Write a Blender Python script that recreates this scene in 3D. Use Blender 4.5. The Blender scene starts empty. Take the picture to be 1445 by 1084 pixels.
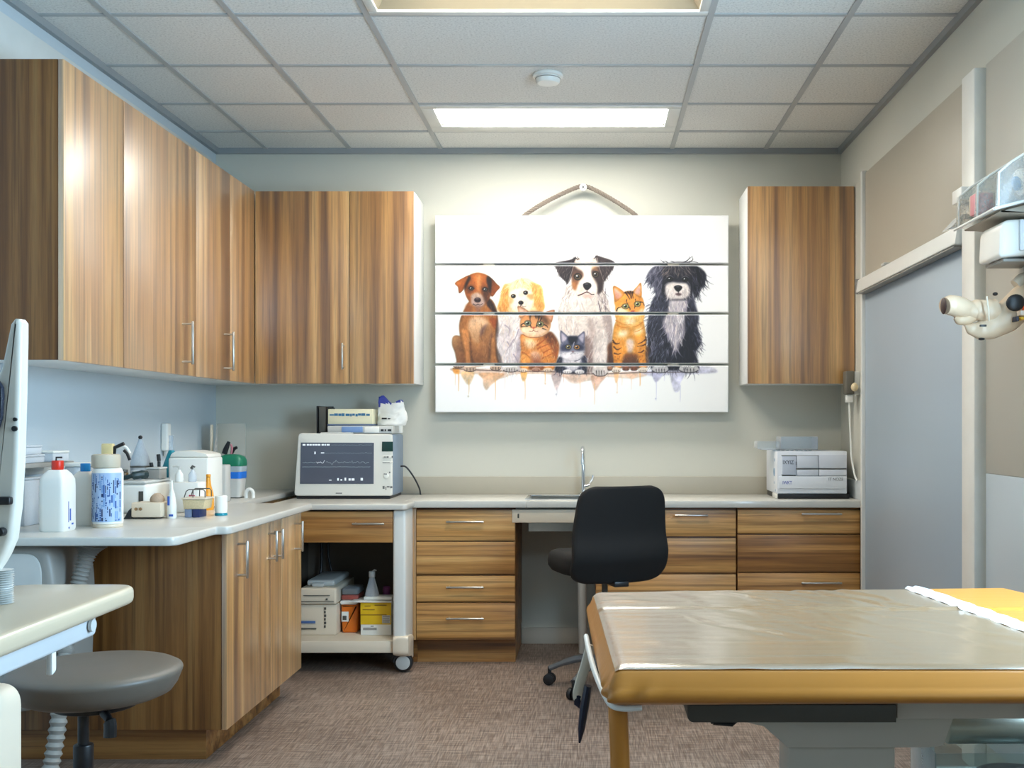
import bpy, bmesh, math, random
import numpy as np
from mathutils import Vector, Matrix
random.seed(7)
PI = math.pi
SC = bpy.context.scene
COL = SC.collection
EYE = 1.213          # eye height of the photographer, metres
F = 1524.0           # focal length in pixels of the 1445-wide frame


def at(px, py, d):
    """world x, z of a thing standing d metres into the room"""
    return (px - 835.0) * d / F, EYE - (py - 600.0) * d / F


def lin(v):
    v = v / 255.0
    return v / 12.92 if v <= 0.04045 else ((v + 0.055) / 1.055) ** 2.4


def rgb(r, g, b):
    return (lin(r), lin(g), lin(b), 1.0)


# ---------------------------------------------------------------- materials
MATS = {}


def nd(nt, kind, **kw):
    n = nt.nodes.new(kind)
    for k, v in kw.items():
        setattr(n, k, v)
    return n


def mat(name, col, rough=0.5, metal=0.0, spec=0.5, coat=0.0, coat_rough=0.1, vary=0.06, scale=14.0, bump=0.0,
        bscale=200.0, emit=None, estr=0.0, ior=1.5, coat_ior=1.5):
    if name in MATS:
        return MATS[name]
    m = bpy.data.materials.new(name)
    m.use_nodes = True
    nt = m.node_tree
    b = nt.nodes['Principled BSDF']
    b.inputs['Roughness'].default_value = rough
    b.inputs['Metallic'].default_value = metal
    b.inputs['IOR'].default_value = ior
    b.inputs['Specular IOR Level'].default_value = spec
    b.inputs['Coat Weight'].default_value = coat
    b.inputs['Coat Roughness'].default_value = coat_rough
    b.inputs['Coat IOR'].default_value = coat_ior
    tc = nd(nt, 'ShaderNodeTexCoord')
    no = nd(nt, 'ShaderNodeTexNoise')
    no.inputs['Scale'].default_value = scale
    no.inputs['Detail'].default_value = 3
    nt.links.new(tc.outputs['Object'], no.inputs['Vector'])
    mx = nd(nt, 'ShaderNodeMix', data_type='RGBA')
    mx.inputs[6].default_value = tuple(min(1, c * (1 - vary)) for c in col[:3]) + (1,)
    mx.inputs[7].default_value = tuple(min(1, c * (1 + vary)) for c in col[:3]) + (1,)
    nt.links.new(no.outputs['Fac'], mx.inputs[0])
    nt.links.new(mx.outputs[2], b.inputs['Base Color'])
    if bump:
        n2 = nd(nt, 'ShaderNodeTexNoise')
        n2.inputs['Scale'].default_value = bscale
        n2.inputs['Detail'].default_value = 4
        nt.links.new(tc.outputs['Object'], n2.inputs['Vector'])
        bp = nd(nt, 'ShaderNodeBump')
        bp.inputs['Strength'].default_value = bump
        bp.inputs['Distance'].default_value = 0.003
        nt.links.new(n2.outputs['Fac'], bp.inputs['Height'])
        nt.links.new(bp.outputs['Normal'], b.inputs['Normal'])
    if emit:
        b.inputs['Emission Color'].default_value = emit
        b.inputs['Emission Strength'].default_value = estr
    MATS[name] = m
    return m


def clear_mat(name, tint=(0.9, 0.95, 1.0), haze=0.12, rough=0.08):
    """clear plastic: mostly see-through, a little milky, glossy"""
    if name in MATS:
        return MATS[name]
    m = bpy.data.materials.new(name)
    m.use_nodes = True
    nt = m.node_tree
    for n in list(nt.nodes):
        nt.nodes.remove(n)
    out = nd(nt, 'ShaderNodeOutputMaterial')
    tr = nd(nt, 'ShaderNodeBsdfTransparent')
    tr.inputs['Color'].default_value = tuple(tint) + (1,)
    df = nd(nt, 'ShaderNodeBsdfPrincipled')
    df.inputs['Base Color'].default_value = (0.85, 0.88, 0.9, 1)
    df.inputs['Roughness'].default_value = rough
    fr = nd(nt, 'ShaderNodeFresnel')
    fr.inputs['IOR'].default_value = 1.45
    no = nd(nt, 'ShaderNodeTexNoise')
    no.inputs['Scale'].default_value = 20
    ad = nd(nt, 'ShaderNodeMath', operation='MULTIPLY_ADD')
    nt.links.new(no.outputs['Fac'], ad.inputs[0])
    ad.inputs[1].default_value = 0.08
    ad.inputs[2].default_value = haze - 0.04
    a2 = nd(nt, 'ShaderNodeMath', operation='ADD', use_clamp=True)
    nt.links.new(fr.outputs[0], a2.inputs[0])
    nt.links.new(ad.outputs[0], a2.inputs[1])
    mx = nd(nt, 'ShaderNodeMixShader')
    nt.links.new(a2.outputs[0], mx.inputs[0])
    nt.links.new(tr.outputs[0], mx.inputs[1])
    nt.links.new(df.outputs[0], mx.inputs[2])
    nt.links.new(mx.outputs[0], out.inputs['Surface'])
    MATS[name] = m
    return m


def ramp(nt, stops):
    r = nd(nt, 'ShaderNodeValToRGB')
    e = r.color_ramp.elements
    while len(e) < len(stops):
        e.new(0.5)
    for el, (p, c) in zip(e, stops):
        el.position = p
        el.color = c
    return r


def wood_mat(name, axis, tone=1.0, coat=0.6, tint=(1, 1, 1), gloss=None):
    """streaky laminate; axis = direction the grain runs ('x', 'y' or 'z')"""
    m = bpy.data.materials.new(name)
    m.use_nodes = True
    nt = m.node_tree
    b = nt.nodes['Principled BSDF']
    tc = nd(nt, 'ShaderNodeTexCoord')
    oi = nd(nt, 'ShaderNodeObjectInfo')
    mul = nd(nt, 'ShaderNodeMath', operation='MULTIPLY')
    mul.inputs[1].default_value = 37.0
    nt.links.new(oi.outputs['Random'], mul.inputs[0])
    add = nd(nt, 'ShaderNodeVectorMath', operation='ADD')
    nt.links.new(tc.outputs['Object'], add.inputs[0])
    nt.links.new(mul.outputs[0], add.inputs[1])

    def noise(sc, along, detail, dist=0.0):
        mp = nd(nt, 'ShaderNodeMapping')
        s = [sc, sc, sc]
        s['xyz'.index(axis)] = along
        mp.inputs['Scale'].default_value = s
        nt.links.new(add.outputs[0], mp.inputs['Vector'])
        n = nd(nt, 'ShaderNodeTexNoise')
        n.inputs['Scale'].default_value = 1.0
        n.inputs['Detail'].default_value = detail
        n.inputs['Distortion'].default_value = dist
        nt.links.new(mp.outputs[0], n.inputs['Vector'])
        return n
    n1 = noise(15.0, 0.35, 3.5, 0.3)
    n2 = noise(60.0, 1.1, 4.0)
    n3 = noise(320.0, 9.0, 2.0)
    t = tone

    def cc(r, g, bb):
        c = rgb(r, g, bb)
        return (c[0] * t * tint[0], c[1] * t * tint[1], c[2] * t * tint[2], 1)
    r1 = ramp(nt, [(0.29, cc(112, 70, 33)), (0.42, cc(168, 116, 57)), (0.55, cc(205, 152, 86)), (0.71, cc(228, 184, 119))])
    nt.links.new(n1.outputs['Fac'], r1.inputs[0])
    r2 = ramp(nt, [(0.35, (0.47, 0.41, 0.35, 1)), (0.48, (0.92, 0.91, 0.9, 1)), (0.7, (1.08, 1.07, 1.05, 1))])
    nt.links.new(n2.outputs['Fac'], r2.inputs[0])
    m1 = nd(nt, 'ShaderNodeMix', data_type='RGBA', blend_type='MULTIPLY')
    m1.inputs[0].default_value = 0.8
    nt.links.new(r1.outputs[0], m1.inputs[6])
    nt.links.new(r2.outputs[0], m1.inputs[7])
    r3 = ramp(nt, [(0.35, (0.82, 0.8, 0.78, 1)), (0.6, (1.03, 1.03, 1.03, 1))])
    nt.links.new(n3.outputs['Fac'], r3.inputs[0])
    m2 = nd(nt, 'ShaderNodeMix', data_type='RGBA', blend_type='MULTIPLY')
    m2.inputs[0].default_value = 0.8
    nt.links.new(m1.outputs[2], m2.inputs[6])
    nt.links.new(r3.outputs[0], m2.inputs[7])
    nt.links.new(m2.outputs[2], b.inputs['Base Color'])
    b.inputs['Roughness'].default_value = 0.42
    b.inputs['Coat Weight'].default_value = coat
    b.inputs['Coat Roughness'].default_value = 0.33 if axis == 'z' else 0.45
    b.inputs['Coat IOR'].default_value = 2.2 if axis == 'z' else 1.6
    if gloss:
        b.inputs['Coat Roughness'].default_value, b.inputs['Coat IOR'].default_value = gloss
    MATS[name] = m
    return m


# ---------------------------------------------------------------- mesh builder
class MB:
    def __init__(self):
        self.v = []
        self.f = []
        self.mi = []

    def add(self, vs, fs, mi=0):
        o = len(self.v)
        self.v.extend([tuple(p) for p in vs])
        for q in fs:
            self.f.append(tuple(i + o for i in q))
            self.mi.append(mi)
        return self

    def bm(self, bm, mi=0):
        bm.verts.index_update()
        self.add([v.co[:] for v in bm.verts], [[v.index for v in f.verts] for f in bm.faces], mi)
        bm.free()
        return self

    def box(self, x0, x1, y0, y1, z0, z1, bev=0.0, seg=2, mi=0):
        bm = bmesh.new()
        bmesh.ops.create_cube(bm, size=1.0)
        for v in bm.verts:
            v.co = Vector(((x0 + x1) / 2 + v.co.x * (x1 - x0), (y0 + y1) / 2 + v.co.y * (y1 - y0), (z0 + z1) / 2 + v.co.z * (z1 - z0)))
        if bev:
            bmesh.ops.bevel(bm, geom=bm.edges[:], offset=bev, segments=seg, profile=0.5, affect='EDGES')
        return self.bm(bm, mi)

    def prism(self, poly, axis, a, b, bev=0.0, seg=2, mi=0):
        """polygon in the plane across `axis`, pushed from a to b along it"""
        def p3(p, t):
            return {'x': (t, p[0], p[1]), 'y': (p[0], t, p[1]), 'z': (p[0], p[1], t)}[axis]
        bm = bmesh.new()
        lo = [bm.verts.new(p3(p, a)) for p in poly]
        hi = [bm.verts.new(p3(p, b)) for p in poly]
        n = len(poly)
        f0 = bm.faces.new(lo)
        f1 = bm.faces.new(hi[::-1])
        for i in range(n):
            j = (i + 1) % n
            bm.faces.new((lo[j], lo[i], hi[i], hi[j]))
        bmesh.ops.recalc_face_normals(bm, faces=bm.faces[:])
        if bev:
            es = list({e for f in (f0, f1) for e in f.edges})
            bmesh.ops.bevel(bm, geom=es, offset=bev, segments=seg, profile=0.5, affect='EDGES')
        return self.bm(bm, mi)

    def cyl(self, p0, p1, r0, r1=None, n=24, mi=0, bev=0.0):
        r1 = r0 if r1 is None else r1
        p0, p1 = Vector(p0), Vector(p1)
        d = (p1 - p0)
        L = d.length
        q = d.to_track_quat('Z', 'Y').to_matrix()
        prof = [(r0, 0), (r1, L)]
        if bev:
            prof = [(r0 - bev, 0), (r0 - bev * .3, bev * .3), (r0, bev), (r1, L - bev), (r1 - bev * .3, L - bev * .3), (r1 - bev, L)]
        return self._rev(prof, p0, q, n, mi)

    def _rev(self, prof, p0, q, n, mi, sx=1.0, sy=1.0, flip=False):
        vs, fs = [], []
        for r, z in prof:
            for k in range(n):
                t = 2 * PI * k / n
                vs.append(p0 + q @ Vector((r * math.cos(t) * sx, r * math.sin(t) * sy, z)))
        m = len(prof)
        for i in range(m - 1):
            for k in range(n):
                l = (k + 1) % n
                fs.append((i * n + k, i * n + l, (i + 1) * n + l, (i + 1) * n + k))
        if prof[0][0] > 1e-6:
            fs.append(tuple(range(n))[::-1])
        if prof[-1][0] > 1e-6:
            fs.append(tuple((m - 1) * n + k for k in range(n)))
        return self.add(vs, fs, mi)

    def lathe(self, prof, c=(0, 0, 0), n=32, mi=0, sx=1.0, sy=1.0, rot=None):
        q = rot if rot else Matrix.Identity(3)
        return self._rev(prof, Vector(c), q, n, mi, sx, sy)

    def ball(self, c, r, n=20, m=12, mi=0, rot=None):
        if not hasattr(r, '__len__'):
            r = (r, r, r)
        prof = [(max(1e-7, math.sin(PI * i / m)), -math.cos(PI * i / m)) for i in range(m + 1)]
        vs, fs = [], []
        q = rot if rot else Matrix.Identity(3)
        for s, z in prof:
            for k in range(n):
                t = 2 * PI * k / n
                vs.append(Vector(c) + q @ Vector((s * math.cos(t) * r[0], s * math.sin(t) * r[1], z * r[2])))
        for i in range(m):
            for k in range(n):
                l = (k + 1) % n
                fs.append((i * n + k, i * n + l, (i + 1) * n + l, (i + 1) * n + k))
        return self.add(vs, fs, mi)

    def tube(self, pts, r, n=10, mi=0, closed=False, flat=None):
        pts = [Vector(p) for p in pts]
        m = len(pts)
        rs = r if hasattr(r, '__len__') else [r] * m
        tang = []
        for i in range(m):
            a = pts[max(0, i - 1)] if not closed else pts[i - 1]
            b = pts[min(m - 1, i + 1)] if not closed else pts[(i + 1) % m]
            tang.append((b - a).normalized())
        up = Vector((0, 0, 1)) if abs(tang[0].z) < 0.9 else Vector((1, 0, 0))
        nrm = (up - tang[0] * up.dot(tang[0])).normalized()
        vs, fs = [], []
        for i in range(m):
            nrm = (nrm - tang[i] * nrm.dot(tang[i])).normalized()
            bi = tang[i].cross(nrm)
            for k in range(n):
                t = 2 * PI * k / n
                kx, ky = (1, 1) if flat is None else flat
                vs.append(pts[i] + nrm * (math.cos(t) * rs[i] * kx) + bi * (math.sin(t) * rs[i] * ky))
        for i in range(m if closed else m - 1):
            j = (i + 1) % m
            for k in range(n):
                l = (k + 1) % n
                fs.append((i * n + k, i * n + l, j * n + l, j * n + k))
        if not closed:
            fs.append(tuple(range(n))[::-1])
            fs.append(tuple((m - 1) * n + k for k in range(n)))
        return self.add(vs, fs, mi)

    def build(self, name, mats, parent=None, smooth=35, subsurf=0):
        vs = np.array(self.v, dtype=float)
        if parent is not None:
            o = ORG[parent.name]
            loc = Vector((0, 0, 0))
        else:
            o = Vector(((vs[:, 0].min() + vs[:, 0].max()) / 2, (vs[:, 1].min() + vs[:, 1].max()) / 2, vs[:, 2].min()))
            loc = o
        me = bpy.data.meshes.new(name)
        me.from_pydata((vs - np.array(o)).tolist(), [], self.f)
        if not hasattr(mats, '__len__'):
            mats = [mats]
        for mm in mats:
            me.materials.append(mm)
        me.polygons.foreach_set('material_index', self.mi)
        bm = bmesh.new()
        bm.from_mesh(me)
        bmesh.ops.recalc_face_normals(bm, faces=bm.faces[:])
        bm.to_mesh(me)
        bm.free()
        me.shade_smooth()
        if smooth < 180:
            me.set_sharp_from_angle(angle=math.radians(smooth))
        ob = bpy.data.objects.new(name, me)
        COL.objects.link(ob)
        ob.location = loc
        if parent is not None:
            ob.parent = parent
        ORG[ob.name] = Vector(o)
        if subsurf:
            s = ob.modifiers.new('smooth', 'SUBSURF')
            s.levels = s.render_levels = subsurf
        return ob


ORG = {}


def tag(o, label=None, cat=None, group=None, kind=None):
    if label:
        o['label'] = label
    if cat:
        o['category'] = cat
    if group:
        o['group'] = group
    if kind:
        o['kind'] = kind
    return o


def thing(name, loc, label, cat, group=None):
    o = bpy.data.objects.new(name, None)
    o.empty_display_size = 0.05
    COL.objects.link(o)
    o.location = loc
    ORG[o.name] = Vector(loc)
    return tag(o, label, cat, group)


def struct(name, mb, mats, parent=None, smooth=35):
    o = mb.build(name, mats, parent, smooth)
    if parent is None:
        o['kind'] = 'structure'
    return o


def copy_thing(o, parent=None):
    c = o.copy()
    COL.objects.link(c)
    c.parent = parent
    for ch in o.children:
        copy_thing(ch, c)
    return c


def text(s, size, loc, mat_, parent, name='lettering', face='front', ext=0.0006, width=None):
    cu = bpy.data.curves.new(name, 'FONT')
    cu.body = s
    cu.size = size
    cu.extrude = ext
    cu.align_x = 'CENTER'
    cu.align_y = 'CENTER'
    ob = bpy.data.objects.new(name + '_src', cu)
    COL.objects.link(ob)
    dg = bpy.context.evaluated_depsgraph_get()
    me = bpy.data.meshes.new_from_object(ob.evaluated_get(dg))
    vs = [v.co.copy() for v in me.vertices]
    fs = [tuple(p.vertices) for p in me.polygons]
    COL.objects.unlink(ob)
    bpy.data.objects.remove(ob)
    bpy.data.curves.remove(cu)
    if width and vs:
        w = max(v.x for v in vs) - min(v.x for v in vs)
        k = width / w
        for v in vs:
            v.x *= k
    mb = MB()
    L = Vector(loc)
    if face == 'front':          # readable from -y
        mb.add([L + Vector((v.x, -v.z, v.y)) for v in vs], fs)
    else:                        # readable from +x
        mb.add([L + Vector((v.z, v.x, v.y)) for v in vs], fs)
    return mb.build(name, mat_, parent)


def curve_pts(pts, n=8):
    """Catmull-Rom through the points"""
    P = [Vector(p) for p in pts]
    P = [P[0] * 2 - P[1]] + P + [P[-1] * 2 - P[-2]]
    out = []
    for i in range(1, len(P) - 2):
        for k in range(n):
            t = k / n
            a, b, c, d = P[i - 1], P[i], P[i + 1], P[i + 2]
            out.append(0.5 * ((2 * b) + (c - a) * t + (2 * a - 5 * b + 4 * c - d) * t * t + (3 * b - a - 3 * c + d) * t ** 3))
    out.append(P[-2])
    return out


def round_poly(pts, radii, n=6):
    """2D polygon with rounded corners"""
    out = []
    m = len(pts)
    for i in range(m):
        r = radii[i] if hasattr(radii, '__len__') else radii
        p = Vector(pts[i]).to_2d() if len(pts[i]) > 2 else Vector(pts[i])
        if r <= 0:
            out.append(tuple(p))
            continue
        a = (Vector(pts[i - 1]) - p)
        b = (Vector(pts[(i + 1) % m]) - p)
        ra = min(r, a.length * .49)
        rb = min(r, b.length * .49)
        pa = p + a.normalized() * ra
        pb = p + b.normalized() * rb
        for k in range(n + 1):
            t = k / n
            q = pa * (1 - t) ** 2 + p * 2 * t * (1 - t) + pb * t * t
            out.append(tuple(q))
    return out
# ================================================================ materials used all over
XL, XR, YB, YF, H = -2.087, 1.385, 6.0, -2.2, 2.748
M_wall = mat('wall_paint', rgb(203, 201, 188), rough=0.7, vary=0.02, scale=3, bump=0.05, bscale=400)
M_white = mat('white_plastic', rgb(236, 235, 228), rough=0.35, vary=0.02)
M_cream = mat('cream_plastic', rgb(222, 208, 186), rough=0.38, vary=0.02)
M_lam = mat('grey_worktop_laminate', rgb(206, 203, 194), rough=0.3, vary=0.04, scale=60, coat=0.3)
M_splash = mat('backsplash_laminate', rgb(176, 169, 152), rough=0.45, vary=0.03)
M_carc = mat('white_carcass_board', rgb(226, 227, 224), rough=0.4, vary=0.02)
M_steel = mat('brushed_steel', rgb(196, 192, 184), rough=0.28, metal=1.0, vary=0.06)
M_chrome = mat('chrome', rgb(225, 228, 232), rough=0.08, metal=1.0, vary=0.02)
M_black = mat('black_plastic', rgb(22, 22, 24), rough=0.4, vary=0.1)
M_dark = mat('dark_gap', rgb(38, 32, 27), rough=0.8, vary=0.05)
M_grey = mat('grey_plastic', rgb(150, 147, 140), rough=0.45, vary=0.03)
M_lgrey = mat('light_grey_plastic', rgb(198, 198, 193), rough=0.4, vary=0.03)
M_dgrey = mat('dark_grey_metal', rgb(88, 86, 80), rough=0.4, metal=0.3, vary=0.05)
M_clear = clear_mat('clear_plastic')
M_milky = clear_mat('milky_plastic', haze=0.45, rough=0.25)
M_woodv = wood_mat('walnut_laminate_upright', 'z', coat=0.85)
M_woodg = wood_mat('walnut_laminate_gloss', 'z', coat=1.0, gloss=(.36, 3.3))
M_woodx = wood_mat('walnut_laminate_level', 'x', coat=0.3)
M_woodd = wood_mat('shaded_walnut_end_panel', 'z', tone=0.38, coat=0.05, tint=(1.08, .92, .78))  # same walnut, with the shade on the near-facing ends put into its tone
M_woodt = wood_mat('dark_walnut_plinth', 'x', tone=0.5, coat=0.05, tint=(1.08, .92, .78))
M_alu = mat('white_lacquered_metal', rgb(222, 222, 216), rough=0.35, vary=0.02)


def floor_mat():
    m = bpy.data.materials.new('woven_vinyl_floor')
    m.use_nodes = True
    nt = m.node_tree
    b = nt.nodes['Principled BSDF']
    tc = nd(nt, 'ShaderNodeTexCoord')

    def streak(sx, sy, seed):
        mp = nd(nt, 'ShaderNodeMapping')
        mp.inputs['Scale'].default_value = (sx, sy, 1)
        mp.inputs['Location'].default_value = (seed, seed, seed)
        nt.links.new(tc.outputs['Object'], mp.inputs[0])
        n = nd(nt, 'ShaderNodeTexNoise')
        n.inputs['Scale'].default_value = 1
        n.inputs['Detail'].default_value = 2
        nt.links.new(mp.outputs[0], n.inputs['Vector'])
        return n
    a = streak(9, 190, 1.0)
    c = streak(190, 9, 5.0)
    d = streak(1.2, 2.0, 9.0)
    ad = nd(nt, 'ShaderNodeMath', operation='ADD')
    nt.links.new(a.outputs['Fac'], ad.inputs[0])
    nt.links.new(c.outputs['Fac'], ad.inputs[1])
    a2 = nd(nt, 'ShaderNodeMath', operation='MULTIPLY_ADD')
    nt.links.new(d.outputs['Fac'], a2.inputs[0])
    a2.inputs[1].default_value = 0.35
    nt.links.new(ad.outputs[0], a2.inputs[2])
    r = ramp(nt, [(0.0, rgb(80, 66, 57)), (0.42, rgb(116, 99, 88)), (0.62, rgb(144, 126, 113)), (1.0, rgb(174, 156, 142))])
    mr = nd(nt, 'ShaderNodeMapRange')
    mr.inputs[1].default_value = 0.75
    mr.inputs[2].default_value = 1.6
    nt.links.new(a2.outputs[0], mr.inputs[0])
    nt.links.new(mr.outputs[0], r.inputs[0])
    nt.links.new(r.outputs[0], b.inputs['Base Color'])
    b.inputs['Roughness'].default_value = 0.42
    bp = nd(nt, 'ShaderNodeBump')
    bp.inputs['Strength'].default_value = 0.25
    bp.inputs['Distance'].default_value = 0.002
    nt.links.new(ad.outputs[0], bp.inputs['Height'])
    nt.links.new(bp.outputs[0], b.inputs['Normal'])
    return m


def tile_mat():
    m = bpy.data.materials.new('mineral_ceiling_tile')
    m.use_nodes = True
    nt = m.node_tree
    b = nt.nodes['Principled BSDF']
    tc = nd(nt, 'ShaderNodeTexCoord')
    n = nd(nt, 'ShaderNodeTexNoise')
    n.inputs['Scale'].default_value = 110
    n.inputs['Detail'].default_value = 5
    n.inputs['Roughness'].default_value = 0.75
    nt.links.new(tc.outputs['Object'], n.inputs['Vector'])
    r = ramp(nt, [(0.30, rgb(178, 177, 172)), (0.45, rgb(222, 221, 216)), (0.65, rgb(238, 237, 232))])
    nt.links.new(n.outputs['Fac'], r.inputs[0])
    nt.links.new(r.outputs[0], b.inputs['Base Color'])
    b.inputs['Roughness'].default_value = 0.9
    bp = nd(nt, 'ShaderNodeBump')
    bp.inputs['Strength'].default_value = 0.4
    bp.inputs['Distance'].default_value = 0.004
    nt.links.new(n.outputs['Fac'], bp.inputs['Height'])
    nt.links.new(bp.outputs[0], b.inputs['Normal'])
    return m


# ================================================================ room shell
struct('floor', MB().box(XL - .1, XR + .1, YF - .1, YB + .1, -.06, 0), floor_mat())
struct('wall_back', MB().box(XL - .1, XR + .1, YB, YB + .1, 0, H), M_wall)
struct('wall_left', MB().box(XL - .1, XL, YF, YB, 0, H), mat('wall_paint_bluish_light', rgb(193, 203, 208), rough=.7, vary=.02, scale=3, bump=.05, bscale=400))  # bluish light on this wall is mixed into its colour
struct('wall_front', MB().box(XL - .1, XR + .1, YF - .1, YF, 0, H), M_wall)
WY0, WY1, WZ0, WZ1 = 1.5, 2.75, 0.95, 2.3
VY0, VY1 = -1.1, .9
w = MB()
w.box(XR, XR + .1, YF, VY0, 0, H).box(XR, XR + .1, VY1, WY0, 0, H).box(XR, XR + .1, VY0, VY1, 0, WZ0).box(XR, XR + .1, VY0, VY1, WZ1, H).box(XR, XR + .1, WY1, YB, 0, H)
w.box(XR, XR + .1, WY0, WY1, 0, WZ0).box(XR, XR + .1, WY0, WY1, WZ1, H)
struct('wall_right', w, M_wall)
# right-hand wall windows: one beside the table, one added to brighten the ceiling
for k_, (a0, a1) in enumerate(((WY0, WY1), (VY0, VY1))):
    wf = MB()
    for a, b in ((a0, a0 + .05), (a1 - .05, a1), ((a0 + a1) / 2 - .02, (a0 + a1) / 2 + .02)):
        wf.box(XR + .02, XR + .08, a, b, WZ0, WZ1, .004)
    for a, b in ((WZ0, WZ0 + .05), (WZ1 - .05, WZ1)):
        wf.box(XR + .02, XR + .08, a0 + .05, a1 - .05, a, b, .004)
    win = struct('window_%d' % (k_ + 1), wf, M_white)
    struct('glass', MB().box(XR + .045, XR + .051, a0 + .05, a1 - .05, WZ0 + .05, WZ1 - .05), clear_mat('window_glass', haze=0.04), win)

# ceiling: opening for two recessed lights, then tiles and T bars
CX = [at(p, 210, 6)[0] for p in (377, 494, 622, 948, 1080)]          # bars that run into the room
CY = [5.637, 5.153, 4.605, 4.034, 3.46, 2.89, 2.32, 1.75, 1.18, .61, .04, -.53, -1.1, -1.67]
LX0, LX1 = CX[2], CX[3]
c = MB()
c.box(XL - .1, LX0, YF, YB, H, H + .05).box(LX1, XR + .1, YF, YB, H, H + .05)
c.box(LX0, LX1, CY[0], YB, H, H + .05).box(LX0, LX1, CY[3], CY[1], H, H + .05).box(LX0, LX1, YF, CY[4], H, H + .05)
c.box(LX0 - .02, LX1 + .02, CY[4] - .02, YB, H + .16, H + .2)
ceil = struct('ceiling', c, tile_mat())
M_bar = mat('ceiling_bar', rgb(176, 178, 177), rough=0.5, vary=0.02)
g = MB()
for x in CX:
    g.box(x - .012, x + .012, YF, YB, H - .006, H)
for i, y in enumerate(CY):
    for a, b in zip([XL] + CX, CX + [XR]):
        g.box(a + .012, b - .012, y - .011, y + .011, H - .005, H)
struct('trim_1', g, M_bar)
g = MB()
g.box(XL, XR, YB - .022, YB, H - .03, H).box(XL, XL + .022, YF, YB - .022, H - .03, H).box(XR - .022, XR, YF, YB - .022, H - .03, H)
struct('trim_2', g, mat('ceiling_edge_angle', rgb(150, 153, 153), rough=0.5, vary=0.02))


def ceiling_light(y0, y1, label, on):
    x0, x1 = LX0 + .013, LX1 - .013
    y0 += .012
    y1 -= .012
    r = thing('ceiling_light', ((x0 + x1) / 2, (y0 + y1) / 2, H + .05), label, 'ceiling light', 'recessed ceiling lights')
    m = MB()
    wx_, wn, wf_ = (.062, .050, .105) if on else (.035, .035, .035)
    m.box(x0, x1, y0, y0 + wn, H - .01, H + .005, .003).box(x0, x1, y1 - wf_, y1, H - .01, H + .005, .003)
    m.box(x0, x0 + wx_, y0 + wn, y1 - wf_, H - .01, H + .005, .003).box(x1 - wx_, x1, y0 + wn, y1 - wf_, H - .01, H + .005, .003)
    m.build('frame', M_alu, r)
    ax0, ax1, ay0, ay1 = x0 + wx_, x1 - wx_, y0 + wn, y1 - wf_
    if on:      # lens nearly flush with its frame
        bx0, bx1, by0, by1, zt = ax0, ax1, ay0, ay1, H + .016
    else:       # deep tapered recess
        bx0, bx1, by0, by1, zt = ax0 + .10, ax1 - .10, ay0 + .12, ay1 - .12, H + .10
    m = MB()
    A = [(ax0, ay0, H), (ax1, ay0, H), (ax1, ay1, H), (ax0, ay1, H)]
    B = [(bx0, by0, zt), (bx1, by0, zt), (bx1, by1, zt), (bx0, by1, zt)]
    C = [(p[0], p[1], H + .13) for p in A]
    m.add(A + B + C, [(0, 1, 5, 4), (1, 2, 6, 5), (2, 3, 7, 6), (3, 0, 4, 7), (0, 8, 9, 1), (1, 9, 10, 2), (2, 10, 11, 3), (3, 11, 8, 0), (8, 11, 10, 9)])
    m.build('reflector', mat('reflector_enamel', rgb(150, 140, 118), rough=.4, vary=0.02), r)
    m = MB()
    m.box(bx0 + .002, bx1 - .002, by0 + .002, by1 - .002, zt - .012, zt - .002, .003)
    col, st = ((1.0, 0.96, 0.89, 1), LIGHT_ON) if on else ((1.0, 0.90, 0.76, 1), LIGHT_DIM)
    m.build('diffuser', mat('diffuser_bright' if on else 'diffuser_warm', rgb(245, 243, 236), rough=0.5, emit=col, estr=st), r)
    return r


LIGHT_ON, LIGHT_DIM = 10.0, 14.0
ceiling_light(CY[1], CY[0], 'recessed ceiling light with a bright white lens above the wall sign', True)
ceiling_light(CY[4], CY[3], 'recessed ceiling light cut by the top edge, warm dim lens', False)

# wall panels on the right-hand wall
M_pan_u = mat('beige_wall_panel', rgb(178, 170, 153), rough=0.45, vary=0.02, scale=2)
M_pan_l = mat('blue_grey_wall_panel', rgb(164, 179, 191), rough=0.35, vary=0.02, scale=2)
M_pan_r = mat('pale_blue_wall_panel', rgb(190, 200, 206), rough=0.35, vary=0.02, scale=2)
PX = XR - .012
struct('trim_3', MB().box(PX, XR, 3.93, 5.42, 1.90, 2.48, .003), M_pan_u)
struct('trim_4', MB().box(PX, XR, 3.93, 5.42, 0.1, 1.90, .003), M_pan_l)
struct('trim_5', MB().box(PX, XR, 3.14, 3.765, 1.045, 2.47, .003), mat('pale_beige_wall_panel', rgb(186, 182, 170), rough=0.45, vary=0.02, scale=2))
struct('trim_6', MB().box(PX, XR, 3.14, 3.765, 0.1, 1.045, .003), M_pan_r)
struct('trim_7', MB().box(XR - .03, XR, 5.42, 5.447, 0.0, 2.49, .004), M_alu)       # upright edge strip
struct('trim_8', MB().box(XR - .045, XR, 3.785, 3.915, 0, 2.468, .006), mat('post_paint', rgb(232, 230, 222), rough=0.4))
struct('baseboard_back', MB().box(-.388, .02, YB - .012, YB, 0, .09, .003), mat('skirting_vinyl', rgb(176, 172, 162), rough=0.6))
# filler above the left-hand wall cupboards
struct('trim_9', MB().box(XL, XL + .012, 3.63, 5.9, 2.44, 2.667, .002), mat('filler_paint', rgb(214, 214, 208), rough=0.6))
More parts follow.
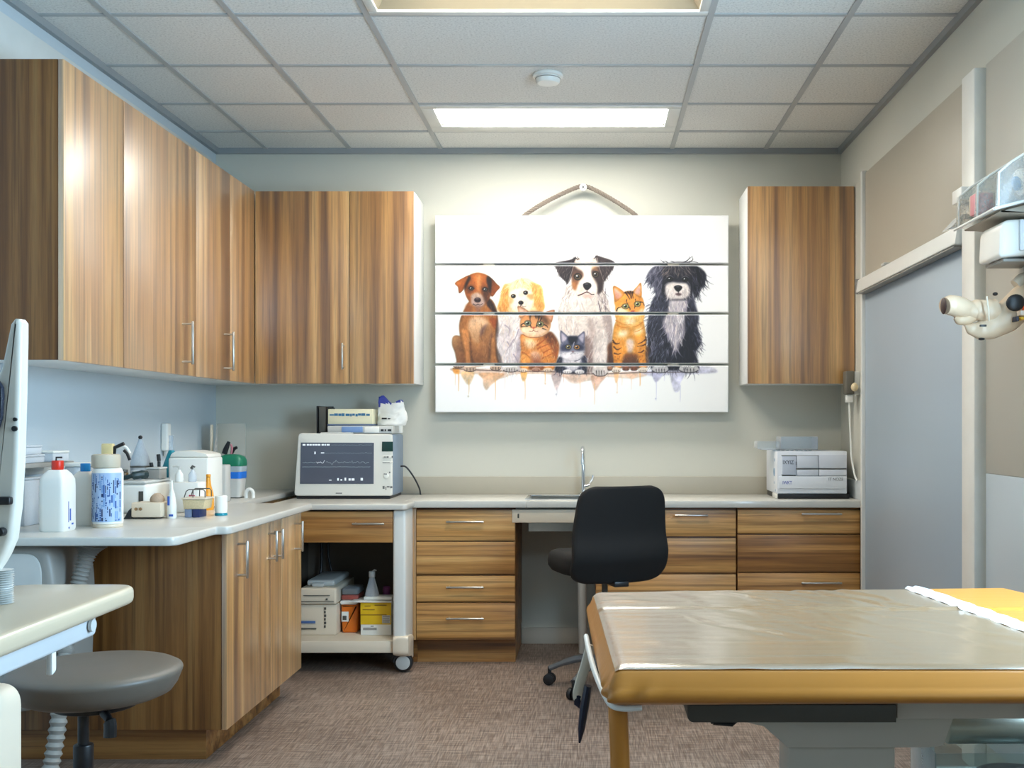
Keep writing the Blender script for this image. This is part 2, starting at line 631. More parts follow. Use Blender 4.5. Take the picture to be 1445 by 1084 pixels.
# ================================================================ cupboards
def pull(p0, p1, out, parent, r=.006, name='handle', m=None):
    """bar handle between p0 and p1 standing off along `out`"""
    p0, p1, o = Vector(p0), Vector(p1), Vector(out)
    d = (p1 - p0).normalized()
    mb = MB()
    mb.cyl(p0 + o - d * .012, p1 + o + d * .012, r, n=12, bev=.002)
    mb.cyl(p0, p0 + o, r * .8, n=10).cyl(p1, p1 + o, r * .8, n=10)
    return mb.build(name, m or M_steel, parent)


UZ0, UZ1 = 1.4325, 2.441
DT = .02
# left-hand run of wall cupboards, doors facing the room
FX = -1.77


def left_wall_cabinet(y0, y1, label, handle=None, end=False):
    r = thing('wall_cabinet', ((XL + FX) / 2, (y0 + y1) / 2, UZ0), label, 'cabinet', 'wood-grain wall cupboards')
    MB().box(XL, FX - DT, y0 + (.02 if end else 0), y1, UZ0, UZ1, .001).build('carcass', M_carc, r)
    if end:
        MB().box(XL, FX - DT, y0, y0 + .019, UZ0, UZ1, .001).build('end_panel', M_woodd, r)
    d = MB().box(FX - DT + .001, FX, y0 + (.0 if end else .002), y1 - .002, UZ0 - .002, UZ1, .0015).build('door', M_woodg, r)
    if handle:
        pull((FX, handle, 1.487), (FX, handle, 1.65), (.045, 0, 0), d)
    return r


left_wall_cabinet(3.62, 4.086, 'wall cupboard at the open end of the run, shaded end panel, door without a handle', None, True)
left_wall_cabinet(4.086, 4.833, 'wide pale wall cupboard with the longest steel handle, above the sprayer bottles', 4.67)
left_wall_cabinet(4.833, 5.288, 'wall cupboard near the room corner with a thin steel handle seen edge-on', 5.2)
r = thing('wall_cabinet', (-1.9, 5.64, UZ0), 'blind corner wall cupboard where the two runs meet', 'cabinet', 'wood-grain wall cupboards')
MB().box(XL, FX - DT, 5.288, YB, UZ0, UZ1, .001).build('carcass', M_carc, r)
MB().box(FX - DT + .001, FX, 5.29, 5.67, UZ0 - .002, UZ1, .0015).build('door', M_woodg, r)

FY = 5.67


def back_wall_cabinet(x0, x1, label, handle=None, z1=UZ1, side=None):
    r = thing('wall_cabinet', ((x0 + x1) / 2, (FY + YB) / 2, UZ0), label, 'cabinet', 'wood-grain wall cupboards')
    MB().box(x0, x1, FY + DT, YB, UZ0, z1, .001).build('carcass', M_carc, r)
    d = MB().box(x0 + .0015, x1 - .0015, FY, FY + DT - .001, UZ0 - .002, z1, .0015).build('door', M_woodv, r)
    if handle:
        pull((handle, FY, 1.515), (handle, FY, 1.63), (0, -.035, 0), d, .005)
    return r


bx = [-1.768, at(493, 0, FY)[0], at(584, 0, FY)[0]]
back_wall_cabinet(bx[0], bx[1], 'wide wall cupboard on the back wall above the monitor, small bar handle', at(485, 0, FY)[0])
back_wall_cabinet(bx[1], bx[2], 'narrow wall cupboard without handle just beside the hanging sign, pale side panel', None)
back_wall_cabinet(at(1055, 0, FY)[0], XR - .004, 'lone wall cupboard above the white printer box', None, 2.467)

# ---------------------------------------------------------------- back run of base units
BY = 5.48
WT, WB = .83, .796
BZ0 = .123


def drawer_unit(x0, x1, zs, handles, label, hw, hx=None, filler=None):
    r = thing('drawer_cabinet', ((x0 + x1) / 2, 5.74, 0), label, 'cabinet', 'drawer cabinets under the back worktop')
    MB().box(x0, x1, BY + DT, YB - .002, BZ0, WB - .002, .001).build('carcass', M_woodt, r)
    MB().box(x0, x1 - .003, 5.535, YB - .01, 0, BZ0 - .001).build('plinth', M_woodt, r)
    for i, (a, b) in enumerate(zs):
        d = MB().box(x0 + .002, x1 - .002, BY, BY + DT - .001, b, a, .0015).build('drawer', M_woodx, r)
        if i in handles:
            z = handles[i]
            c_ = hx if hx is not None else (x0 + x1) / 2
            pull((c_ - hw, BY, z), (c_ + hw, BY, z), (0, -.03, 0), d, .0055)
    if filler:
        MB().box(filler, x0 - .001, BY, BY + .5, BZ0, WB - .004, .001).build('filler_panel', M_woodv, r)
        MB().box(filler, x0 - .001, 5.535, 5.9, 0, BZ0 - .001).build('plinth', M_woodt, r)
    return r


def zz(*p):
    return [EYE - (q - 600) * BY / F for q in p]


z = zz(720, 763, 765, 810, 813, 849, 851, 903)
h = zz(736, 828, 872)
drawer_unit(-.892, -.388, [(z[0], z[1]), (z[2], z[3]), (z[4], z[5]), (z[6], z[7])], {0: h[0], 2: h[1], 3: h[2]},
            'four-drawer wooden base cabinet between the white cart and the knee space', .083, filler=-.937)
z = zz(720, 757, 760, 808, 811, 858, 861, 903)
drawer_unit(.02, at(1039, 0, BY)[0], [(z[0], z[1]), (z[2], z[3]), (z[4], z[5]), (z[6], z[7])], {0: zz(727)[0]},
            'wooden drawer cabinet partly hidden behind the black swivel chair', .072, hx=at(975, 0, BY)[0])
z = zz(720, 753, 755, 807, 809, 860, 862, 903)
drawer_unit(at(1040.5, 0, BY)[0], XR - .022, [(z[0], z[1]), (z[2], z[3]), (z[4], z[5]), (z[6], z[7])], {0: zz(725)[0], 2: zz(822)[0]},
            'widest wooden drawer cabinet, under the white printer box', .09, hx=at(1158, 0, BY)[0])
MB_f = MB().box(XR - .02, XR, BY + .005, YB, 0, WB)
struct('trim_10', MB_f, M_dark)

# worktop of the back wall with a cut-out for the basin
SX0, SX1, SY0, SY1 = -.33, .01, 5.56, 5.84
wt = MB()
x0, x1 = -.937, XR
wt.box(x0, SX0, 5.45, YB, WB, WT, .003).box(SX1, x1, 5.45, YB, WB, WT, .003)
wt.box(SX0, SX1, 5.45, SY0, WB, WT, .003).box(SX0, SX1, SY1, YB, WB, WT, .003)
o = wt.build('worktop', M_lam)
tag(o, 'long grey worktop along the back wall over the wooden drawers', 'worktop')
o = thing('backsplash', (0, YB, WT), 'taupe upstand strip along the back wall behind the worktop', 'backsplash')
MB().box(-1.6, XR, YB - .016, YB, WT, .928, .002).build('strip', M_splash, o)
MB().box(XR - .016, XR, 5.46, YB - .017, WT, .928, .002).build('return_strip', mat('pale_upstand', rgb(196, 200, 200), rough=.4), o)
o = thing('sink', (-.16, 5.7, WT), 'small steel basin let into the back worktop beside the tap', 'sink')
s = MB()
SX0, SX1, SY0, SY1 = SX0 + .001, SX1 - .001, SY0 + .001, SY1 - .001
s.box(SX0, SX1, SY0, SY0 + .004, WT - .16, WT).box(SX0, SX1, SY1 - .004, SY1, WT - .16, WT)
s.box(SX0, SX0 + .004, SY0, SY1, WT - .16, WT).box(SX1 - .004, SX1, SY0, SY1, WT - .16, WT).box(SX0, SX1, SY0, SY1, WT - .164, WT - .16)
s.build('bowl', M_steel, o)
s = MB()
s.box(SX0 - .015, SX1 + .015, SY0 - .015, SY0, WT, WT + .004, .001).box(SX0 - .015, SX1 + .015, SY1, SY1 + .015, WT, WT + .004, .001)
s.box(SX0 - .015, SX0, SY0, SY1, WT, WT + .004, .001).box(SX1, SX1 + .015, SY0, SY1, WT, WT + .004, .001)
s.build('rim', M_chrome, o)
# tap
tx = at(823, 0, 5.9)[0]
o = thing('faucet', (tx, 5.9, WT), 'slim chrome gooseneck tap standing behind the basin', 'tap')
MB().cyl((tx, 5.9, WT), (tx, 5.9, WT + .012), .024, n=24, bev=.003).build('base', M_chrome, o)
MB().tube(curve_pts([(tx, 5.9, WT + .012), (tx, 5.9, .95), (tx, 5.9, 1.03), (tx, 5.885, 1.075), (tx - .002, 5.85, 1.09), (tx - .003, 5.81, 1.075), (tx - .003, 5.795, 1.03), (tx - .003, 5.793, 1.0)], 6), .0105, 12).build('spout', M_chrome, o)
l = MB()
l.cyl((tx, 5.9, .875), (tx + .035, 5.9, .885), .009, n=12).tube([(tx + .03, 5.9, .885), (tx + .05, 5.9, .915), (tx + .055, 5.9, .94)], .006, 8)
l.build('lever', M_chrome, o)
# apron under the worktop over the knee space
o = thing('pencil_drawer', (-.19, 5.5, .72), 'flat cream drawer under the worktop over the knee space', 'drawer')
MB().box(-.386, .018, 5.5, 5.552, .722, WB - .002, .002).build('box', M_grey, o)
fr = MB().box(-.404, .018, 5.475, 5.4995, .718, .784, .003).build('front', M_cream, o)
MB().box(-.376, -.368, 5.471, 5.475, .742, .764, .002).build('lock', M_dgrey, fr)
# waste pipe in the knee space
o = MB().tube(curve_pts([(-.05, 5.74, .665), (-.05, 5.74, .5), (-.05, 5.74, .3), (-.045, 5.75, .02), (-.045, 5.75, 0.0)], 6), .024, 14).build('drain_pipe', M_lgrey)
tag(o, 'pale drain pipe dropping to the floor behind the black chair', 'pipe')

# ---------------------------------------------------------------- left-hand base units
LFX = -1.304
LZ = .857


def left_base(y0, y1, label, handles, doors, end=False):
    r = thing('base_cabinet', ((XL + LFX) / 2, (y0 + y1) / 2, 0), label, 'cabinet', 'base cupboards under the left worktop')
    MB().box(XL, LFX - DT, y0 + (.02 if end else 0), y1, BZ0, .827, .001).build('carcass', M_carc, r)
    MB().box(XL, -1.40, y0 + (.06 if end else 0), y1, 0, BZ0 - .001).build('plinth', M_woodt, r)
    if end:
        MB().box(XL, LFX - DT, y0, y0 + .019, BZ0, .827, .001).build('end_panel', M_woodd, r)
    for (a, b), hy in zip(doors, handles):
        d = MB().box(LFX - DT + .001, LFX, a + (0 if (end and a == y0) else .0015), b - .0015, BZ0, .823, .0015).build('door', M_woodg, r)
        if hy:
            pull((LFX, hy[0], hy[1]), (LFX, hy[0], hy[2]), (.035, 0, 0), d, .0055)
    return r


left_base(3.86, 4.23, 'base cupboard at the near end of the left worktop with a broad shaded end panel', [(3.98, .66, .775)], [(3.86, 4.23)], True)
left_base(4.23, 4.54, 'middle base cupboard under the left worktop, twin narrow doors with paired handles', [(4.352, .675, .775), (4.437, .675, .775)], [(4.23, 4.387), (4.387, 4.54)])
left_base(4.54, 4.85, 'base cupboard under the left worktop closest to the white cart', [(4.74, .67, .78)], [(4.54, 4.85)])
poly = round_poly([(XL, 3.43), (-1.32, 3.43), (-1.32, 3.79), (-1.272, 3.80), (-1.272, 4.93), (-1.62, 4.93), (-1.62, YB), (XL, YB)],
                  [0, .05, .01, .03, .03, .02, 0, 0])
o = MB().prism(poly, 'z', .8275, LZ, .006, 3).build('worktop', M_lam)
tag(o, 'grey left-hand worktop with a stepped front edge carrying the bottles', 'worktop')
o = MB().box(XL + .003, -1.63, 4.86, YB - .003, 0, .826, .002).build('corner_cabinet', M_woodv)
tag(o, 'plain wooden corner base unit under the green-lidded container', 'cabinet')

# ---------------------------------------------------------------- white cart with the monitor
TX0, TX1, TY0, TY1 = -1.57, -.905, 5.25, 5.95
o = thing('instrument_cart', ((TX0 + TX1) / 2, 5.6, 0), 'white wheeled cart with one wooden drawer carrying the monitor', 'cart')
CART = o
MB().prism(round_poly([(TX0, TY0 - .03), (TX1 + .012, TY0 - .03), (TX1 + .012, 5.446), (-.941, 5.446), (-.941, TY1), (TX0, TY1)], [.02, .03, .002, 0, 0, 0]), 'z', .802, WT, .006, 3).build('top', M_lam, o)
MB().box(TX0, TX0 + .012, TY0, TY1, .1, .8, .003).build('side_panel', mat('cart_back', rgb(112, 102, 90), rough=.6), o)
MB().box(TX1 - .062, TX1, TY0, 5.47, .1, .8, .012, 3).box(TX1 - .062, -.943, 5.46, TY1, .1, .8, .004).build('side_panel', M_alu, o)
MB().box(TX0 + .0125, TX1 - .0625, TY1 - .02, TY1, .16, .8).build('back_panel', mat('cart_back', rgb(112, 102, 90), rough=.6), o)
MB().box(TX0 + .0125, TX1 - .0625, TY0 + .005, TY1 - .02, .103, .162, .006).build('base_shelf', M_cream, o)
d = MB().box(TX0 + .062, TX1 - .0635, TY0, TY0 + .02, .642, .793, .002).build('drawer', M_woodx, o)
pull((at(502, 0, TY0)[0], TY0, .735), (at(540, 0, TY0)[0], TY0, .735), (0, -.03, 0), d, .0055)
MB().box(TX0 + .062, TX1 - .064, TY0 + .021, TY1 - .03, .645, .79).build('drawer_box', M_dark, o)
bump = MB()
bump.prism(round_poly([(TY0 - .02, .10), (TY0 + .14, .05), (TY0 + .14, .17), (TY0 - .02, .19)], .02), 'x', TX1 - .06, TX1 + .016, .006)
bump.build('corner_bumper', M_cream, o)


def caster(x, y, parent, R=.05):
    w_ = MB()
    w_.cyl((x - .018, y, R + .001), (x + .018, y, R + .001), R, n=28, bev=.006)
    wh = w_.build('caster', M_black, parent)
    MB().cyl((x - .021, y, R + .001), (x + .021, y, R + .001), R * .72, n=24, bev=.003).build('hub', M_lgrey, wh)
    f_ = MB()
    f_.box(x - .028, x - .022, y - .02, y + .02, R, R * 2 + .012, .002).box(x + .022, x + .028, y - .02, y + .02, R, R * 2 + .012, .002)
    f_.box(x - .028, x + .028, y - .03, y + .03, R * 2 + .004, R * 2 + .012, .002)
    f_.build('fork', M_black, wh)


def caster_side(x, y, parent, R=.047):
    """caster seen broadside: axle along y"""
    wh = MB().cyl((x, y - .018, R + .001), (x, y + .018, R + .001), R, n=28, bev=.006).build('caster', M_black, parent)
    MB().cyl((x, y - .022, R + .001), (x, y + .022, R + .001), R * .74, n=24, bev=.003).build('hub', M_lgrey, wh)
    f_ = MB().box(x - .03, x + .02, y - .022, y + .022, R * 2 - .004, R * 2 + .008, .003)
    f_.tube([(x - .028, y - .02, R * 2 - .005), (x - .045, y - .022, R * 1.4), (x - .046, y - .022, R * 1.1)], .006, 8)
    f_.build('fork', M_black, wh)


for cx_, cy_ in ((TX1 - .02, TY0 + .06), (TX0 + .05, TY0 + .06), (TX1 - .07, TY1 - .07), (TX0 + .05, TY1 - .07)):
    caster_side(cx_, cy_, o)

# ---------------------------------------------------------------- exam table
M_tan = None


def vinyl_mat(name, col, rough, bump, sheen=0.0):
    m = bpy.data.materials.new(name)
    m.use_nodes = True
    nt = m.node_tree
    b = nt.nodes['Principled BSDF']
    tc = nd(nt, 'ShaderNodeTexCoord')
    mp = nd(nt, 'ShaderNodeMapping')
    mp.inputs['Scale'].default_value = (2.2, 26, 8)
    nt.links.new(tc.outputs['Object'], mp.inputs[0])
    n = nd(nt, 'ShaderNodeTexNoise')
    n.inputs['Scale'].default_value = 1
    n.inputs['Detail'].default_value = 4
    n.inputs['Distortion'].default_value = 0.6
    nt.links.new(mp.outputs[0], n.inputs['Vector'])
    n2 = nd(nt, 'ShaderNodeTexNoise')
    n2.inputs['Scale'].default_value = 6
    nt.links.new(tc.outputs['Object'], n2.inputs['Vector'])
    mx = nd(nt, 'ShaderNodeMix', data_type='RGBA')
    mx.inputs[6].default_value = tuple(c * .92 for c in col[:3]) + (1,)
    mx.inputs[7].default_value = tuple(c * 1.06 for c in col[:3]) + (1,)
    nt.links.new(n2.outputs['Fac'], mx.inputs[0])
    nt.links.new(mx.outputs[2], b.inputs['Base Color'])
    b.inputs['Roughness'].default_value = rough
    bp = nd(nt, 'ShaderNodeBump')
    bp.inputs['Strength'].default_value = bump
    bp.inputs['Distance'].default_value = 0.006
    nt.links.new(n.outputs['Fac'], bp.inputs['Height'])
    nt.links.new(bp.outputs[0], b.inputs['Normal'])
    MATS[name] = m
    return m


M_tan = vinyl_mat('tan_vinyl', rgb(196, 128, 50), .3, .25)
ZT, ZBOT = .80, .735
# outline of the mattress seen from above (slightly askew in the room)
TA, TB, TC, TD = (.03, 1.83), (-.005, 2.68), (1.06, 2.77), (1.30, 1.83)


def tabpt(u, v):
    """u 0..1 along the length, v 0..1 from the near edge to the far edge"""
    a = Vector(TA).lerp(Vector(TD), u)
    b = Vector(TB).lerp(Vector(TC), u)
    return a.lerp(b, v)


rnd = random.Random(3)
WR = []
for i in range(26):          # creases across the cover, fanning from the far side
    x0_ = rnd.uniform(.15, .75)
    WR.append((x0_, rnd.uniform(.35, 1.0), rnd.uniform(.55, 1.25), rnd.uniform(.08, .3), rnd.choice((-1, 1)) * rnd.uniform(.0007, .0022), rnd.uniform(.006, .013)))


def ridge(d, w):
    return math.exp(-(d / w) ** 2)


def top_bump(x, y):
    h = 0.0
    h += .0035 * ridge(y - (2.43 + .01 * math.sin(x * 7)), .008)                 # long seam
    h -= .002 * ridge(y - (2.412 + .01 * math.sin(x * 7)), .010)
    for k in range(16):
        yy = 1.9 + k * .052 + .012 * math.sin(x * (3 + k % 4) + k)
        h += (.0009 if k % 3 else .0016) * ridge(y - yy, .008) * (0.35 + .65 * max(0, math.sin(x * (4 + k % 5) + k * 1.7))) * max(0, 1 - max(0, x - .35) * 2.2)
    for (x0_, vy, sl, ln, am, wd) in WR:
        yc = 1.85 + .8 * vy
        dy = y - yc
        if abs(dy) < ln:
            h += am * ridge((x - x0_) * .7 + dy * sl * .45 + .01 * math.sin(dy * 30), wd) * (1 - (dy / ln) ** 2)
    return h


def mattress():
    nu, nv, ns = 150, 110, 8
    R = .030
    mb = MB()
    vs, fs = [], []
    # top grid, edges rounded by an inset profile
    for j in range(nv + 1):
        for i in range(nu + 1):
            u, v = i / nu, j / nv
            p = tabpt(u, v)
            L, W = 1.15, .88
            du, dv = min(u, 1 - u) * L, min(v, 1 - v) * W
            z = ZT
            def drop(d):
                return 0 if d >= R else (R - math.sqrt(max(0, R * R - (R - d) ** 2)))
            z -= min(R, math.hypot(drop(du), drop(dv)))
            if du > R * .6 and dv > R * .6:
                z += top_bump(p.x, p.y)
            vs.append((p.x, p.y, z))
    for j in range(nv):
        for i in range(nu):
            a = j * (nu + 1) + i
            fs.append((a, a + 1, a + nu + 2, a + nu + 1))
    # rim loop and sides
    loop = [i for i in range(nu + 1)] + [(j + 1) * (nu + 1) - 1 for j in range(1, nv + 1)] + \
           [nv * (nu + 1) + i for i in range(nu - 1, -1, -1)] + [j * (nu + 1) for j in range(nv - 1, 0, -1)]
    n = len(loop)
    cx, cy = .6, 2.28
    prev = loop
    for s in range(1, ns + 1):
        t = s / ns
        new = []
        for q in loop:
            x, y, z = vs[q]
            dx, dy = x - cx, y - cy
            bulge = .010 * math.sin(PI * t) - .022 * max(0, t - .72) / .28
            L = math.hypot(dx, dy)
            zz_ = z + (ZBOT - z) * t
            # pleats at the near left corner
            w_ = max(0, 1 - math.hypot(x - TA[0], y - TA[1]) / .12)
            pl = w_ * .009 * math.sin((x - y * .8) * 120 + 3 * t) * math.sin(PI * min(1, t * 1.1))
            k = 1 + (bulge + pl) / L
            vs.append((cx + dx * k, cy + dy * k, zz_))
            new.append(len(vs) - 1)
        for i in range(n):
            j = (i + 1) % n
            fs.append((prev[i], new[i], new[j], prev[j]))
        prev = new
    fs.append(tuple(prev))
    return mb.add(vs, fs)


TBL = thing('exam_table', (.5, 2.15, 0), 'tan vinyl examination table on a grey pedestal, covered with clear sheet', 'examination table')
MAT_ = mattress().build('mattress', M_tan, TBL, 180)
# pale piping and board showing along the left end
e = MB()
pts = [(.085, 1.852, .7285), (.055, 1.846, .7285), (.034, 1.86, .731), (.020, 1.93, .737), (.004, 2.06, .748), (-.0065, 2.20, .757), (-.012, 2.30, .763)]
e.tube(curve_pts(pts, 8), .0055, 10)
e.build('piping', M_white, TBL)
MB().prism([(TA[0] + .04, TA[1] + .12), (TD[0] - .03, TD[1] + .12), (TC[0] - .05, TC[1] - .04), (TB[0] + .04, TB[1] - .04)], 'z', .722, .7345, .003).build('base_board', M_lgrey, TBL)
# leg wrapped in the same vinyl at the near left corner, and the dark leg behind it
lg = MB()
lx, ly = at(875, 0, 1.86)[0], 1.875
lg.tube(curve_pts([(lx - .004, ly, .7345), (lx + .001, ly, .60), (lx + .002, ly, .4), (lx + .002, ly, .2), (lx + .002, ly, 0)], 6), [.017] * 25, 14)
lg.build('leg', M_tan, TBL)
MB().box(.035, .055, 2.04, 2.06, 0, .7215, .003).build('leg', M_dgrey, TBL)
MB().box(1.19, 1.21, 2.35, 2.37, 0, .7215, .003).build('leg', M_dgrey, TBL)
# under-frame
y0 = 1.95
xa, za = at(970, 995, y0)
xb, zb = at(1265, 1020, y0)
MB().prism(round_poly([(xa, za), (xb, za), (xb, zb), (xa + .006, zb), (xa, zb + .008)], [.004, 0, 0, .006, .004]), 'y', y0, y0 + .35, .002).build('slide_rail', M_dgrey, TBL)
MB().box(xa + .02, xb - .02, y0 + .03, y0 + .34, za - .002, .7215, .002).build('slide_rail', M_dgrey, TBL)
hk = MB()
ha = at(1008, 1023, y0)
hb = at(1040, 1027, y0)
hk.tube([(ha[0], y0 + .02, ha[1] - .002), (hb[0] - .006, y0 + .02, hb[1] + .0), (hb[0], y0 + .02, hb[1] + .006), (hb[0], y0 + .02, zb)], .004, 8)
hk.tube([(ha[0], y0 + .02, ha[1] - .002), (ha[0] - .003, y0 + .02, zb)], .004, 8)
hk.build('lever', M_black, TBL)
M_ped = mat('grey_pedestal_enamel', rgb(206, 198, 184), rough=.4, vary=.03)
xa, za = at(1266, 992, y0 + .02)
MB().box(xa, 1.2, y0 + .02, y0 + .4, at(0, 1015, y0 + .02)[1], .7215, .003).build('side_panel', M_ped, TBL)
yw = 2.02
MB().prism([at(1030, 1015, yw), at(1347, 1012, yw), at(1332, 1053, yw), at(1308, 1056, yw), at(1112, 1056, yw), at(1078, 1026, yw)], 'y', yw, yw + .16, .004).build('bracket', M_ped, TBL)
xa, za = at(1113, 1056, yw + .01)
xb, _ = at(1266, 1056, yw + .01)
MB().box(xa, xb, yw + .02, yw + .12, .03, za, .006).build('column', M_ped, TBL)
MB().box(xa - .12, xb + .12, yw - .02, yw + .45, 0, .03, .008).build('foot', M_dgrey, TBL)

# strap hanging at the left end
o = thing('restraint_strap', (-.02, 2.25, .60), 'pale strap with black tips hanging from the left end of the tan table', 'strap')
s = MB()
sx = at(826, 0, 2.3)[0]
s.tube(curve_pts([(sx + .012, 2.3, .745), (sx + .0, 2.3, .70), (sx - .012, 2.3, .66), (sx - .016, 2.3, .635), (sx - .006, 2.3, .622)], 6), .011, 10, flat=(1, .5))
s.build('webbing', M_cream, o)
t_ = MB()
t_.tube([(sx - .016, 2.3, .640), (sx - .014, 2.3, .622), (sx - .004, 2.3, .612)], [.009, .011, .008], 10, flat=(1, .6))
t_.tube([(sx + .006, 2.27, .665), (sx - .002, 2.27, .62), (sx - .008, 2.27, .575), (sx - .012, 2.27, .545)], [.012, .014, .011, .003], 10, flat=(.7, 1))
t_.build('tip', mat('blue_black_rubber', rgb(22, 26, 48), rough=.35), o)

# clear cover sheet lying on the mattress with a folded bright edge
o = thing('plastic_sheet', (.45, 2.25, ZT), 'clear wrinkled plastic sheet spread on the tan table top', 'plastic sheet')


def sheet():
    mb = MB()
    vs, fs = [], []
    nu, nv = 120, 80
    for j in range(nv + 1):
        v = .014 + .972 * j / nv
        # right edge runs as a diagonal
        ymid = tabpt(.5, v).y
        xe = 0.80 + (2.71 - ymid) * .128
        for i in range(nu + 1):
            a = tabpt(0.008, v)
            x = a.x + (xe - a.x) * i / nu
            y = a.y + (tabpt(.6, v).y - a.y) * i / nu / 1.0
            hgt = top_bump(x, y)
            z = ZT + hgt + .0022 + .0016 * max(0, math.sin(x * 31 + y * 17)) * max(0, math.sin(y * 23 - x * 9))
            def drop(d):
                return 0 if d >= .030 else (.030 - math.sqrt(max(0, .0009 - (.030 - d) ** 2)))
            z -= min(.03, math.hypot(drop(v * .88), drop(x - tabpt(0, v).x), drop((1 - v) * .88)))
            vs.append((x, y, z))
    for j in range(nv):
        for i in range(nu):
            a = j * (nu + 1) + i
            fs.append((a, a + 1, a + nu + 2, a + nu + 1))
    return mb.add(vs, fs)


def sheet_mat():
    m = bpy.data.materials.new('clear_sheet')
    m.use_nodes = True
    nt = m.node_tree
    for n in list(nt.nodes):
        nt.nodes.remove(n)
    out = nd(nt, 'ShaderNodeOutputMaterial')
    tc = nd(nt, 'ShaderNodeTexCoord')
    mp = nd(nt, 'ShaderNodeMapping')
    mp.inputs['Scale'].default_value = (3, 45, 6)
    nt.links.new(tc.outputs['Object'], mp.inputs[0])
    n = nd(nt, 'ShaderNodeTexNoise')
    n.inputs['Scale'].default_value = 1
    n.inputs['Detail'].default_value = 5
    n.inputs['Distortion'].default_value = 1.0
    nt.links.new(mp.outputs[0], n.inputs['Vector'])
    bp = nd(nt, 'ShaderNodeBump')
    bp.inputs['Strength'].default_value = .12
    bp.inputs['Distance'].default_value = .004
    nt.links.new(n.outputs['Fac'], bp.inputs['Height'])
    tr = nd(nt, 'ShaderNodeBsdfTransparent')
    tr.inputs['Color'].default_value = (.97, .96, .95, 1)
    df = nd(nt, 'ShaderNodeBsdfDiffuse')
    df.inputs['Color'].default_value = rgb(238, 198, 152)
    m1 = nd(nt, 'ShaderNodeMixShader')
    m1.inputs[0].default_value = .26
    nt.links.new(tr.outputs[0], m1.inputs[1])
    nt.links.new(df.outputs[0], m1.inputs[2])
    gl = nd(nt, 'ShaderNodeBsdfGlossy')
    gl.inputs['Roughness'].default_value = .18
    gl.inputs['Color'].default_value = (1, 1, 1, 1)
    fr = nd(nt, 'ShaderNodeFresnel')
    fr.inputs['IOR'].default_value = 3.2
    nt.links.new(bp.outputs[0], gl.inputs['Normal'])
    nt.links.new(bp.outputs[0], fr.inputs['Normal'])
    m2 = nd(nt, 'ShaderNodeMixShader')
    nt.links.new(fr.outputs[0], m2.inputs[0])
    nt.links.new(m1.outputs[0], m2.inputs[1])
    nt.links.new(gl.outputs[0], m2.inputs[2])
    nt.links.new(m2.outputs[0], out.inputs['Surface'])
    return m


sheet().build('sheet', sheet_mat(), o, 180)
# folded edge
fe = MB()
vs, fs = [], []
n_ = 60
for i in range(n_ + 1):
    v = .03 + .94 * i / n_
    y = tabpt(.6, v).y
    x = 0.80 + (2.71 - y) * .128
    wob = .004 * math.sin(i * .9) + .003 * math.sin(i * 2.3)
    for k, (dx, dz) in enumerate(((-.016, .003), (-.008, .010), (.001, .006), (.012, .011), (.026, .008), (.036, .0015))):
        vs.append((x + dx + wob * (k / 5), y, ZT + top_bump(x, y) + dz + .001 * math.sin(i * 1.3 + k)))
for i in range(n_):
    for k in range(5):
        a = i * 6 + k
        fs.append((a, a + 1, a + 7, a + 6))
fe.add(vs, fs)
fe.build('folded_edge', mat('white_film', rgb(246, 247, 248), rough=.25, vary=.02, coat=.5), o, 180)
# ================================================================ swivel chair (built facing +y at the origin, then turned)
M_fab = mat('black_fabric', rgb(15, 14, 14), rough=.85, vary=.15, scale=60, bump=.3, bscale=900)
ch = thing('swivel_chair', (0, 0, 0), 'black upholstered swivel chair with its back turned, at the knee space', 'chair')


def shell(nu, nv, fn, th):
    """closed slab from a surface function fn(u, v) -> (point, normal)"""
    mb = MB()
    A, B = [], []
    for j in range(nv + 1):
        for i in range(nu + 1):
            p, n = fn(i / nu, j / nv)
            A.append(p + n * th / 2)
            B.append(p - n * th / 2)
    N = len(A)
    fs = []
    w = nu + 1
    for j in range(nv):
        for i in range(nu):
            a = j * w + i
            fs.append((a, a + 1, a + w + 1, a + w))
            fs.append((N + a, N + a + w, N + a + w + 1, N + a + 1))
    for i in range(nu):
        fs.append((i, N + i, N + i + 1, i + 1))
        a = nv * w + i
        fs.append((a, a + 1, N + a + 1, N + a))
    for j in range(nv):
        a = j * w
        fs.append((a, a + w, N + a + w, N + a))
        a = j * w + nu
        fs.append((a, N + a, N + a + w, a + w))
    mb.add(A + B, fs)
    return mb


# backrest: lumbar roll low down, tapering upward, rounded corners
BH0, BH1 = .505, .945


def back_fn(u, v):
    z = BH0 + (BH1 - BH0) * v
    hw = .228 - .030 * max(0, (v - .35) / .65) ** 1.2 - .010 * (1 - min(1, v / .15))
    # round the corners
    r = .07
    dz = min(1, max(0, (z - (BH1 - r)) / r))
    hw -= r * (1 - math.sqrt(max(0, 1 - dz * dz))) * .95
    dz = min(1, max(0, ((BH0 + r) - z) / r))
    hw -= r * (1 - math.sqrt(max(0, 1 - dz * dz))) * .95
    s = (u * 2 - 1)
    x = s * hw
    y = -.20 - .055 * max(0, v - .3) / .7 + .035 * s * s - .035 * math.exp(-((v - .30) / .14) ** 2) + .03 * max(0, (.22 - v) / .22) ** 1.5
    return Vector((x, y, z)), Vector((0, -1, .12)).normalized()


b = shell(24, 30, back_fn, .045)
bo = b.build('backrest', M_fab, ch, 60)
bv = bo.modifiers.new('soft', 'SUBSURF')
bv.levels = bv.render_levels = 1


def seat_poly(r=.235, n=48):
    out = []
    for k in range(n):
        t = 2 * PI * k / n
        c_, s_ = math.cos(t), math.sin(t)
        e_ = 2 / 3.6
        out.append((math.copysign(abs(c_) ** e_, c_) * .235, math.copysign(abs(s_) ** e_, s_) * .225))
    return out


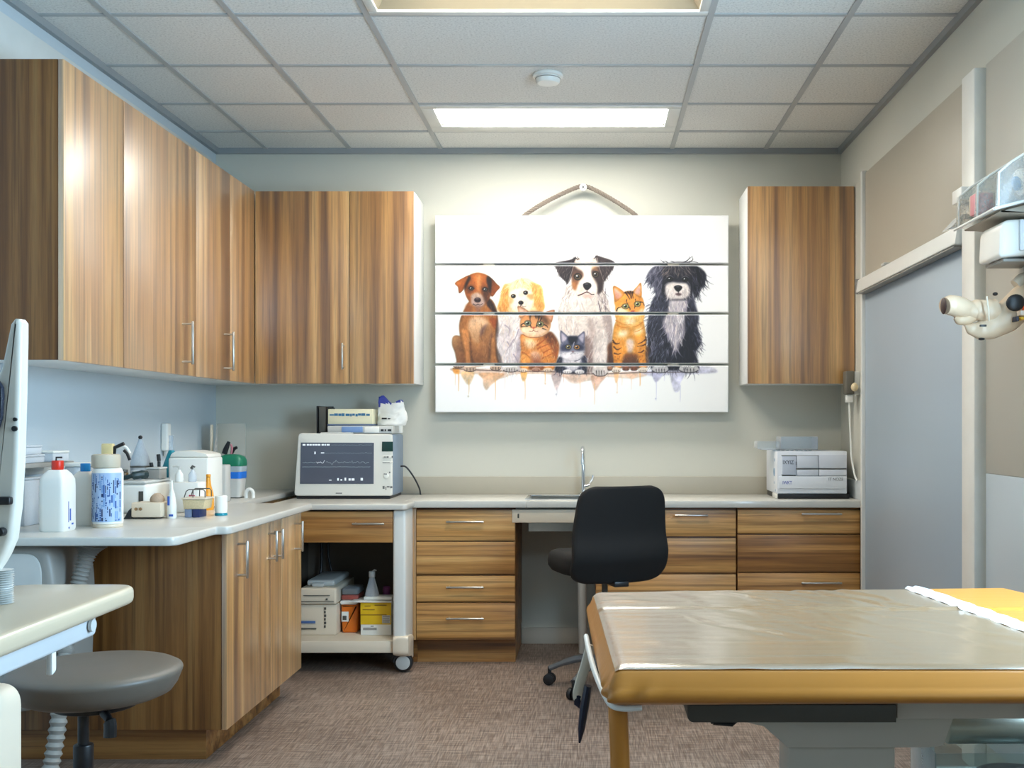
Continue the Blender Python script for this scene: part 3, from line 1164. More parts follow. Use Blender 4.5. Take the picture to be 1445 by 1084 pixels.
pl = seat_poly()
sm = MB()
rings = [(.78, .535), (.93, .540), (.99, .56), (1.0, .585), (.985, .612), (.93, .630), (.8, .640), (.5, .643), (.15, .643)]
vs, fs = [], []
for k_, zz_ in rings:
    for (x, y) in pl:
        vs.append((x * k_, y * k_ + .03, zz_ - .012 * max(0, (y - .1)) / .12 * (1 if zz_ > .56 else .2)))
n_ = len(pl)
for i in range(len(rings) - 1):
    for k in range(n_):
        l = (k + 1) % n_
        fs.append((i * n_ + k, i * n_ + l, (i + 1) * n_ + l, (i + 1) * n_ + k))
fs.append(tuple(range(n_))[::-1])
fs.append(tuple((len(rings) - 1) * n_ + k for k in range(n_)))
sm.add(vs, fs).build('seat', M_fab, ch, 180)
m = MB()
m.box(-.10, .10, -.12, .12, .505, .536, .008).box(-.035, .035, -.215, -.10, .495, .52, .005)
m.box(-.16, -.12, -.06, .02, .512, .534, .005).box(.12, .16, -.06, .02, .512, .534, .005)
m.build('mechanism', M_black, ch)
m = MB()
m.tube(curve_pts([(0, -.11, .507), (0, -.16, .505), (0, -.185, .53), (0, -.19, .60)], 6), .014, 8, flat=(.5, 1.6))
m.build('back_bar', M_black, ch)
m = MB()
m.cyl((0, 0, .30), (0, 0, .506), .014, n=16)
m.cyl((0, 0, .13), (0, 0, .32), .025, n=20)
m.build('gas_lift', M_dgrey, ch)
m = MB()
m.tube(curve_pts([(.10, 0, .515), (.16, .0, .51), (.22, -.01, .5)], 5), .006, 8)
m.build('lever', M_black, ch)
M_arm = mat('grey_chair_base', rgb(92, 92, 92), rough=.45, vary=.03)
for k in range(5):
    a = math.radians(72 * k + 146)
    dx, dy = math.cos(a), math.sin(a)
    leg = MB()
    leg.tube(curve_pts([(dx * .02, dy * .02, .135), (dx * .12, dy * .12, .13), (dx * .2, dy * .2, .105), (dx * .262, dy * .262, .078)], 5), [.026] * 5 + [.023] * 5 + [.018] * 6, 12, flat=(.75, 1))
    lo = leg.build('leg', M_arm, ch)
    c_ = MB()
    px_, py_ = dx * .265, dy * .265
    tx_, ty_ = -dy, dx
    for sgn in (-1, 1):
        c_.cyl((px_ + tx_ * .004 * sgn, py_ + ty_ * .004 * sgn, .027), (px_ + tx_ * .024 * sgn, py_ + ty_ * .024 * sgn, .027), .0265, n=20, bev=.004)
    c_.cyl((px_, py_, .03), (px_, py_, .085), .009, n=10)
    c_.build('caster', M_black, lo)
ch.rotation_euler.z = math.radians(20)
ch.location = (.06, 4.985, 0)

# ================================================================ round stool
M_seat = mat('grey_leatherette', rgb(100, 92, 82), rough=.42, vary=.05, scale=30, bump=.1, bscale=500)
SXC, SYC = -1.25, 2.72
st = thing('stool', (SXC, SYC, 0), 'round grey upholstered stool in front of the shaded end panel', 'stool')
MB().lathe([(0.13, .528), (.160, .530), (.182, .540), (.196, .560), (.206, .585), (.2075, .592), (.205, .598), (.190, .606), (.15, .613), (.08, .617), (1e-7, .618)], (SXC, SYC, 0), 56).build('seat', M_seat, st, 40)
MB().cyl((SXC, SYC, .505), (SXC, SYC, .5285), .10, n=28, bev=.003).build('seat_plate', M_black, st)
m = MB()
m.cyl((SXC - .03, SYC, .40), (SXC - .03, SYC, .506), .0135, n=18).cyl((SXC - .03, SYC, .30), (SXC - .03, SYC, .41), .024, n=22, bev=.004)
m.cyl((SXC - .03, SYC, .09), (SXC - .03, SYC, .31), .030, n=22, bev=.004)
m.build('gas_lift', M_black, st)
m = MB()
m.tube(curve_pts([(SXC + .02, SYC - .06, .515), (SXC + .06, SYC - .09, .512), (SXC + .085, SYC - .11, .495), (SXC + .088, SYC - .115, .46)], 6), [.008] * 6 + [.012] * 6 + [.02] * 7, 10, flat=(1, .7))
m.build('lever', M_black, st)
for k in range(5):
    a = math.radians(72 * k + 20)
    dx, dy = math.cos(a), math.sin(a)
    bx_, by_ = SXC - .03, SYC
    lo = MB().tube([(bx_ + dx * .02, by_ + dy * .02, .10), (bx_ + dx * .14, by_ + dy * .14, .085), (bx_ + dx * .24, by_ + dy * .24, .065)], [.02, .018, .014], 10).build('leg', M_black, st)
    c_ = MB()
    for sgn in (-1, 1):
        c_.cyl((bx_ + dx * .245 - dy * .004 * sgn, by_ + dy * .245 + dx * .004 * sgn, .026), (bx_ + dx * .245 - dy * .022 * sgn, by_ + dy * .245 + dx * .022 * sgn, .026), .025, n=18, bev=.003)
    c_.cyl((bx_ + dx * .245, by_ + dy * .245, .03), (bx_ + dx * .245, by_ + dy * .245, .07), .007, n=8)
    c_.build('caster', M_black, lo)

# ================================================================ tray table and pedestal, left foreground
M_tray = mat('ivory_tray', rgb(196, 180, 154), rough=.3, vary=.02, coat=.3)
tr = thing('treatment_tray', (-1.3, 1.9, 0), 'ivory treatment tray on a rounded pedestal, overhanging the grey stool', 'tray table')
ZTR = .888
tp = round_poly([(-1.70, 1.35), (-.90, 1.35), (-.925, 2.215), (-1.14, 2.215), (-1.18, 2.19), (-1.70, 2.19)], [.02, .05, .05, .02, .02, .02])
MB().prism(tp, 'z', ZTR - .036, ZTR, .012, 4).build('tray_top', M_tray, tr)
sk = round_poly([(-1.60, 1.38), (-.945, 1.38), (-.962, 2.12), (-1.60, 2.12)], [.02, .02, .04, .02])
MB().prism(sk, 'z', ZTR - .082, ZTR - .0365, .006, 3).build('skirt', mat('skirt_white', rgb(196, 198, 198), rough=.4), tr)
m = MB()
xc, zc = at(148, 870, 2.07)
m.cyl((-.958, 2.065, .83), (-.952, 2.065, .83), .012, n=18)
m.build('screw_cap', M_lgrey, tr)
xa, _ = at(70, 930, 1.93)
MB().prism(round_poly([(1.94, ZTR - .083), (1.956, ZTR - .083), (1.956, .768), (1.94, .762)], [0, 0, .006, .004]), 'x', xa - .012, xa, .003).build('bracket', M_white, tr)
pd = round_poly([(-1.55, .002), (-1.126, .002), (-1.126, .705), (-1.55, .705)], [.03, .01, .045, .03], 8)
MB().prism(pd, 'y', 1.86, 2.14, .012, 4).build('pedestal', M_cream, tr)
MB().box(-1.45, -1.22, 1.90, 2.10, .7045, ZTR - .0825, .004).build('neck', M_grey, tr)

# leaning white monitor shell standing at the back of the tray
D_ = 1.95
prof = [(-70, 470), (12, 470), (17, 453), (23, 449), (29, 453), (30, 470), (28, 540), (26, 620), (22, 700), (17, 750), (9, 778), (0, 795), (-14, 806), (-70, 812)]
left_ = [at(px, py, D_) for px, py in [(19, 449), (25, 449.5), (29, 455), (29, 480), (27.5, 560), (25, 650), (21, 716), (15, 762), (6, 783), (-2, 797), (-10, 808), (-60, 812), (-60, 560), (-16, 560), (0, 520), (7, 486), (13, 457)]]
mo = thing('monitor_arm', (at(-20, 0, D_)[0], D_, ZTR), 'tall leaning white monitor shell rising behind the ivory tray', 'monitor')
MB().prism(left_, 'y', D_, D_ + .035, .010, 4).build('shell', mat('shell_white', rgb(212, 206, 194), rough=.35), mo)
scr = [at(px, py, D_) for px, py in [(-58, 538), (2, 538), (7, 546), (8, 560), (6, 590), (1, 606), (-58, 606)]]
sc_ = MB().prism(scr, 'y', D_ - .012, D_ - .0005, .003).build('screen', mat('dark_screen_glass', rgb(40, 44, 56), rough=.15), mo)
xb, zb = at(0, 706, D_)
MB().box(at(-58, 0, D_)[0], at(20, 0, D_)[0], D_ - .016, D_ - .0005, zb - .008, zb + .007, .004).build('clamp_band', M_black, mo)
m = MB()
for px, py, r_ in ((25, 592, .0035), (24.3, 605, .005)):
    p = at(px, py, D_)
    m.cyl((p[0] - .004, D_ - .0035, p[1]), (p[0] - .004, D_ + .0005, p[1]), r_, n=12)
p = at(5, 750, D_)
m.cyl((p[0], D_ - .016, p[1]), (p[0], D_ - .0005, p[1]), .008, n=14, bev=.002)
m.build('button', M_black, mo)
m = MB()
xn, zn = at(-8, 806, D_)
cp = [(xn, D_ + .018, ZTR + (zn - ZTR) * k / 60) for k in range(61)]
m.tube(cp, [.020 + .004 * math.sin(k * 1.6) for k in range(61)], 14)
m.build('gooseneck', M_lgrey, mo)

# grey suction unit under the worktop and its hose
o = thing('suction_unit', (-1.9, 3.62, .285), 'grey moulded unit slung under the left worktop overhang', 'suction unit')
MB().prism(round_poly([(XL + .003, .285), (-1.79, .285), (-1.735, .36), (-1.725, .70), (-1.75, .825), (XL + .003, .825)], [.02, .08, .06, .06, .04, .01], 6), 'y', 3.47, 3.77, .025, 4).build('housing', M_grey, o)
MB().prism(round_poly([(-2.05, .60), (-1.80, .60), (-1.765, .65), (-1.765, .76), (-1.79, .80), (-2.05, .80)], .03, 5), 'y', 3.462, 3.4705, .004, 2).build('cover', M_lgrey, o)
hp = curve_pts([(-1.655, 3.56, .8215), (-1.665, 3.56, .78), (-1.685, 3.55, .70), (-1.70, 3.53, .60), (-1.70, 3.48, .45), (-1.69, 3.43, .30), (-1.70, 3.40, .15), (-1.72, 3.38, .03)], 26)
rs = []
for i, p in enumerate(hp):
    fl = .024 + .030 * max(0, 1 - i / 34) ** 2
    rs.append(fl + (.0035 * math.sin(i * 1.55)))
o = MB().tube(hp, rs, 14).build('suction_hose', M_grey)
tag(o, 'ribbed grey hose with a flared top under the left worktop', 'hose')

# ================================================================ patient monitor on the cart
mx0, mx1, my0, my1, mz0, mz1 = -1.544, -1.037, 5.60, 5.945, WT, 1.169
M_case = mat('warm_white_case', rgb(228, 226, 217), rough=.35, vary=.02)
o = thing('patient_monitor', ((mx0 + mx1) / 2, 5.77, WT), 'boxy white patient monitor with a dark trace screen on the white cart', 'monitor')
MB().box(mx0 + .012, mx1, my0 + .03, my1, mz0 + .014, mz1 - .006, .01, 3).build('case', mat('blue_grey_case', rgb(120, 138, 158), rough=.4), o)
fp = MB().prism(round_poly([(mx0, mz0 + .016), (mx1 + .001, mz0 + .016), (mx1 + .001, mz1 - .004), (mx0 + .022, mz1 + .002)], [.02, .012, .012, .02]), 'y', my0, my0 + .0295, .006, 3).build('front_panel', M_case, o)
MB().box(mx0 + .01, mx1 - .01, my0 + .012, my1 - .01, mz0, mz0 + .0155, .003).build('base', M_black, o)


def mpt(zx, zy):       # a point on the monitor's front
    return at(400 + zx / 6.377, 550 + zy / 6.377, my0)


scr = MB()
c4 = [mpt(150, 848), mpt(812, 848), mpt(815, 478), mpt(158, 476)]
scr.prism(c4, 'y', my0 - .004, my0 - .0003, .001)
so = scr.build('screen', mat('slate_screen', rgb(62, 68, 80), rough=.25, emit=rgb(62, 68, 80), estr=.25), o)
M_trace = mat('screen_trace', rgb(190, 198, 204), rough=.4, emit=rgb(190, 198, 204), estr=.35)
M_tr2 = mat('screen_trace_dim', rgb(120, 138, 142), rough=.4, emit=rgb(120, 138, 142), estr=.3)
rn = random.Random(5)


def screen_line(zx0, zx1, zy, amp, m, thick=.0007):
    pts = []
    x = zx0
    while x < zx1:
        p = mpt(x, zy + rn.uniform(-amp, amp) * (3 if rn.random() < .08 else 1))
        pts.append((p[0], my0 - .0045, p[1]))
        x += 9
    t = MB()
    t.tube(pts, thick, 5)
    return t.build('trace', m, so)


screen_line(175, 300, 655, 4, M_tr2)
screen_line(300, 380, 655, 9, M_trace, .001)
screen_line(385, 780, 655, 8, M_tr2)
screen_line(170, 790, 695, 1, M_tr2)
screen_line(330, 800, 570, 2, M_tr2, .0005)
screen_line(430, 805, 498, 1, M_tr2, .0005)
t = MB()


def dash(t, a, b, y0_, y1_):
    p, q = mpt(a, y0_), mpt(b, y1_)
    t.box(min(p[0], q[0]), max(p[0], q[0]), my0 - .0048, my0 - .0038, min(p[1], q[1]), max(p[1], q[1]))


for a, b in ((175, 200), (212, 232), (236, 256), (262, 282), (286, 306), (310, 334), (345, 365), (370, 384), (390, 418)):
    dash(t, a, b, 489, 503)
for a, b, h_ in ((412, 434, 8), (486, 500, 22), (515, 530, 12), (552, 566, 26), (588, 606, 20), (614, 640, 20), (696, 716, 24), (340, 368, 10), (280, 292, 22)):
    yb = 818 if a not in (340, 280) else (574 if a == 340 else 580)
    dash(t, a, b, yb - h_, yb)
t.build('readout', M_trace, so)
MB().prism([mpt(886, 556), mpt(986, 556), mpt(986, 468), mpt(888, 468)], 'y', my0 - .003, my0 - .0003, .0005).build('small_display', mat('green_black_display', rgb(30, 62, 58), rough=.2), o)
b = MB()
p = mpt(925, 775)
b.cyl((p[0], my0 - .010, p[1]), (p[0], my0 - .0003, p[1]), .0135, n=28, bev=.003)
b.build('knob', M_white, o)
M_tx = mat('grey_print', rgb(110, 110, 108), rough=.6)
for zx, zy, w_, h_ in ((940, 606, 92, 26), (940, 655, 92, 16)):
    p = mpt(zx - w_ / 2, zy + h_ / 2)
    q = mpt(zx + w_ / 2, zy - h_ / 2)
    MB().box(p[0], q[0], my0 - .004, my0 - .0003, p[1], q[1], .0015).build('key', M_case, o)
t = MB()
for a, b_, y_, h_ in ((905, 925, 606, 8), (930, 948, 606, 12), (975, 986, 604, 16), (892, 960, 655, 4), (905, 935, 758, 8), (950, 962, 745, 14), (470, 528, 932, 9), (892, 910, 880, 26), (918, 926, 888, 30), (930, 955, 874, 12), (960, 980, 878, 18)):
    p, q = mpt(a, y_ + h_ / 2), mpt(b_, y_ - h_ / 2)
    yy = -.0046 if 590 < y_ < 670 else (-.0005 if y_ != 758 else -.0105)
    t.box(p[0], q[0], my0 + yy - .0004, my0 + yy + .0002, p[1], q[1])
t.build('lettering', M_tx, o)
MB().box(mpt(330, 0)[0], mpt(610, 0)[0], my0 + .004, my0 + .05, mz1 - .004, mz1 + .006, .003).build('handle', M_lgrey, o)
cb = curve_pts([(mx1 - .002, 5.86, .99), (mx1 + .03, 5.86, .985), (mx1 + .07, 5.87, .93), (mx1 + .098, 5.88, .87), (mx1 + .105, 5.88, WT + .004)], 8)
MB().tube(cb, .0045, 8).build('cable', M_black, o)
MB().box(mx0 - .03, mx0 + .008, 5.72, 5.76, WT, WT + .025, .008).build('cable_plug', M_black, o)

# things on top of the monitor
MZ = mz1 + .0065
o = thing('supply_tray', (-1.22, 5.75, mz1), 'flat clear tray with blue packets lying on the patient monitor', 'tray')
MB().box(-1.385, -1.045, 5.66, 5.86, mz1 + .0005, mz1 + .040, .004).build('tray', M_lgrey, o)
MB().box(-1.31, -1.20, 5.655, 5.66, mz1 + .006, mz1 + .036, .001).build('blue_packet', mat('blue_packet', rgb(120, 150, 196), rough=.4), o)
MB().box(-1.19, -1.115, 5.655, 5.66, mz1 + .004, mz1 + .034, .001).build('white_packet', M_white, o)
t = MB()
for a, b_ in ((-1.105, -1.09), (-1.085, -1.078), (-1.068, -1.05)):
    t.box(a, b_, 5.657, 5.66, mz1 + .012, mz1 + .022)
t.build('lettering', M_black, o)
o = thing('glove_box', (-1.27, 5.75, mz1 + .041), 'cream box with a blue printed band stacked above the patient monitor', 'box')
MB().box(-1.385, -1.152, 5.67, 5.84, mz1 + .049, mz1 + .128, .003).build('carton', mat('cream_carton', rgb(226, 220, 188), rough=.6), o)
MB().box(-1.388, -1.149, 5.668, 5.842, mz1 + .041, mz1 + .0488, .002).build('base', mat('slate_blue_plastic', rgb(84, 102, 134), rough=.45), o)
t = MB()
x = -1.375
rn = random.Random(2)
while x < -1.17:
    w_ = rn.uniform(.008, .022)
    t.box(x, x + w_, 5.6685, 5.6699, mz1 + .092 + rn.uniform(-.002, .002), mz1 + .104 + rn.uniform(-.003, .004))
    x += w_ + rn.uniform(.001, .006)
t.build('printed_band', mat('teal_blue_print', rgb(58, 112, 150), rough=.5), o)
o = thing('file_holder', (-1.42, 5.75, mz1), 'black open file holder standing beside the cream box', 'holder')
m = MB()
m.box(-1.448, -1.442, 5.68, 5.84, mz1 + .0005, mz1 + .145, .001).box(-1.395, -1.389, 5.68, 5.84, mz1 + .0005, mz1 + .138, .001)
m.box(-1.442, -1.395, 5.834, 5.84, mz1 + .0005, mz1 + .145, .001).box(-1.442, -1.395, 5.68, 5.834, mz1 + .0005, mz1 + .006, .001)
m.build('shell', M_black, o)
MB().box(-1.438, -1.400, 5.69, 5.83, mz1 + .0065, mz1 + .14, .001).build('divider', M_dgrey, o)
o = thing('medical_bag', (-1.07, 5.75, mz1 + .041), 'crumpled blue and white plastic packet leaning above the patient monitor', 'packet')
bmx = MB()
vs, fs = [], []
rn = random.Random(11)
nu, nv = 10, 12
for side in (0, 1):
    for j in range(nv + 1):
        for i in range(nu + 1):
            u, v = i / nu, j / nv
            th = .028 * math.sin(PI * min(1, max(0, u))) * (1 - v * .6) + .001
            jx, jz = rn.uniform(-.004, .004), rn.uniform(-.004, .004)
            x = -1.140 + u * (.145 + .012 * math.sin(v * 5)) + jx * (v > 0) + .006 * v
            zt = .150 - .030 * u + .014 * math.sin(u * 9) * v
            z = mz1 + .0415 + zt * v + jz * (v > 0)
            y = 5.75 + (th if side else -th) + rn.uniform(-.004, .004)
            vs.append((x, y, z))
w_ = nu + 1
N_ = w_ * (nv + 1)
for s_ in (0, 1):
    for j in range(nv):
        for i in range(nu):
            a = s_ * N_ + j * w_ + i
            fs.append((a, a + 1, a + w_ + 1, a + w_))
for i in range(nu):
    fs.append((i, i + 1, N_ + i + 1, N_ + i))
    a = nv * w_ + i
    fs.append((a, a + 1, N_ + a + 1, N_ + a))
for j in range(nv):
    a = j * w_
    fs.append((a, a + w_, N_ + a + w_, N_ + a))
    a = j * w_ + nu
    fs.append((a, a + w_, N_ + a + w_, N_ + a))
bmx.add(vs, fs)
bmx.mi = []
for q in fs:
    zc_ = sum(vs[k][2] for k in q) / 4 - mz1 - .041
    xc_ = sum(vs[k][0] for k in q) / 4
    bmx.mi.append(1 if (zc_ > .118 + .10 * abs(xc_ + 1.10) or (zc_ > .095 and xc_ < -1.118)) else 0)
bmx.build('bag', [M_white, mat('deep_blue_print', rgb(58, 70, 160), rough=.35)], o, 180)
t = MB()
t.box(-1.112, -1.085, 5.717, 5.7185, mz1 + .075, mz1 + .083).box(-1.08, -1.066, 5.717, 5.7185, mz1 + .075, mz1 + .081)
t.build('lettering', M_black, o)
o = tag(MB().cyl((-1.055, 5.90, mz1 + .0005), (-1.055, 5.90, mz1 + .105), .024, n=28, bev=.004).build('paper_roll', M_white), 'upright white paper roll behind the crumpled packet', 'roll')

# ================================================================ things on the cart's lower shelf
SZ = .1625
px0, px1 = at(424, 0, 5.40)[0], at(475, 0, 5.40)[0]
o = thing('printer', ((px0 + px1) / 2, 5.5, SZ), 'beige desktop printer on the lower shelf of the white cart', 'printer')
MB().box(px0, px1, 5.40, 5.80, SZ, .315, .006).build('body', M_cream, o)
MB().box(px0, px1 + .002, 5.385, 5.80, .318, .40, .010, 3).build('lid', M_cream, o)
m = MB().box(px0 + .02, px1 - .02, 5.44, 5.78, .4005, .432, .012, 3)
m.box(px0 + .05, px1 - .07, 5.42, 5.52, .4005, .42, .006)
m.build('feeder', M_lgrey, o)
m = MB().box(px0, px0 + .075, 5.394, 5.3995, .222, .234, .001)
m.build('blue_strip', mat('strip_blue', rgb(70, 100, 150), rough=.5), o)
m = MB()
m.box(px0 + .0, px0 + .08, 5.394, 5.3995, .192, .198).box(px0 + .02, px1 - .03, 5.379, 5.3845, .362, .365).box(px0 + .0, px1 - .01, 5.379, 5.3845, .333, .3355)
for k in range(6):
    m.box(px1 - .062, px1 - .054 + .002 * (k % 2), 5.396, 5.3995, .20 + k * .018, .212 + k * .018)
m.cyl((px1 - .045, 5.379, .345), (px1 - .045, 5.3846, .345), .005, n=10)
m.build('lettering', M_dgrey, o)
ox0, ox1 = at(481, 0, 5.46)[0], at(505, 0, 5.46)[0]
o = thing('sharps_container', ((ox0 + ox1) / 2, 5.52, SZ), 'orange sharps container beside the beige printer on the cart', 'container')
M_or = mat('orange_plastic', rgb(222, 112, 28), rough=.3, vary=.06)
MB().prism(round_poly([(ox0 + .006, SZ), (ox1 - .004, SZ), (ox1, .305), (ox0, .305)], [.01, .014, .004, .004]), 'y', 5.46, 5.62, .01, 3).build('body', M_or, o)
MB().box(ox0 + .004, ox0 + .04, 5.4555, 5.4595, .22, .27, .001).build('label_plate', M_white, o)
MB().box(ox0 + .010, ox0 + .030, 5.4535, 5.4555, .228, .25, .0005).build('hazard_mark', M_dgrey, o)
MB().box(ox0 - .002, ox1 - .006, 5.452, 5.63, .306, .326, .005).build('lid', M_white, o)
o = thing('instrument_case', ((ox0 + ox1) / 2, 5.54, .3265), 'see-through reddish tray resting on the orange sharps container', 'tray')
MB().box(ox0, ox1, 5.47, 5.62, .3268, .352, .006).build('tray', mat('brick_red_plastic', rgb(168, 84, 74), rough=.3), o)
MB().box(ox0 + .002, ox1 - .002, 5.475, 5.615, .3525, .385, .006).build('cover', clear_mat('smoky_plastic', tint=(.55, .45, .4), haze=.2), o)
yx0, yx1 = at(509, 0, 5.40)[0], at(552, 0, 5.40)[0]
o = thing('tissue_box', ((yx0 + yx1) / 2, 5.45, SZ), 'yellow and white carton at the open corner of the cart shelf', 'carton')
MB().box(yx0, yx1, 5.40, 5.50, SZ, .327, .002).build('carton', M_white, o)
M_ye = mat('yellow_print', rgb(232, 190, 30), rough=.5, vary=.08)
MB().box(yx0 - .0005, yx1 + .0005, 5.398, 5.40, .216, .325, .0003).build('yellow_panel', M_ye, o)
m = MB()
for zz_, a, b_ in ((.262, .0, .13), (.288, .01, .07), (.306, .02, .05), (.31, .07, .13)):
    m.box(yx0 + a, yx0 + b_, 5.3965, 5.398, zz_, zz_ + .005, .0002)
m.build('printed_line', mat('ochre_print', rgb(160, 116, 22), rough=.5), o)
m = MB()
m.box(yx1 - .045, yx1 - .004, 5.3965, 5.398, .222, .262, .0002)
lb = m.build('label_panel', M_lgrey, o)
m = MB()
for k in range(4):
    m.box(yx1 - .042, yx1 - .010 + .003 * (k % 2), 5.3957, 5.3965, .227 + k * .009, .231 + k * .009)
m.box(yx0 + .012, yx0 + .08, 5.3985, 5.40, .188, .200).box(yx0 + .05, yx0 + .065, 5.3985, 5.40, .204, .21)
m.build('lettering', M_grey, o)
MB().prism([(yx0 - .05, .3285), (yx1 + .002, .3275), (yx1 + .002, .3315), (yx0 + .0, .336), (yx0 - .05, .331)], 'y', 5.385, 5.50, .001).build('flap', M_white, o)
mg = MB().box(yx0 + .012, yx1 + .001, 5.41, 5.49, .3365, .352, .004)
mg.build('folded_tissue', M_white, o)
o = thing('flask', (at(525, 0, 5.46)[0], 5.45, .3525), 'small clear conical squirt bottle standing on the yellow carton', 'bottle')
cx_ = at(525, 0, 5.45)[0]
MB().lathe([(.034, .3523), (.036, .358), (.014, .44), (.0125, .445)], (cx_, 5.45, 0), 24).build('body', clear_mat('frosted_plastic', haze=.35, rough=.2), o)
MB().cyl((cx_, 5.45, .4455), (cx_, 5.45, .475), .016, n=20, bev=.003).build('cap', M_lgrey, o)
MB().tube([(cx_, 5.45, .472), (cx_ + .012, 5.45, .482), (cx_ + .022, 5.45, .478)], .004, 8).build('spout', M_lgrey, o)
o = thing('bottle', (at(545, 0, 5.55)[0], 5.55, SZ), 'slim bottle with a purple cap half hidden by the yellow carton', 'bottle')
cx_ = at(545.5, 0, 5.55)[0]
MB().cyl((cx_, 5.55, SZ), (cx_, 5.55, .325), .018, n=20, bev=.004).build('body', M_white, o)
MB().cyl((cx_, 5.55, .3255), (cx_, 5.55, .385), .018, n=20, bev=.006).build('cap', mat('purple_cap', rgb(128, 56, 108), rough=.4), o)
m = MB()
m.tube(curve_pts([(-1.475, 5.88, .645), (-1.47, 5.88, .5), (-1.475, 5.87, .40), (-1.50, 5.84, .30), (-1.503, 5.80, .163)], 8), .008, 8)
o = tag(m.build('power_cable', M_black), 'thick black cable hanging at the back of the cart above the printer', 'cable')
m = MB()
m.tube(curve_pts([(-1.44, 5.9, .645), (-1.438, 5.9, .5), (-1.42, 5.89, .42), (-1.40, 5.89, .30), (-1.40, 5.89, .163)], 8), .006, 8)
o = tag(m.build('power_cable', M_black), 'thinner black cable hanging closer to the orange container in the cart', 'cable')

# ================================================================ white printer box on the back worktop
qx0, qx1, qy0, qy1 = .963, 1.327, 5.60, 5.955
qz0, qz1 = WT + .026, 1.077
o = thing('lab_analyser', ((qx0 + qx1) / 2, 5.77, WT), 'white boxy analyser with printed drawers on the far end of the back worktop', 'analyser')
MB().box(qx0 + .004, qx1 + .012, qy0 + .006, qy1, WT, qz0 - .0005, .003).build('base', M_black, o)
MB().box(qx0, qx1, qy0 + .012, qy1, qz0, qz1, .005).build('case', mat('cool_white_case', rgb(228, 232, 238), rough=.35), o)
MB().box(qx0 - .001, qx0 + .05, qy0 + .02, qy1 - .2, WT + .0005, qz0 - .0005, .002).build('corner_foot', M_white, o)


def apt(zx, zy):
    return at(1040 + zx / 6.881, 590 + zy / 6.881, qy0)


def panel(a, b_, name, m_, y0_=0.0, y1_=.0115, bev=.0015):
    p, q = apt(a[0], a[1]), apt(b_[0], b_[1])
    return MB().box(min(p[0], q[0]), max(p[0], q[0]), qy0 + y0_, qy0 + y1_, min(p[1], q[1]), max(p[1], q[1]), bev).build(name, m_, o)


M_pn = mat('panel_white', rgb(214, 219, 228), rough=.4, vary=.01)
panel((440, 372), (572, 552), 'label_plate', mat('panel_grey', rgb(198, 205, 218), rough=.4))
panel((582, 368), (785, 486), 'drawer', M_pn)
panel((798, 358), (1066, 488), 'drawer', M_pn)
panel((582, 502), (785, 560), 'drawer', M_pn)
panel((798, 502), (1066, 560), 'drawer', M_pn)
panel((410, 566), (1066, 684), 'drawer', mat('panel_white_low', rgb(222, 226, 232), rough=.4))
m = MB()
for a, b_, y_ in ((435, 795, 366), (555, 1066, 495), (440, 572, 560)):
    p, q = apt(a, y_ + 4), apt(b_, y_ - 3)
    m.box(p[0], q[0], qy0 + .004, qy0 + .0118, p[1], q[1])
m.build('groove', M_dgrey, o)
M_ink = mat('dark_ink', rgb(52, 58, 72), rough=.6)
M_blu = mat('blue_ink', rgb(44, 70, 170), rough=.6)
p = apt(497, 432)
text('IXYIZ', .030, (p[0], qy0 - .0004, p[1]), M_ink, o, width=.056)
p = apt(573, 440)
MB().box(p[0] - .001, p[0] + .001, qy0 - .001, qy0, p[1] - .009, p[1] + .009).build('rule', M_ink, o)
p = apt(488, 630)
text('IWKT', .025, (p[0], qy0 - .0004, p[1]), M_blu, o, width=.048)
p = apt(960, 596)
text('IT NOZE', .022, (p[0], qy0 - .0004, p[1]), M_tx, o, width=.075)
# small symbols on its left side
m = MB()
for y_, z_, r_ in ((5.69, 1.03, .010), (5.70, .965, .022), (5.70, .91, .008), (5.66, .872, .008)):
    m.cyl((qx0 - .0008, y_, z_), (qx0 + .0004, y_, z_), r_, n=4 if r_ < .012 else 18)
m.build('symbol', mat('pale_blue_ink', rgb(130, 165, 196), rough=.6), o)
M_rack = clear_mat('rack_plastic', haze=.14, rough=.15)
o = thing('tube_rack', (1.13, 5.75, qz1), 'clear plastic tube rack lying on the white analyser', 'rack')
m = MB()
rx0, rx1 = at(1100, 0, 5.7)[0], at(1152, 0, 5.7)[0]
m.box(rx0, rx1, 5.66, 5.665, qz1 + .012, qz1 + .075, .001).box(rx0, rx1, 5.80, 5.805, qz1 + .012, qz1 + .075, .001)
m.box(rx0, rx0 + .004, 5.665, 5.80, qz1 + .012, qz1 + .075).box(rx1 - .004, rx1, 5.665, 5.80, qz1 + .012, qz1 + .075)
m.box(rx0 - .1, rx1, 5.66, 5.805, qz1 + .006, qz1 + .0115, .001)
m.build('frame', M_rack, o)
m = MB()
for k in range(9):
    x = rx0 - .03 + k * .024
    m.cyl((x, 5.70, qz1 + .0005), (x, 5.70, qz1 + .0058), .008, n=10)
m.build('peg', M_rack, o)
m = MB()
m.box(rx0 - .12, rx0 - .002, 5.67, 5.79, qz1 + .0125, qz1 + .05, .003)
m.build('slide_box', M_rack, o)

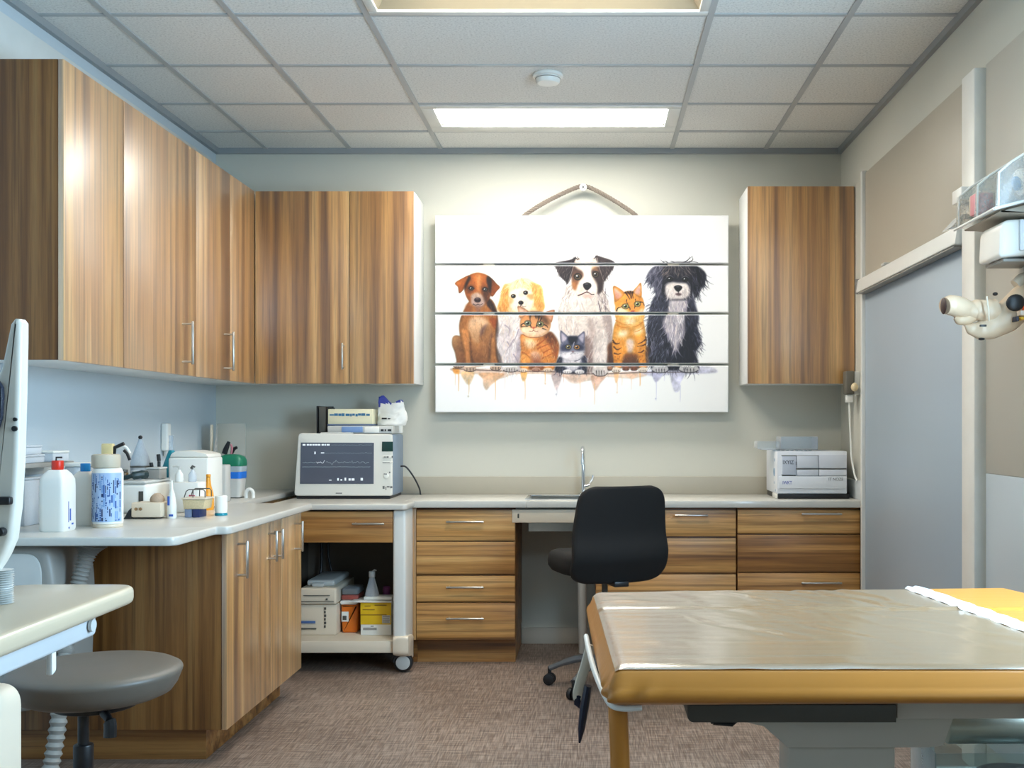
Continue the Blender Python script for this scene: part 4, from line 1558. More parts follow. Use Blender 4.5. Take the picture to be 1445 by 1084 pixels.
# ================================================================ wall handset with cable, right-hand wall
dd = 5.60
o = thing('wall_handset', (XR - .03, dd, 1.36), 'dark grey handset on the wall edge beside the lone wall cupboard', 'handset')
MB().box(XR - .075, XR - .0305, dd - .035, dd + .035, 1.372, 1.492, .006, 3).build('body', mat('taupe_plastic', rgb(104, 99, 88), rough=.5), o)
MB().box(XR - .030, XR - .0, dd - .03, dd + .03, 1.37, 1.49, .003).build('bracket', M_lgrey, o)
MB().ball((XR - .035, dd - .052, 1.408), (.018, .018, .022)).build('knob', mat('ivory_knob', rgb(220, 200, 160), rough=.4), o)
MB().box(XR - .068, XR - .034, dd - .02, dd + .02, 1.330, 1.3715, .005).build('cradle', M_white, o)
MB().tube(curve_pts([(XR - .05, dd, 1.331), (XR - .045, dd, 1.2), (XR - .04, dd - .01, 1.05), (XR - .03, dd - .03, .96), (XR - .022, dd - .05, .93)], 8), .005, 8).build('cord', M_white, o)

# ================================================================ equipment rail and arms on the right-hand wall
RAIL = o = thing('equipment_rail', (XR, 4.65, 1.86), 'long white rail fixed along the top of the blue-grey wall panel', 'rail')
MB().prism(round_poly([(XR - .065, 1.872), (XR - .013, 1.872), (XR - .013, 1.94), (XR - .055, 1.94)], [.006, 0, 0, .008]), 'y', 3.93, 5.40, .003).build('channel', M_alu, o)
MB().box(XR - .058, XR - .016, 3.96, 5.38, 1.8655, 1.8715, .001).build('inner_track', M_grey, o)
MB().box(XR - .066, XR - .013, 5.4005, 5.412, 1.868, 1.944, .003).build('end_cap', M_grey, o)
mm = MB()
for y_ in (3.97, 4.9):
    mm.box(XR - .06, XR - .016, y_, y_ + .05, 1.9405, 1.952, .003)
mm.build('clip', M_lgrey, o)

# clear organiser shelf
AD = 3.4


def ap(px, py, d=AD):
    return at(px, py, d)


o = thing('organiser_shelf', (XR, AD, 1.85), 'clear acrylic organiser with white supplies high on the right-hand wall', 'organiser')
ax, _ = ap(1380, 0)
yA, yB = 3.26, 3.62
M_acr = clear_mat('acrylic', tint=(.93, .9, .84), haze=.22)
m = MB()
zs_ = 1.876
# sloping base, front wall, dividers
m.prism([(ax, zs_ - .012), (XR - .002, zs_ + .03), (XR - .002, zs_ + .036), (ax, zs_ - .006)], 'y', yA, yB, .001)
m.build('base_plate', M_acr, o)
for y_ in (yA, 3.44, yB - .006):
    m = MB()
    m.prism([(ax + .003, zs_ - .005), (XR - .002, zs_ + .037), (XR - .002, zs_ + .20), (ax + .05, zs_ + .13), (ax + .01, zs_ + .10)], 'y', y_, y_ + .006, .001)
    m.build('divider', M_acr, o)
m = MB()
for y_ in (yA - .001, 3.439, yB - .007):
    m.tube([(ax + .012, y_ + .003, zs_ + .0), (ax + .014, y_ + .003, zs_ + .10), (ax + .052, y_ + .003, zs_ + .133), (XR - .004, y_ + .003, zs_ + .203)], .004, 6)
m.tube([(ax, yA, zs_ - .009), (ax, yB, zs_ - .009)], .005, 6)
m.tube([(ax, yA, zs_ - .009), (XR - .004, yA, zs_ + .033)], .005, 6)
m.build('edge', M_white, o)
m = MB()
m.prism(round_poly([(ax + .02, zs_ - .014), (XR - .002, zs_ + .024), (XR - .002, zs_ - .022), (ax + .12, zs_ - .022)], [.01, 0, 0, .02]), 'y', yA + .02, yB - .02, .004)
m.build('support', mat('warm_grey_plastic', rgb(176, 166, 150), rough=.5), o)
m = MB().prism([(ax - .012, zs_ - .0), (ax + .05, zs_ + .018), (ax + .10, zs_ + .05), (ax + .03, zs_ + .045)], 'y', yB + .0, yB + .10, .003)
m.build('side_wing', M_acr, o)
M_rollw = M_white
o2 = thing('bandage_roll', (XR - .06, 3.37, zs_ + .04), 'white bandage roll with a blue tip lying in the clear organiser', 'roll')
zc_ = zs_ + .088
MB().cyl((XR - .062, 3.35, zc_), (XR - .006, 3.35, zc_ + .012), .042, n=28, bev=.006).build('roll', M_rollw, o2)
MB().cyl((XR - .075, 3.35, zc_ - .003), (XR - .0625, 3.35, zc_), .022, n=18, bev=.003).build('tip', mat('tip_blue', rgb(96, 140, 190), rough=.4), o2)
o2 = MB().box(ax + .02, ax + .075, 3.47, 3.53, zs_ + .018, zs_ + .085, .004).build('packet', mat('pink_packet', rgb(214, 140, 146), rough=.5))
tag(o2, 'small pink packet in the outer bay of the clear organiser', 'packet')
o2 = MB().box(XR - .13, XR - .03, 3.50, 3.60, zs_ + .030, zs_ + .10, .010, 3).build('tissue_pad', M_cream)
tag(o2, 'folded cream pad behind the pink packet in the clear organiser', 'pad')

# white dispenser box under it
bx0, bz0 = ap(1393, 370)
_, bz1 = ap(1393, 317)
o = thing('dispenser', (XR - .06, AD, bz0), 'white rounded dispenser box between the organiser and the camera head', 'dispenser')
MB().prism(round_poly([(bx0, bz0), (XR - .001, bz0 + .012), (XR - .001, bz1 + .004), (bx0 + .006, bz1 - .004)], [.015, 0, 0, .03], 6), 'y', 3.30, 3.48, .010, 3).build('housing', M_white, o)
xa, _ = ap(1420, 0)
MB().box(xa, XR - .001, 3.290, 3.3005, bz0 + .02, bz1 - .004, .003).build('cover', mat('cool_white_case', rgb(228, 232, 238)), o)
m = MB().prism([(xa + .012, bz1 - .004), (XR - .002, bz1 + .004), (XR - .002, bz1 + .008), (xa + .02, bz1 + .006)], 'y', 3.33, 3.44, .004)
m.build('tissue', M_cream, o)
MB().box(bx0 + .02, XR - .003, 3.32, 3.47, bz0 - .010, bz0 - .0005, .002).build('base_plate', M_grey, o)

# camera / lamp head hanging below
o = thing('camera_head', (XR - .1, AD, 1.47), 'cream articulated camera head with a black lens cover on the right-hand wall', 'camera head')
S2 = 3.738


def hp_(zx, zy):
    return ap(1310 + zx / S2, 210 + zy / S2)


def blob(path, radii, n=20, flat=None):
    pts = curve_pts([(hp_(a, b_)[0], AD + dy, hp_(a, b_)[1]) for a, b_, dy in path], 8)
    k = len(pts)
    rr = []
    for i in range(k):
        t = i / (k - 1) * (len(radii) - 1)
        j = min(int(t), len(radii) - 2)
        f_ = t - j
        f_ = f_ * f_ * (3 - 2 * f_)
        rr.append(radii[j] * (1 - f_) + radii[j + 1] * f_)
    return MB().tube(pts, [r_ / S2 * AD / F for r_ in rr], n, flat=flat)


M_cam = mat('ivory_housing', rgb(214, 188, 158), rough=.4, vary=.03)
blob([(190, 925, 0), (230, 950, 0), (280, 955, 0), (340, 935, 0), (420, 880, 0), (490, 800, 0), (560, 740, 0), (640, 690, .0)], [8, 34, 52, 66, 84, 76, 60, 54], flat=(1, .8)).build('body', M_cam, o, 60)
nz = blob([(70, 835, -.03), (110, 830, -.02), (160, 838, -.01), (205, 850, 0), (250, 860, 0)], [44, 54, 56, 50, 46]).build('nozzle', M_cam, o, 60)
p = hp_(66, 835)
MB().ball((p[0] - .002, AD - .032, p[1]), (.006, .024, .026)).build('opening', mat('dark_brown_rubber', rgb(58, 36, 30), rough=.5), nz)
blob([(135, 890, -.01), (160, 905, -.01), (200, 900, -.005), (240, 890, 0)], [14, 26, 30, 24]).build('chin', mat('tan_housing', rgb(206, 178, 146), rough=.45), o, 60)
blob([(215, 850, .0), (260, 850, .0), (320, 860, 0), (365, 850, 0)], [40, 56, 66, 60], flat=(1, .9)).build('collar', M_cam, o, 60)
MB().tube([(hp_(276, 790)[0], AD - .052, hp_(276, 790)[1]), (hp_(280, 860)[0], AD - .06, hp_(280, 860)[1]), (hp_(292, 915)[0], AD - .045, hp_(292, 915)[1])], .003, 6).build('seam', M_cream, o)
p = hp_(415, 825)
rt = Matrix.Rotation(math.radians(-18), 3, 'Y')
MB().ball((p[0], AD - .068, p[1]), (50 / S2 * AD / F, .010, 44 / S2 * AD / F), rot=rt).build('lens_cover', M_black, o)
m = MB()
p = hp_(340, 770)
m.ball((p[0], AD - .02, p[1]), (.008, .008, .006))
p = hp_(262, 940)
m.box(p[0] - .010, p[0] + .010, AD - .048, AD - .040, p[1] - .003, p[1] + .003, .001)
p = hp_(275, 1005)
m.ball((p[0], AD - .01, p[1]), (.010, .010, .004))
p = hp_(495, 740)
m.tube([(p[0], AD - .045, p[1] + .012), (p[0] + .001, AD - .05, p[1]), (p[0] + .004, AD - .045, p[1] - .014)], .003, 6)
m.build('button', M_black, o)
for (a, b_, w_, h_, c_, nm) in ((484, 850, 26, 26, (236, 96, 34), 'orange'), (462, 878, 46, 26, (226, 208, 190), 'pale'), (455, 905, 30, 14, (226, 176, 40), 'yellow'), (425, 908, 14, 26, (48, 46, 60), 'dark')):
    p = hp_(a, b_)
    k_ = AD / F / S2
    MB().box(p[0] - w_ * k_ / 2, p[0] + w_ * k_ / 2, AD - .072, AD - .030, p[1] - h_ * k_ / 2, p[1] + h_ * k_ / 2, .002).build('sticker', mat(nm + '_sticker', rgb(*c_), rough=.5), o)
m = MB().tube(curve_pts([(XR - .05, AD, hp_(0, 720)[1]), (XR - .03, AD, hp_(0, 690)[1]), (XR - .002, AD, hp_(0, 680)[1])], 5), .020, 14)
m.build('arm', M_cream, o)
# clamp on the post
MB().box(XR - .085, XR - .0455, 3.80, 3.90, 2.005, 2.055, .006).build('post_clamp', M_white, RAIL)

# ================================================================ steel cylinder and bin at the right under the table
xa, za = at(1342, 1010, 2.55)
_, zb = at(1342, 1058, 2.55)
rr_ = (za - zb) / 2
zc_ = (za + zb) / 2
o = thing('equipment_trolley', (1.05, 2.6, 0), 'low grey trolley with a rounded steel housing beyond the table pedestal', 'trolley')
MB().cyl((xa, 2.6, zc_), (1.32, 2.6, zc_), rr_, n=36, bev=.008).build('housing', mat('satin_steel', rgb(196, 198, 184), rough=.33, metal=.6), o)
MB().box(xa - .02, 1.33, 2.45, 2.75, .33, .345, .004).build('shelf', M_lgrey, o)
m = MB()
for x, y in ((xa, 2.72), (1.31, 2.72)):
    m = MB().box(x - .012, x + .012, y - .012, y + .012, .345, zc_ - .001, .003)
    m.build('upright', M_lgrey, o)
for x in (xa, 1.31):
    for y in (2.47, 2.73):
        MB().cyl((x, y, 0), (x, y, .33), .012, n=14).build('leg', M_lgrey, o)
o = thing('plastic_bin', (1.05, 2.5, .345), 'clear plastic bin with black tubing on the low grey trolley', 'bin')
bxa = at(1318, 0, 2.46)[0]
zt_ = at(0, 1062, 2.46)[1]
m = MB()
m.box(bxa, 1.30, 2.452, 2.456, .3455, zt_, .001).box(bxa, 1.30, 2.640, 2.644, .3455, zt_, .001).box(bxa, bxa + .004, 2.456, 2.64, .3455, zt_, .001)
m.box(1.296, 1.30, 2.456, 2.64, .3455, zt_, .001).box(bxa + .004, 1.296, 2.456, 2.64, .3455, .3495)
m.build('tub', clear_mat('bin_plastic', tint=(.82, .9, .9), haze=.12), o)
o = thing('tubing_coil', (1.02, 2.55, .35), 'coiled black tubing inside the clear plastic bin', 'tubing')
m = MB()
pts = []
for k in range(60):
    t = k / 59 * 5 * PI
    pts.append((1.0 + .085 * math.cos(t), 2.545 + .06 * math.sin(t), .362 + .028 * k / 59))
m.tube(pts, .011, 10)
m.build('coil', M_black, o)
m = MB().tube(curve_pts([(.94, 2.50, .395), (1.02, 2.51, .405), (1.12, 2.52, .41), (1.26, 2.53, .412)], 8), [.016] * 8 + [.013] * 8 + [.008] * 9, 10)
m.build('handpiece', mat('black_rubber', rgb(30, 34, 38), rough=.35), o)
# ================================================================ things on the left worktop
def jug(x, y, w, d, h, z, label, cap_mat, mark=True, capr=.018, turn=0.0):
    o = thing('jug', (x, y, z), label, 'bottle', 'white jugs on the left worktop')
    hs = h * .70
    m = MB()
    prof = round_poly([(x - w / 2, y - d / 2), (x + w / 2, y - d / 2), (x + w / 2, y + d / 2), (x - w / 2, y + d / 2)], .02, 5)
    levels = [(0.93, 0), (1.0, .006), (1.0, hs), (.97, hs + (h - hs) * .35), (.80, hs + (h - hs) * .62), (.50, hs + (h - hs) * .86), (.33, h * .93), (.30, h * .955)]
    vs, fs = [], []
    n = len(prof)
    for k, zz_ in levels:
        for px, py in prof:
            vs.append((x + (px - x) * k, y + (py - y) * k, z + zz_))
    for i in range(len(levels) - 1):
        for k in range(n):
            l = (k + 1) % n
            fs.append((i * n + k, i * n + l, (i + 1) * n + l, (i + 1) * n + k))
    fs.append(tuple(range(n))[::-1])
    fs.append(tuple((len(levels) - 1) * n + k for k in range(n)))
    m.add(vs, fs).build('body', M_jug, o, 50)
    c_ = MB()
    prof2 = [(capr * (1 + .04 * (k % 2)) * math.cos(2 * PI * k / 36), capr * (1 + .04 * (k % 2)) * math.sin(2 * PI * k / 36)) for k in range(36)]
    c_.prism([(x + a, y + b_) for a, b_ in prof2], 'z', z + h * .956, z + h * 1.10, .002)
    c_.build('cap', cap_mat, o)
    if mark:
        t_ = MB()
        xs = x + w / 2 + .0004
        for yy, z0_, z1_, ww in ((y - .015, .03, .10, .003), (y - .003, .035, .075, .008), (y - .012, .008, .014, .006), (y + .012, .02, .026, .012)):
            t_.box(xs - .0006, xs + .0004, yy - ww / 2, yy + ww / 2, z + z0_, z + z1_)
        t_.build('printed_mark', mat('royal_blue_print', rgb(52, 92, 180), rough=.5), o)
    return o


M_jug = mat('white_jug_plastic', rgb(232, 230, 222), rough=.4, vary=.02)
M_red = mat('red_cap', rgb(218, 48, 26), rough=.35)
M_bcap = mat('blue_cap', rgb(24, 138, 214), rough=.35)
M_teal = mat('teal_plastic', rgb(20, 140, 158), rough=.3)
j1 = jug(-1.800, 3.64, .088, .10, .215, LZ, 'white jug with a red screw cap at the near end of the left worktop', M_red)
MB().tube([(-1.805, 3.64, LZ + .236), (-1.805, 3.64, LZ + .247), (-1.785, 3.64, LZ + .247)], .003, 6).build('nozzle', M_black, j1)
jug(-1.800, 3.84, .085, .08, .20, LZ, 'white jug with a blue cap tucked behind the red-capped jug', M_bcap, capr=.016)
# big bottle with blue printed label
bxc, byc = -1.694, 3.78
o = thing('disinfectant_bottle', (bxc, byc, LZ), 'tall bottle with a blue printed label and wide beige cap', 'bottle')
MB().cyl((bxc, byc, LZ), (bxc, byc, LZ + .012), .050, n=36, bev=.003).build('base', M_cream, o)
m = MB()
m.lathe([(.049, LZ + .0125), (.051, LZ + .02), (.051, LZ + .192), (.045, LZ + .205), (.040, LZ + .206)], (bxc, byc, 0), 40)
m.build('body', M_white, o)
m = MB()
vs, fs = [], []
for i in range(25):
    t0 = math.radians(-155 + i * 6.2)
    vs += [(bxc + .0512 * math.cos(t0), byc + .0512 * math.sin(t0), LZ + .02), (bxc + .0512 * math.cos(t0), byc + .0512 * math.sin(t0), LZ + .19)]
    if i:
        fs.append((2 * i - 2, 2 * i, 2 * i + 1, 2 * i - 1))
MB().add(vs, fs).build('label', mat('label_pale_blue', rgb(166, 190, 222), rough=.4), o)
m = MB()
rn = random.Random(9)
for k in range(20):
    t0 = math.radians(-152 + k * 7)
    z_ = LZ + .024
    while z_ < LZ + .180:
        hh_ = rn.choice((.004, .006, .012, .026)) if k % 5 else rn.choice((.03, .045))
        if rn.random() < .62:
            t1 = t0 + math.radians(rn.choice((3, 5, 6.5)))
            zb_ = min(z_ + hh_, LZ + .186)
            n_ = 2
            pts = [(bxc + .0516 * math.cos(t0 + (t1 - t0) * i / n_), byc + .0516 * math.sin(t0 + (t1 - t0) * i / n_)) for i in range(n_ + 1)]
            vs = [(p[0], p[1], z_) for p in pts] + [(p[0], p[1], zb_) for p in pts]
            m.add(vs, [(i, i + 1, n_ + 2 + i, n_ + 1 + i) for i in range(n_)], rn.choice((0, 0, 1, 2)))
        z_ += hh_ + .003
m.build('label_print', [mat('label_blue', rgb(52, 92, 158), rough=.4), mat('label_light_blue', rgb(120, 158, 206), rough=.4), mat('label_navy', rgb(36, 56, 100), rough=.4)], o)
MB().cyl((bxc - .006, byc, LZ + .2065), (bxc - .006, byc, LZ + .254), .047, n=36, bev=.006).build('cap', mat('beige_cap', rgb(196, 186, 166), rough=.5), o)
# spray bottle behind
sx, sy = -1.800, 4.04
o = thing('spray_bottle', (sx, sy, LZ), 'white spray bottle with a black trigger behind the blue-labelled bottle', 'bottle')
MB().lathe([(.038, LZ), (.042, LZ + .006), (.042, LZ + .14), (.035, LZ + .18), (.018, LZ + .215), (.016, LZ + .222)], (sx, sy, 0), 28).build('body', M_white, o)
h_ = MB().box(sx - .03, sx + .012, sy - .014, sy + .014, LZ + .2225, LZ + .287, .005)
h_.build('spray_head', mat('straw_plastic', rgb(226, 206, 150), rough=.4), o)
m = MB()
m.tube([(sx + .013, sy, LZ + .24), (sx + .016, sy, LZ + .272), (sx + .05, sy, LZ + .287)], .007, 8)
m.tube([(sx + .05, sy, LZ + .262), (sx + .062, sy, LZ + .25), (sx + .072, sy, LZ + .225)], .006, 8)
m.build('trigger', M_black, o)
MB().tube(curve_pts([(sx + .013, sy + .01, LZ + .268), (sx + .05, sy + .01, LZ + .274), (sx + .068, sy + .01, LZ + .25)], 5), .006, 8).build('nozzle', M_white, o)
# translucent tub behind the blue cap
o = thing('plastic_beaker', (-1.93, 4.06, LZ), 'translucent square tub standing against the left wall', 'tub')
MB().box(-1.97, -1.89, 4.03, 4.11, LZ, LZ + .20, .006).build('body', M_milky, o)
MB().box(-1.972, -1.888, 4.028, 4.112, LZ + .2005, LZ + .215, .004).build('lid', M_white, o)
# leaning clear sheets under the shelf
for x0_, x1_, y0_, y1_, hh_, lb_ in ((-2.07, -1.985, 3.78, 3.90, .17, 'taller see-through plastic tub standing below the small wall shelf'), (-2.065, -1.99, 3.93, 4.02, .16, 'shorter see-through plastic tub below the far end of the wall shelf')):
    o = thing('plastic_tub', (-2.02, (y0_ + y1_) / 2, LZ), lb_, 'tub', 'clear tubs below the wall shelf')
    MB().box(x0_, x1_, y0_, y1_, LZ, LZ + hh_ - .008, .006).build('body', M_milky, o)
    MB().box(x0_ - .001, x1_ + .001, y0_ - .001, y1_ + .001, LZ + hh_ - .0078, LZ + hh_, .002).build('lid', M_milky, o)

# small wall shelf with clear boxes
o = thing('wall_shelf', (XL, 3.95, 1.06), 'short grey shelf fixed to the left wall', 'shelf')
MB().box(XL + .001, -1.965, 3.62, 4.10, 1.062, 1.078, .003).build('board', M_grey, o)
MB().box(XL + .001, XL + .02, 3.64, 4.08, 1.03, 1.0615, .003).build('bracket', M_lgrey, o)
for k, (x0_, x1_, y0_, y1_, z0_, z1_, lb_) in enumerate((
        (-2.06, -1.975, 3.74, 3.90, 1.0785, 1.108, 'larger clear storage box lying on the small wall shelf'),
        (-2.05, -1.985, 3.78, 3.90, 1.1085, 1.142, 'small clear box stacked on top of the larger clear box'),
        (-2.05, -1.96, 3.93, 4.05, 1.0785, 1.118, 'milky round-cornered box at the far end of the wall shelf'))):
    o = thing('storage_box', ((x0_ + x1_) / 2, (y0_ + y1_) / 2, z0_), lb_, 'box', 'clear boxes on the wall shelf')
    MB().box(x0_, x1_, y0_, y1_, z0_, z1_ - .008, .004).build('tub', M_milky, o)
    MB().box(x0_ - .002, x1_ + .002, y0_ - .002, y1_ + .002, z1_ - .0078, z1_, .003).build('lid', M_white if k == 2 else M_milky, o)

# squeeze bottle, far
sx, sy = -1.985, 4.75
o = thing('wash_bottle', (sx, sy, LZ), 'pale translucent wash bottle with a black tip against the left wall', 'bottle')
MB().lathe([(.040, LZ), (.042, LZ + .006), (.042, LZ + .19), (.036, LZ + .215), (.012, LZ + .28), (.008, LZ + .295)], (sx, sy, 0), 28).build('body', clear_mat('pale_blue_plastic', tint=(.8, .88, .95), haze=.3, rough=.2), o)
MB().ball((sx, sy, LZ + .302), .009).build('tip', M_black, o)
MB().lathe([(.0425, LZ + .095), (.0428, LZ + .10), (.0428, LZ + .112), (.0425, LZ + .117)], (sx, sy, 0), 28).build('label_band', mat('slate_print', rgb(88, 112, 150), rough=.5), o)
MB().lathe([(.0425, LZ + .17), (.0428, LZ + .172), (.0428, LZ + .176), (.0425, LZ + .178)], (sx, sy, 0), 28).build('fill_line', M_dgrey, o)

# white low machine with things on it
wx0, wx1, wy0, wy1 = -1.965, -1.79, 4.34, 4.62
o = thing('sterilizer', ((wx0 + wx1) / 2, 4.48, LZ), 'low white machine behind the blue-labelled bottle, cluttered on top', 'machine')
MB().box(wx0, wx1, wy0, wy1, LZ, LZ + .118, .014, 4).build('case', M_white, o)
MB().box(wx0 + .01, wx1 - .004, wy0 + .0, wy1 - .01, LZ + .1185, LZ + .132, .006, 3).build('lid', M_lgrey, o)
MB().box(wx1 - .03, wx1 - .012, wy0 - .002, wy0, LZ + .04, LZ + .09).build('vent', M_dgrey, o)
TZ = LZ + .1325
o = thing('jar', (-1.915, 4.42, TZ), 'small brown jar on the low white machine', 'jar')
MB().cyl((-1.915, 4.42, TZ), (-1.915, 4.42, TZ + .030), .018, n=20, bev=.003).build('body', mat('brown_glass', rgb(112, 92, 62), rough=.2), o)
MB().cyl((-1.915, 4.42, TZ + .0305), (-1.915, 4.42, TZ + .042), .016, n=20, bev=.002).build('lid', M_dgrey, o)
m = MB().tube(curve_pts([(-1.95, 4.385, TZ + .008), (-1.90, 4.375, TZ + .009), (-1.86, 4.38, TZ + .018), (-1.835, 4.40, TZ + .022), (-1.825, 4.42, TZ + .020)], 6), [.006] * 6 + [.009] * 6 + [.016] * 6 + [.018] * 7, 10)
o = tag(m.build('dental_handpiece', mat('dark_teal_rubber', rgb(34, 54, 56), rough=.4)), 'dark teal hose with a thick black end lying on the low white machine', 'hose')
o = thing('dish', (-1.875, 4.46, TZ), 'milky round bowl behind the brown jar', 'bowl')
MB().lathe([(.014, TZ), (.024, TZ + .012), (.028, TZ + .035), (.026, TZ + .035), (.021, TZ + .013), (1e-7, TZ + .004)], (-1.872, 4.46, 0), 24).build('bowl', M_milky, o)
o = thing('small_box', (-1.815, 4.50, TZ), 'small grey box at the edge of the low white machine', 'box')
MB().box(-1.845, -1.79, 4.47, 4.55, TZ, TZ + .040, .003).build('carton', M_grey, o)
MB().box(-1.847, -1.788, 4.468, 4.552, TZ + .0405, TZ + .048, .002).build('lid', M_lgrey, o)
for k, (x_, y_, z0_, h_, lb_) in enumerate(((-1.835, 4.58, TZ, .10, 'taller upright black pen behind the small grey box'), (-1.862, 4.57, TZ, .065, 'shorter upright black pen behind the small grey box'))):
    o = thing('marker_pen', (x_, y_, z0_), lb_, 'pen', 'black pens on the white machine')
    MB().cyl((x_, y_, z0_), (x_, y_, z0_ + h_ * .7), .0065, n=14, bev=.001).build('barrel', M_black, o)
    MB().cyl((x_, y_, z0_ + h_ * .7 + .0005), (x_ - .003, y_, z0_ + h_), .008, n=14, bev=.002).build('cap', M_black, o)

# teal spray bulb
sx, sy = -1.86, 4.78
o = thing('teal_bottle', (sx, sy, LZ), 'teal flask with a clear slender neck beside the white box machine', 'bottle')
MB().lathe([(.030, LZ), (.038, LZ + .008), (.040, LZ + .12), (.038, LZ + .17), (.028, LZ + .20), (.014, LZ + .24), (.012, LZ + .245)], (sx, sy, 0), 28).build('body', M_teal, o)
MB().lathe([(.0118, LZ + .2455), (.010, LZ + .26), (.009, LZ + .30), (.011, LZ + .31)], (sx, sy, 0), 16).build('neck', M_clear, o)

# white wall dispenser tube
o = thing('wall_dispenser', (XL + .02, 5.25, 1.08), 'narrow white dispenser on the left wall above the white box machine', 'dispenser')
MB().box(XL + .001, XL + .034, 5.225, 5.275, 1.088, 1.222, .008, 3).build('body', M_white, o)
MB().cyl((XL + .017, 5.25, 1.060), (XL + .017, 5.25, 1.0875), .010, n=14, bev=.002).build('nozzle', M_lgrey, o)
MB().ball((XL + .035, 5.25, 1.13), (.003, .006, .006)).build('button', M_grey, o)

# white box machine
o = thing('autoclave', (-1.715, 4.68, LZ), 'largest white box machine on the left worktop, rounded lid', 'machine')
MB().box(-1.805, -1.632, 4.60, 4.78, LZ + .004, LZ + .218, .010, 3).build('case', M_white, o)
MB().prism(round_poly([(-1.80, LZ + .2185), (-1.636, LZ + .2185), (-1.640, LZ + .232), (-1.70, LZ + .246), (-1.77, LZ + .246), (-1.795, LZ + .234)], [0, 0, .006, .01, .01, .01]), 'y', 4.605, 4.775, .005, 2).build('lid', mat('warm_white_case', rgb(228, 226, 217)), o)
m = MB()
for a in (-1.79, -1.65):
    m.box(a - .01, a + .01, 4.62, 4.64, LZ, LZ + .0039).box(a - .01, a + .01, 4.74, 4.76, LZ, LZ + .0039)
m.build('foot', M_black, o)
t = MB().box(-1.632, -1.6314, 4.70, 4.76, LZ + .02, LZ + .026)
t.build('printed_mark', M_ink, o)
# orange bottle
sx, sy = -1.608, 4.53
o = thing('orange_bottle', (sx, sy, LZ), 'flat orange bottle against the side of the white box machine', 'bottle')
MB().lathe([(.020, LZ), (.0225, LZ + .006), (.0225, LZ + .04), (.020, LZ + .07), (.011, LZ + .105), (.009, LZ + .125), (.0085, LZ + .138)], (sx, sy, 0), 28, sx=1.0, sy=1.2).build('body', mat('amber_orange', rgb(236, 160, 44), rough=.35), o)
MB().cyl((sx, sy, LZ + .1385), (sx, sy, LZ + .15), .0095, n=16, bev=.002).build('cap', mat('amber_orange', rgb(236, 160, 44)), o)
# white box with magenta mark, small bottles on top
o = thing('supply_box', (-1.66, 4.45, LZ), 'square white box with a magenta tab in front of the white box machine', 'box')
MB().box(-1.722, -1.605, 4.40, 4.50, LZ, LZ + .122, .005).build('carton', M_white, o)
MB().prism([(-1.636, LZ + .036), (-1.620, LZ + .036), (-1.616, LZ + .070), (-1.640, LZ + .072)], 'y', 4.396, 4.3995, .0005).build('magenta_tab', mat('magenta_print', rgb(186, 30, 84), rough=.4), o)
BZ = LZ + .1225
for k, (x_, lb_) in enumerate(((-1.70, 'small white pump bottle with a long nozzle on the square white box'), (-1.645, 'small clear pump bottle on the square white box, nearer the orange bottle'))):
    o = thing('pump_bottle', (x_, 4.45, BZ), lb_, 'bottle', 'pump bottles on the white box')
    MB().lathe([(.015, BZ), (.017, BZ + .004), (.016, BZ + .03), (.007, BZ + .044), (.006, BZ + .05)], (x_, 4.45, 0), 20).build('body', M_white if k == 0 else M_milky, o)
    m = MB().cyl((x_, 4.45, BZ + .0505), (x_, 4.45, BZ + .062), .004, n=10)
    m.tube([(x_ + .004, 4.45, BZ + .060), (x_ - .012, 4.45, BZ + .064), (x_ - .026, 4.45, BZ + .063)] if k == 0 else [(x_ - .008, 4.45, BZ + .055), (x_, 4.45, BZ + .066), (x_ + .010, 4.45, BZ + .060)], .0035, 8)
    m.build('pump', M_dgrey if k else M_lgrey, o)
# beige device in front
o = thing('heat_sealer', (-1.69, 4.13, LZ), 'small cream device with a beige sponge on it, beside the blue-labelled bottle', 'device')
MB().box(-1.745, -1.632, 4.09, 4.19, LZ + .006, LZ + .062, .005).build('case', M_cream, o)
MB().box(-1.74, -1.66, 4.095, 4.18, LZ, LZ + .0055).build('base', M_black, o)
m = MB()
for x_ in (-1.725, -1.708):
    m.cyl((x_, 4.086, LZ + .038), (x_, 4.0895, LZ + .038), .006, n=12)
m.build('dial', mat('brown_dial', rgb(140, 110, 76), rough=.5), o)
m = MB().prism(round_poly([(4.085, LZ), (4.20, LZ), (4.20, LZ + .052), (4.13, LZ + .03)], .004), 'x', -1.772, -1.7455, .002)
o = tag(m.build('wedge_stand', M_black), 'small black wedge between the blue-labelled bottle and the cream device', 'stand')
o = MB().lathe([(.028, LZ + .0625), (.030, LZ + .070), (.026, LZ + .082), (.012, LZ + .094), (1e-7, LZ + .096)], (-1.665, 4.14, 0), 24, sx=.9).build('sponge', mat('beige_sponge', rgb(176, 154, 132), rough=.9, bump=.5))
tag(o, 'beige domed sponge lying on the small cream device', 'sponge')
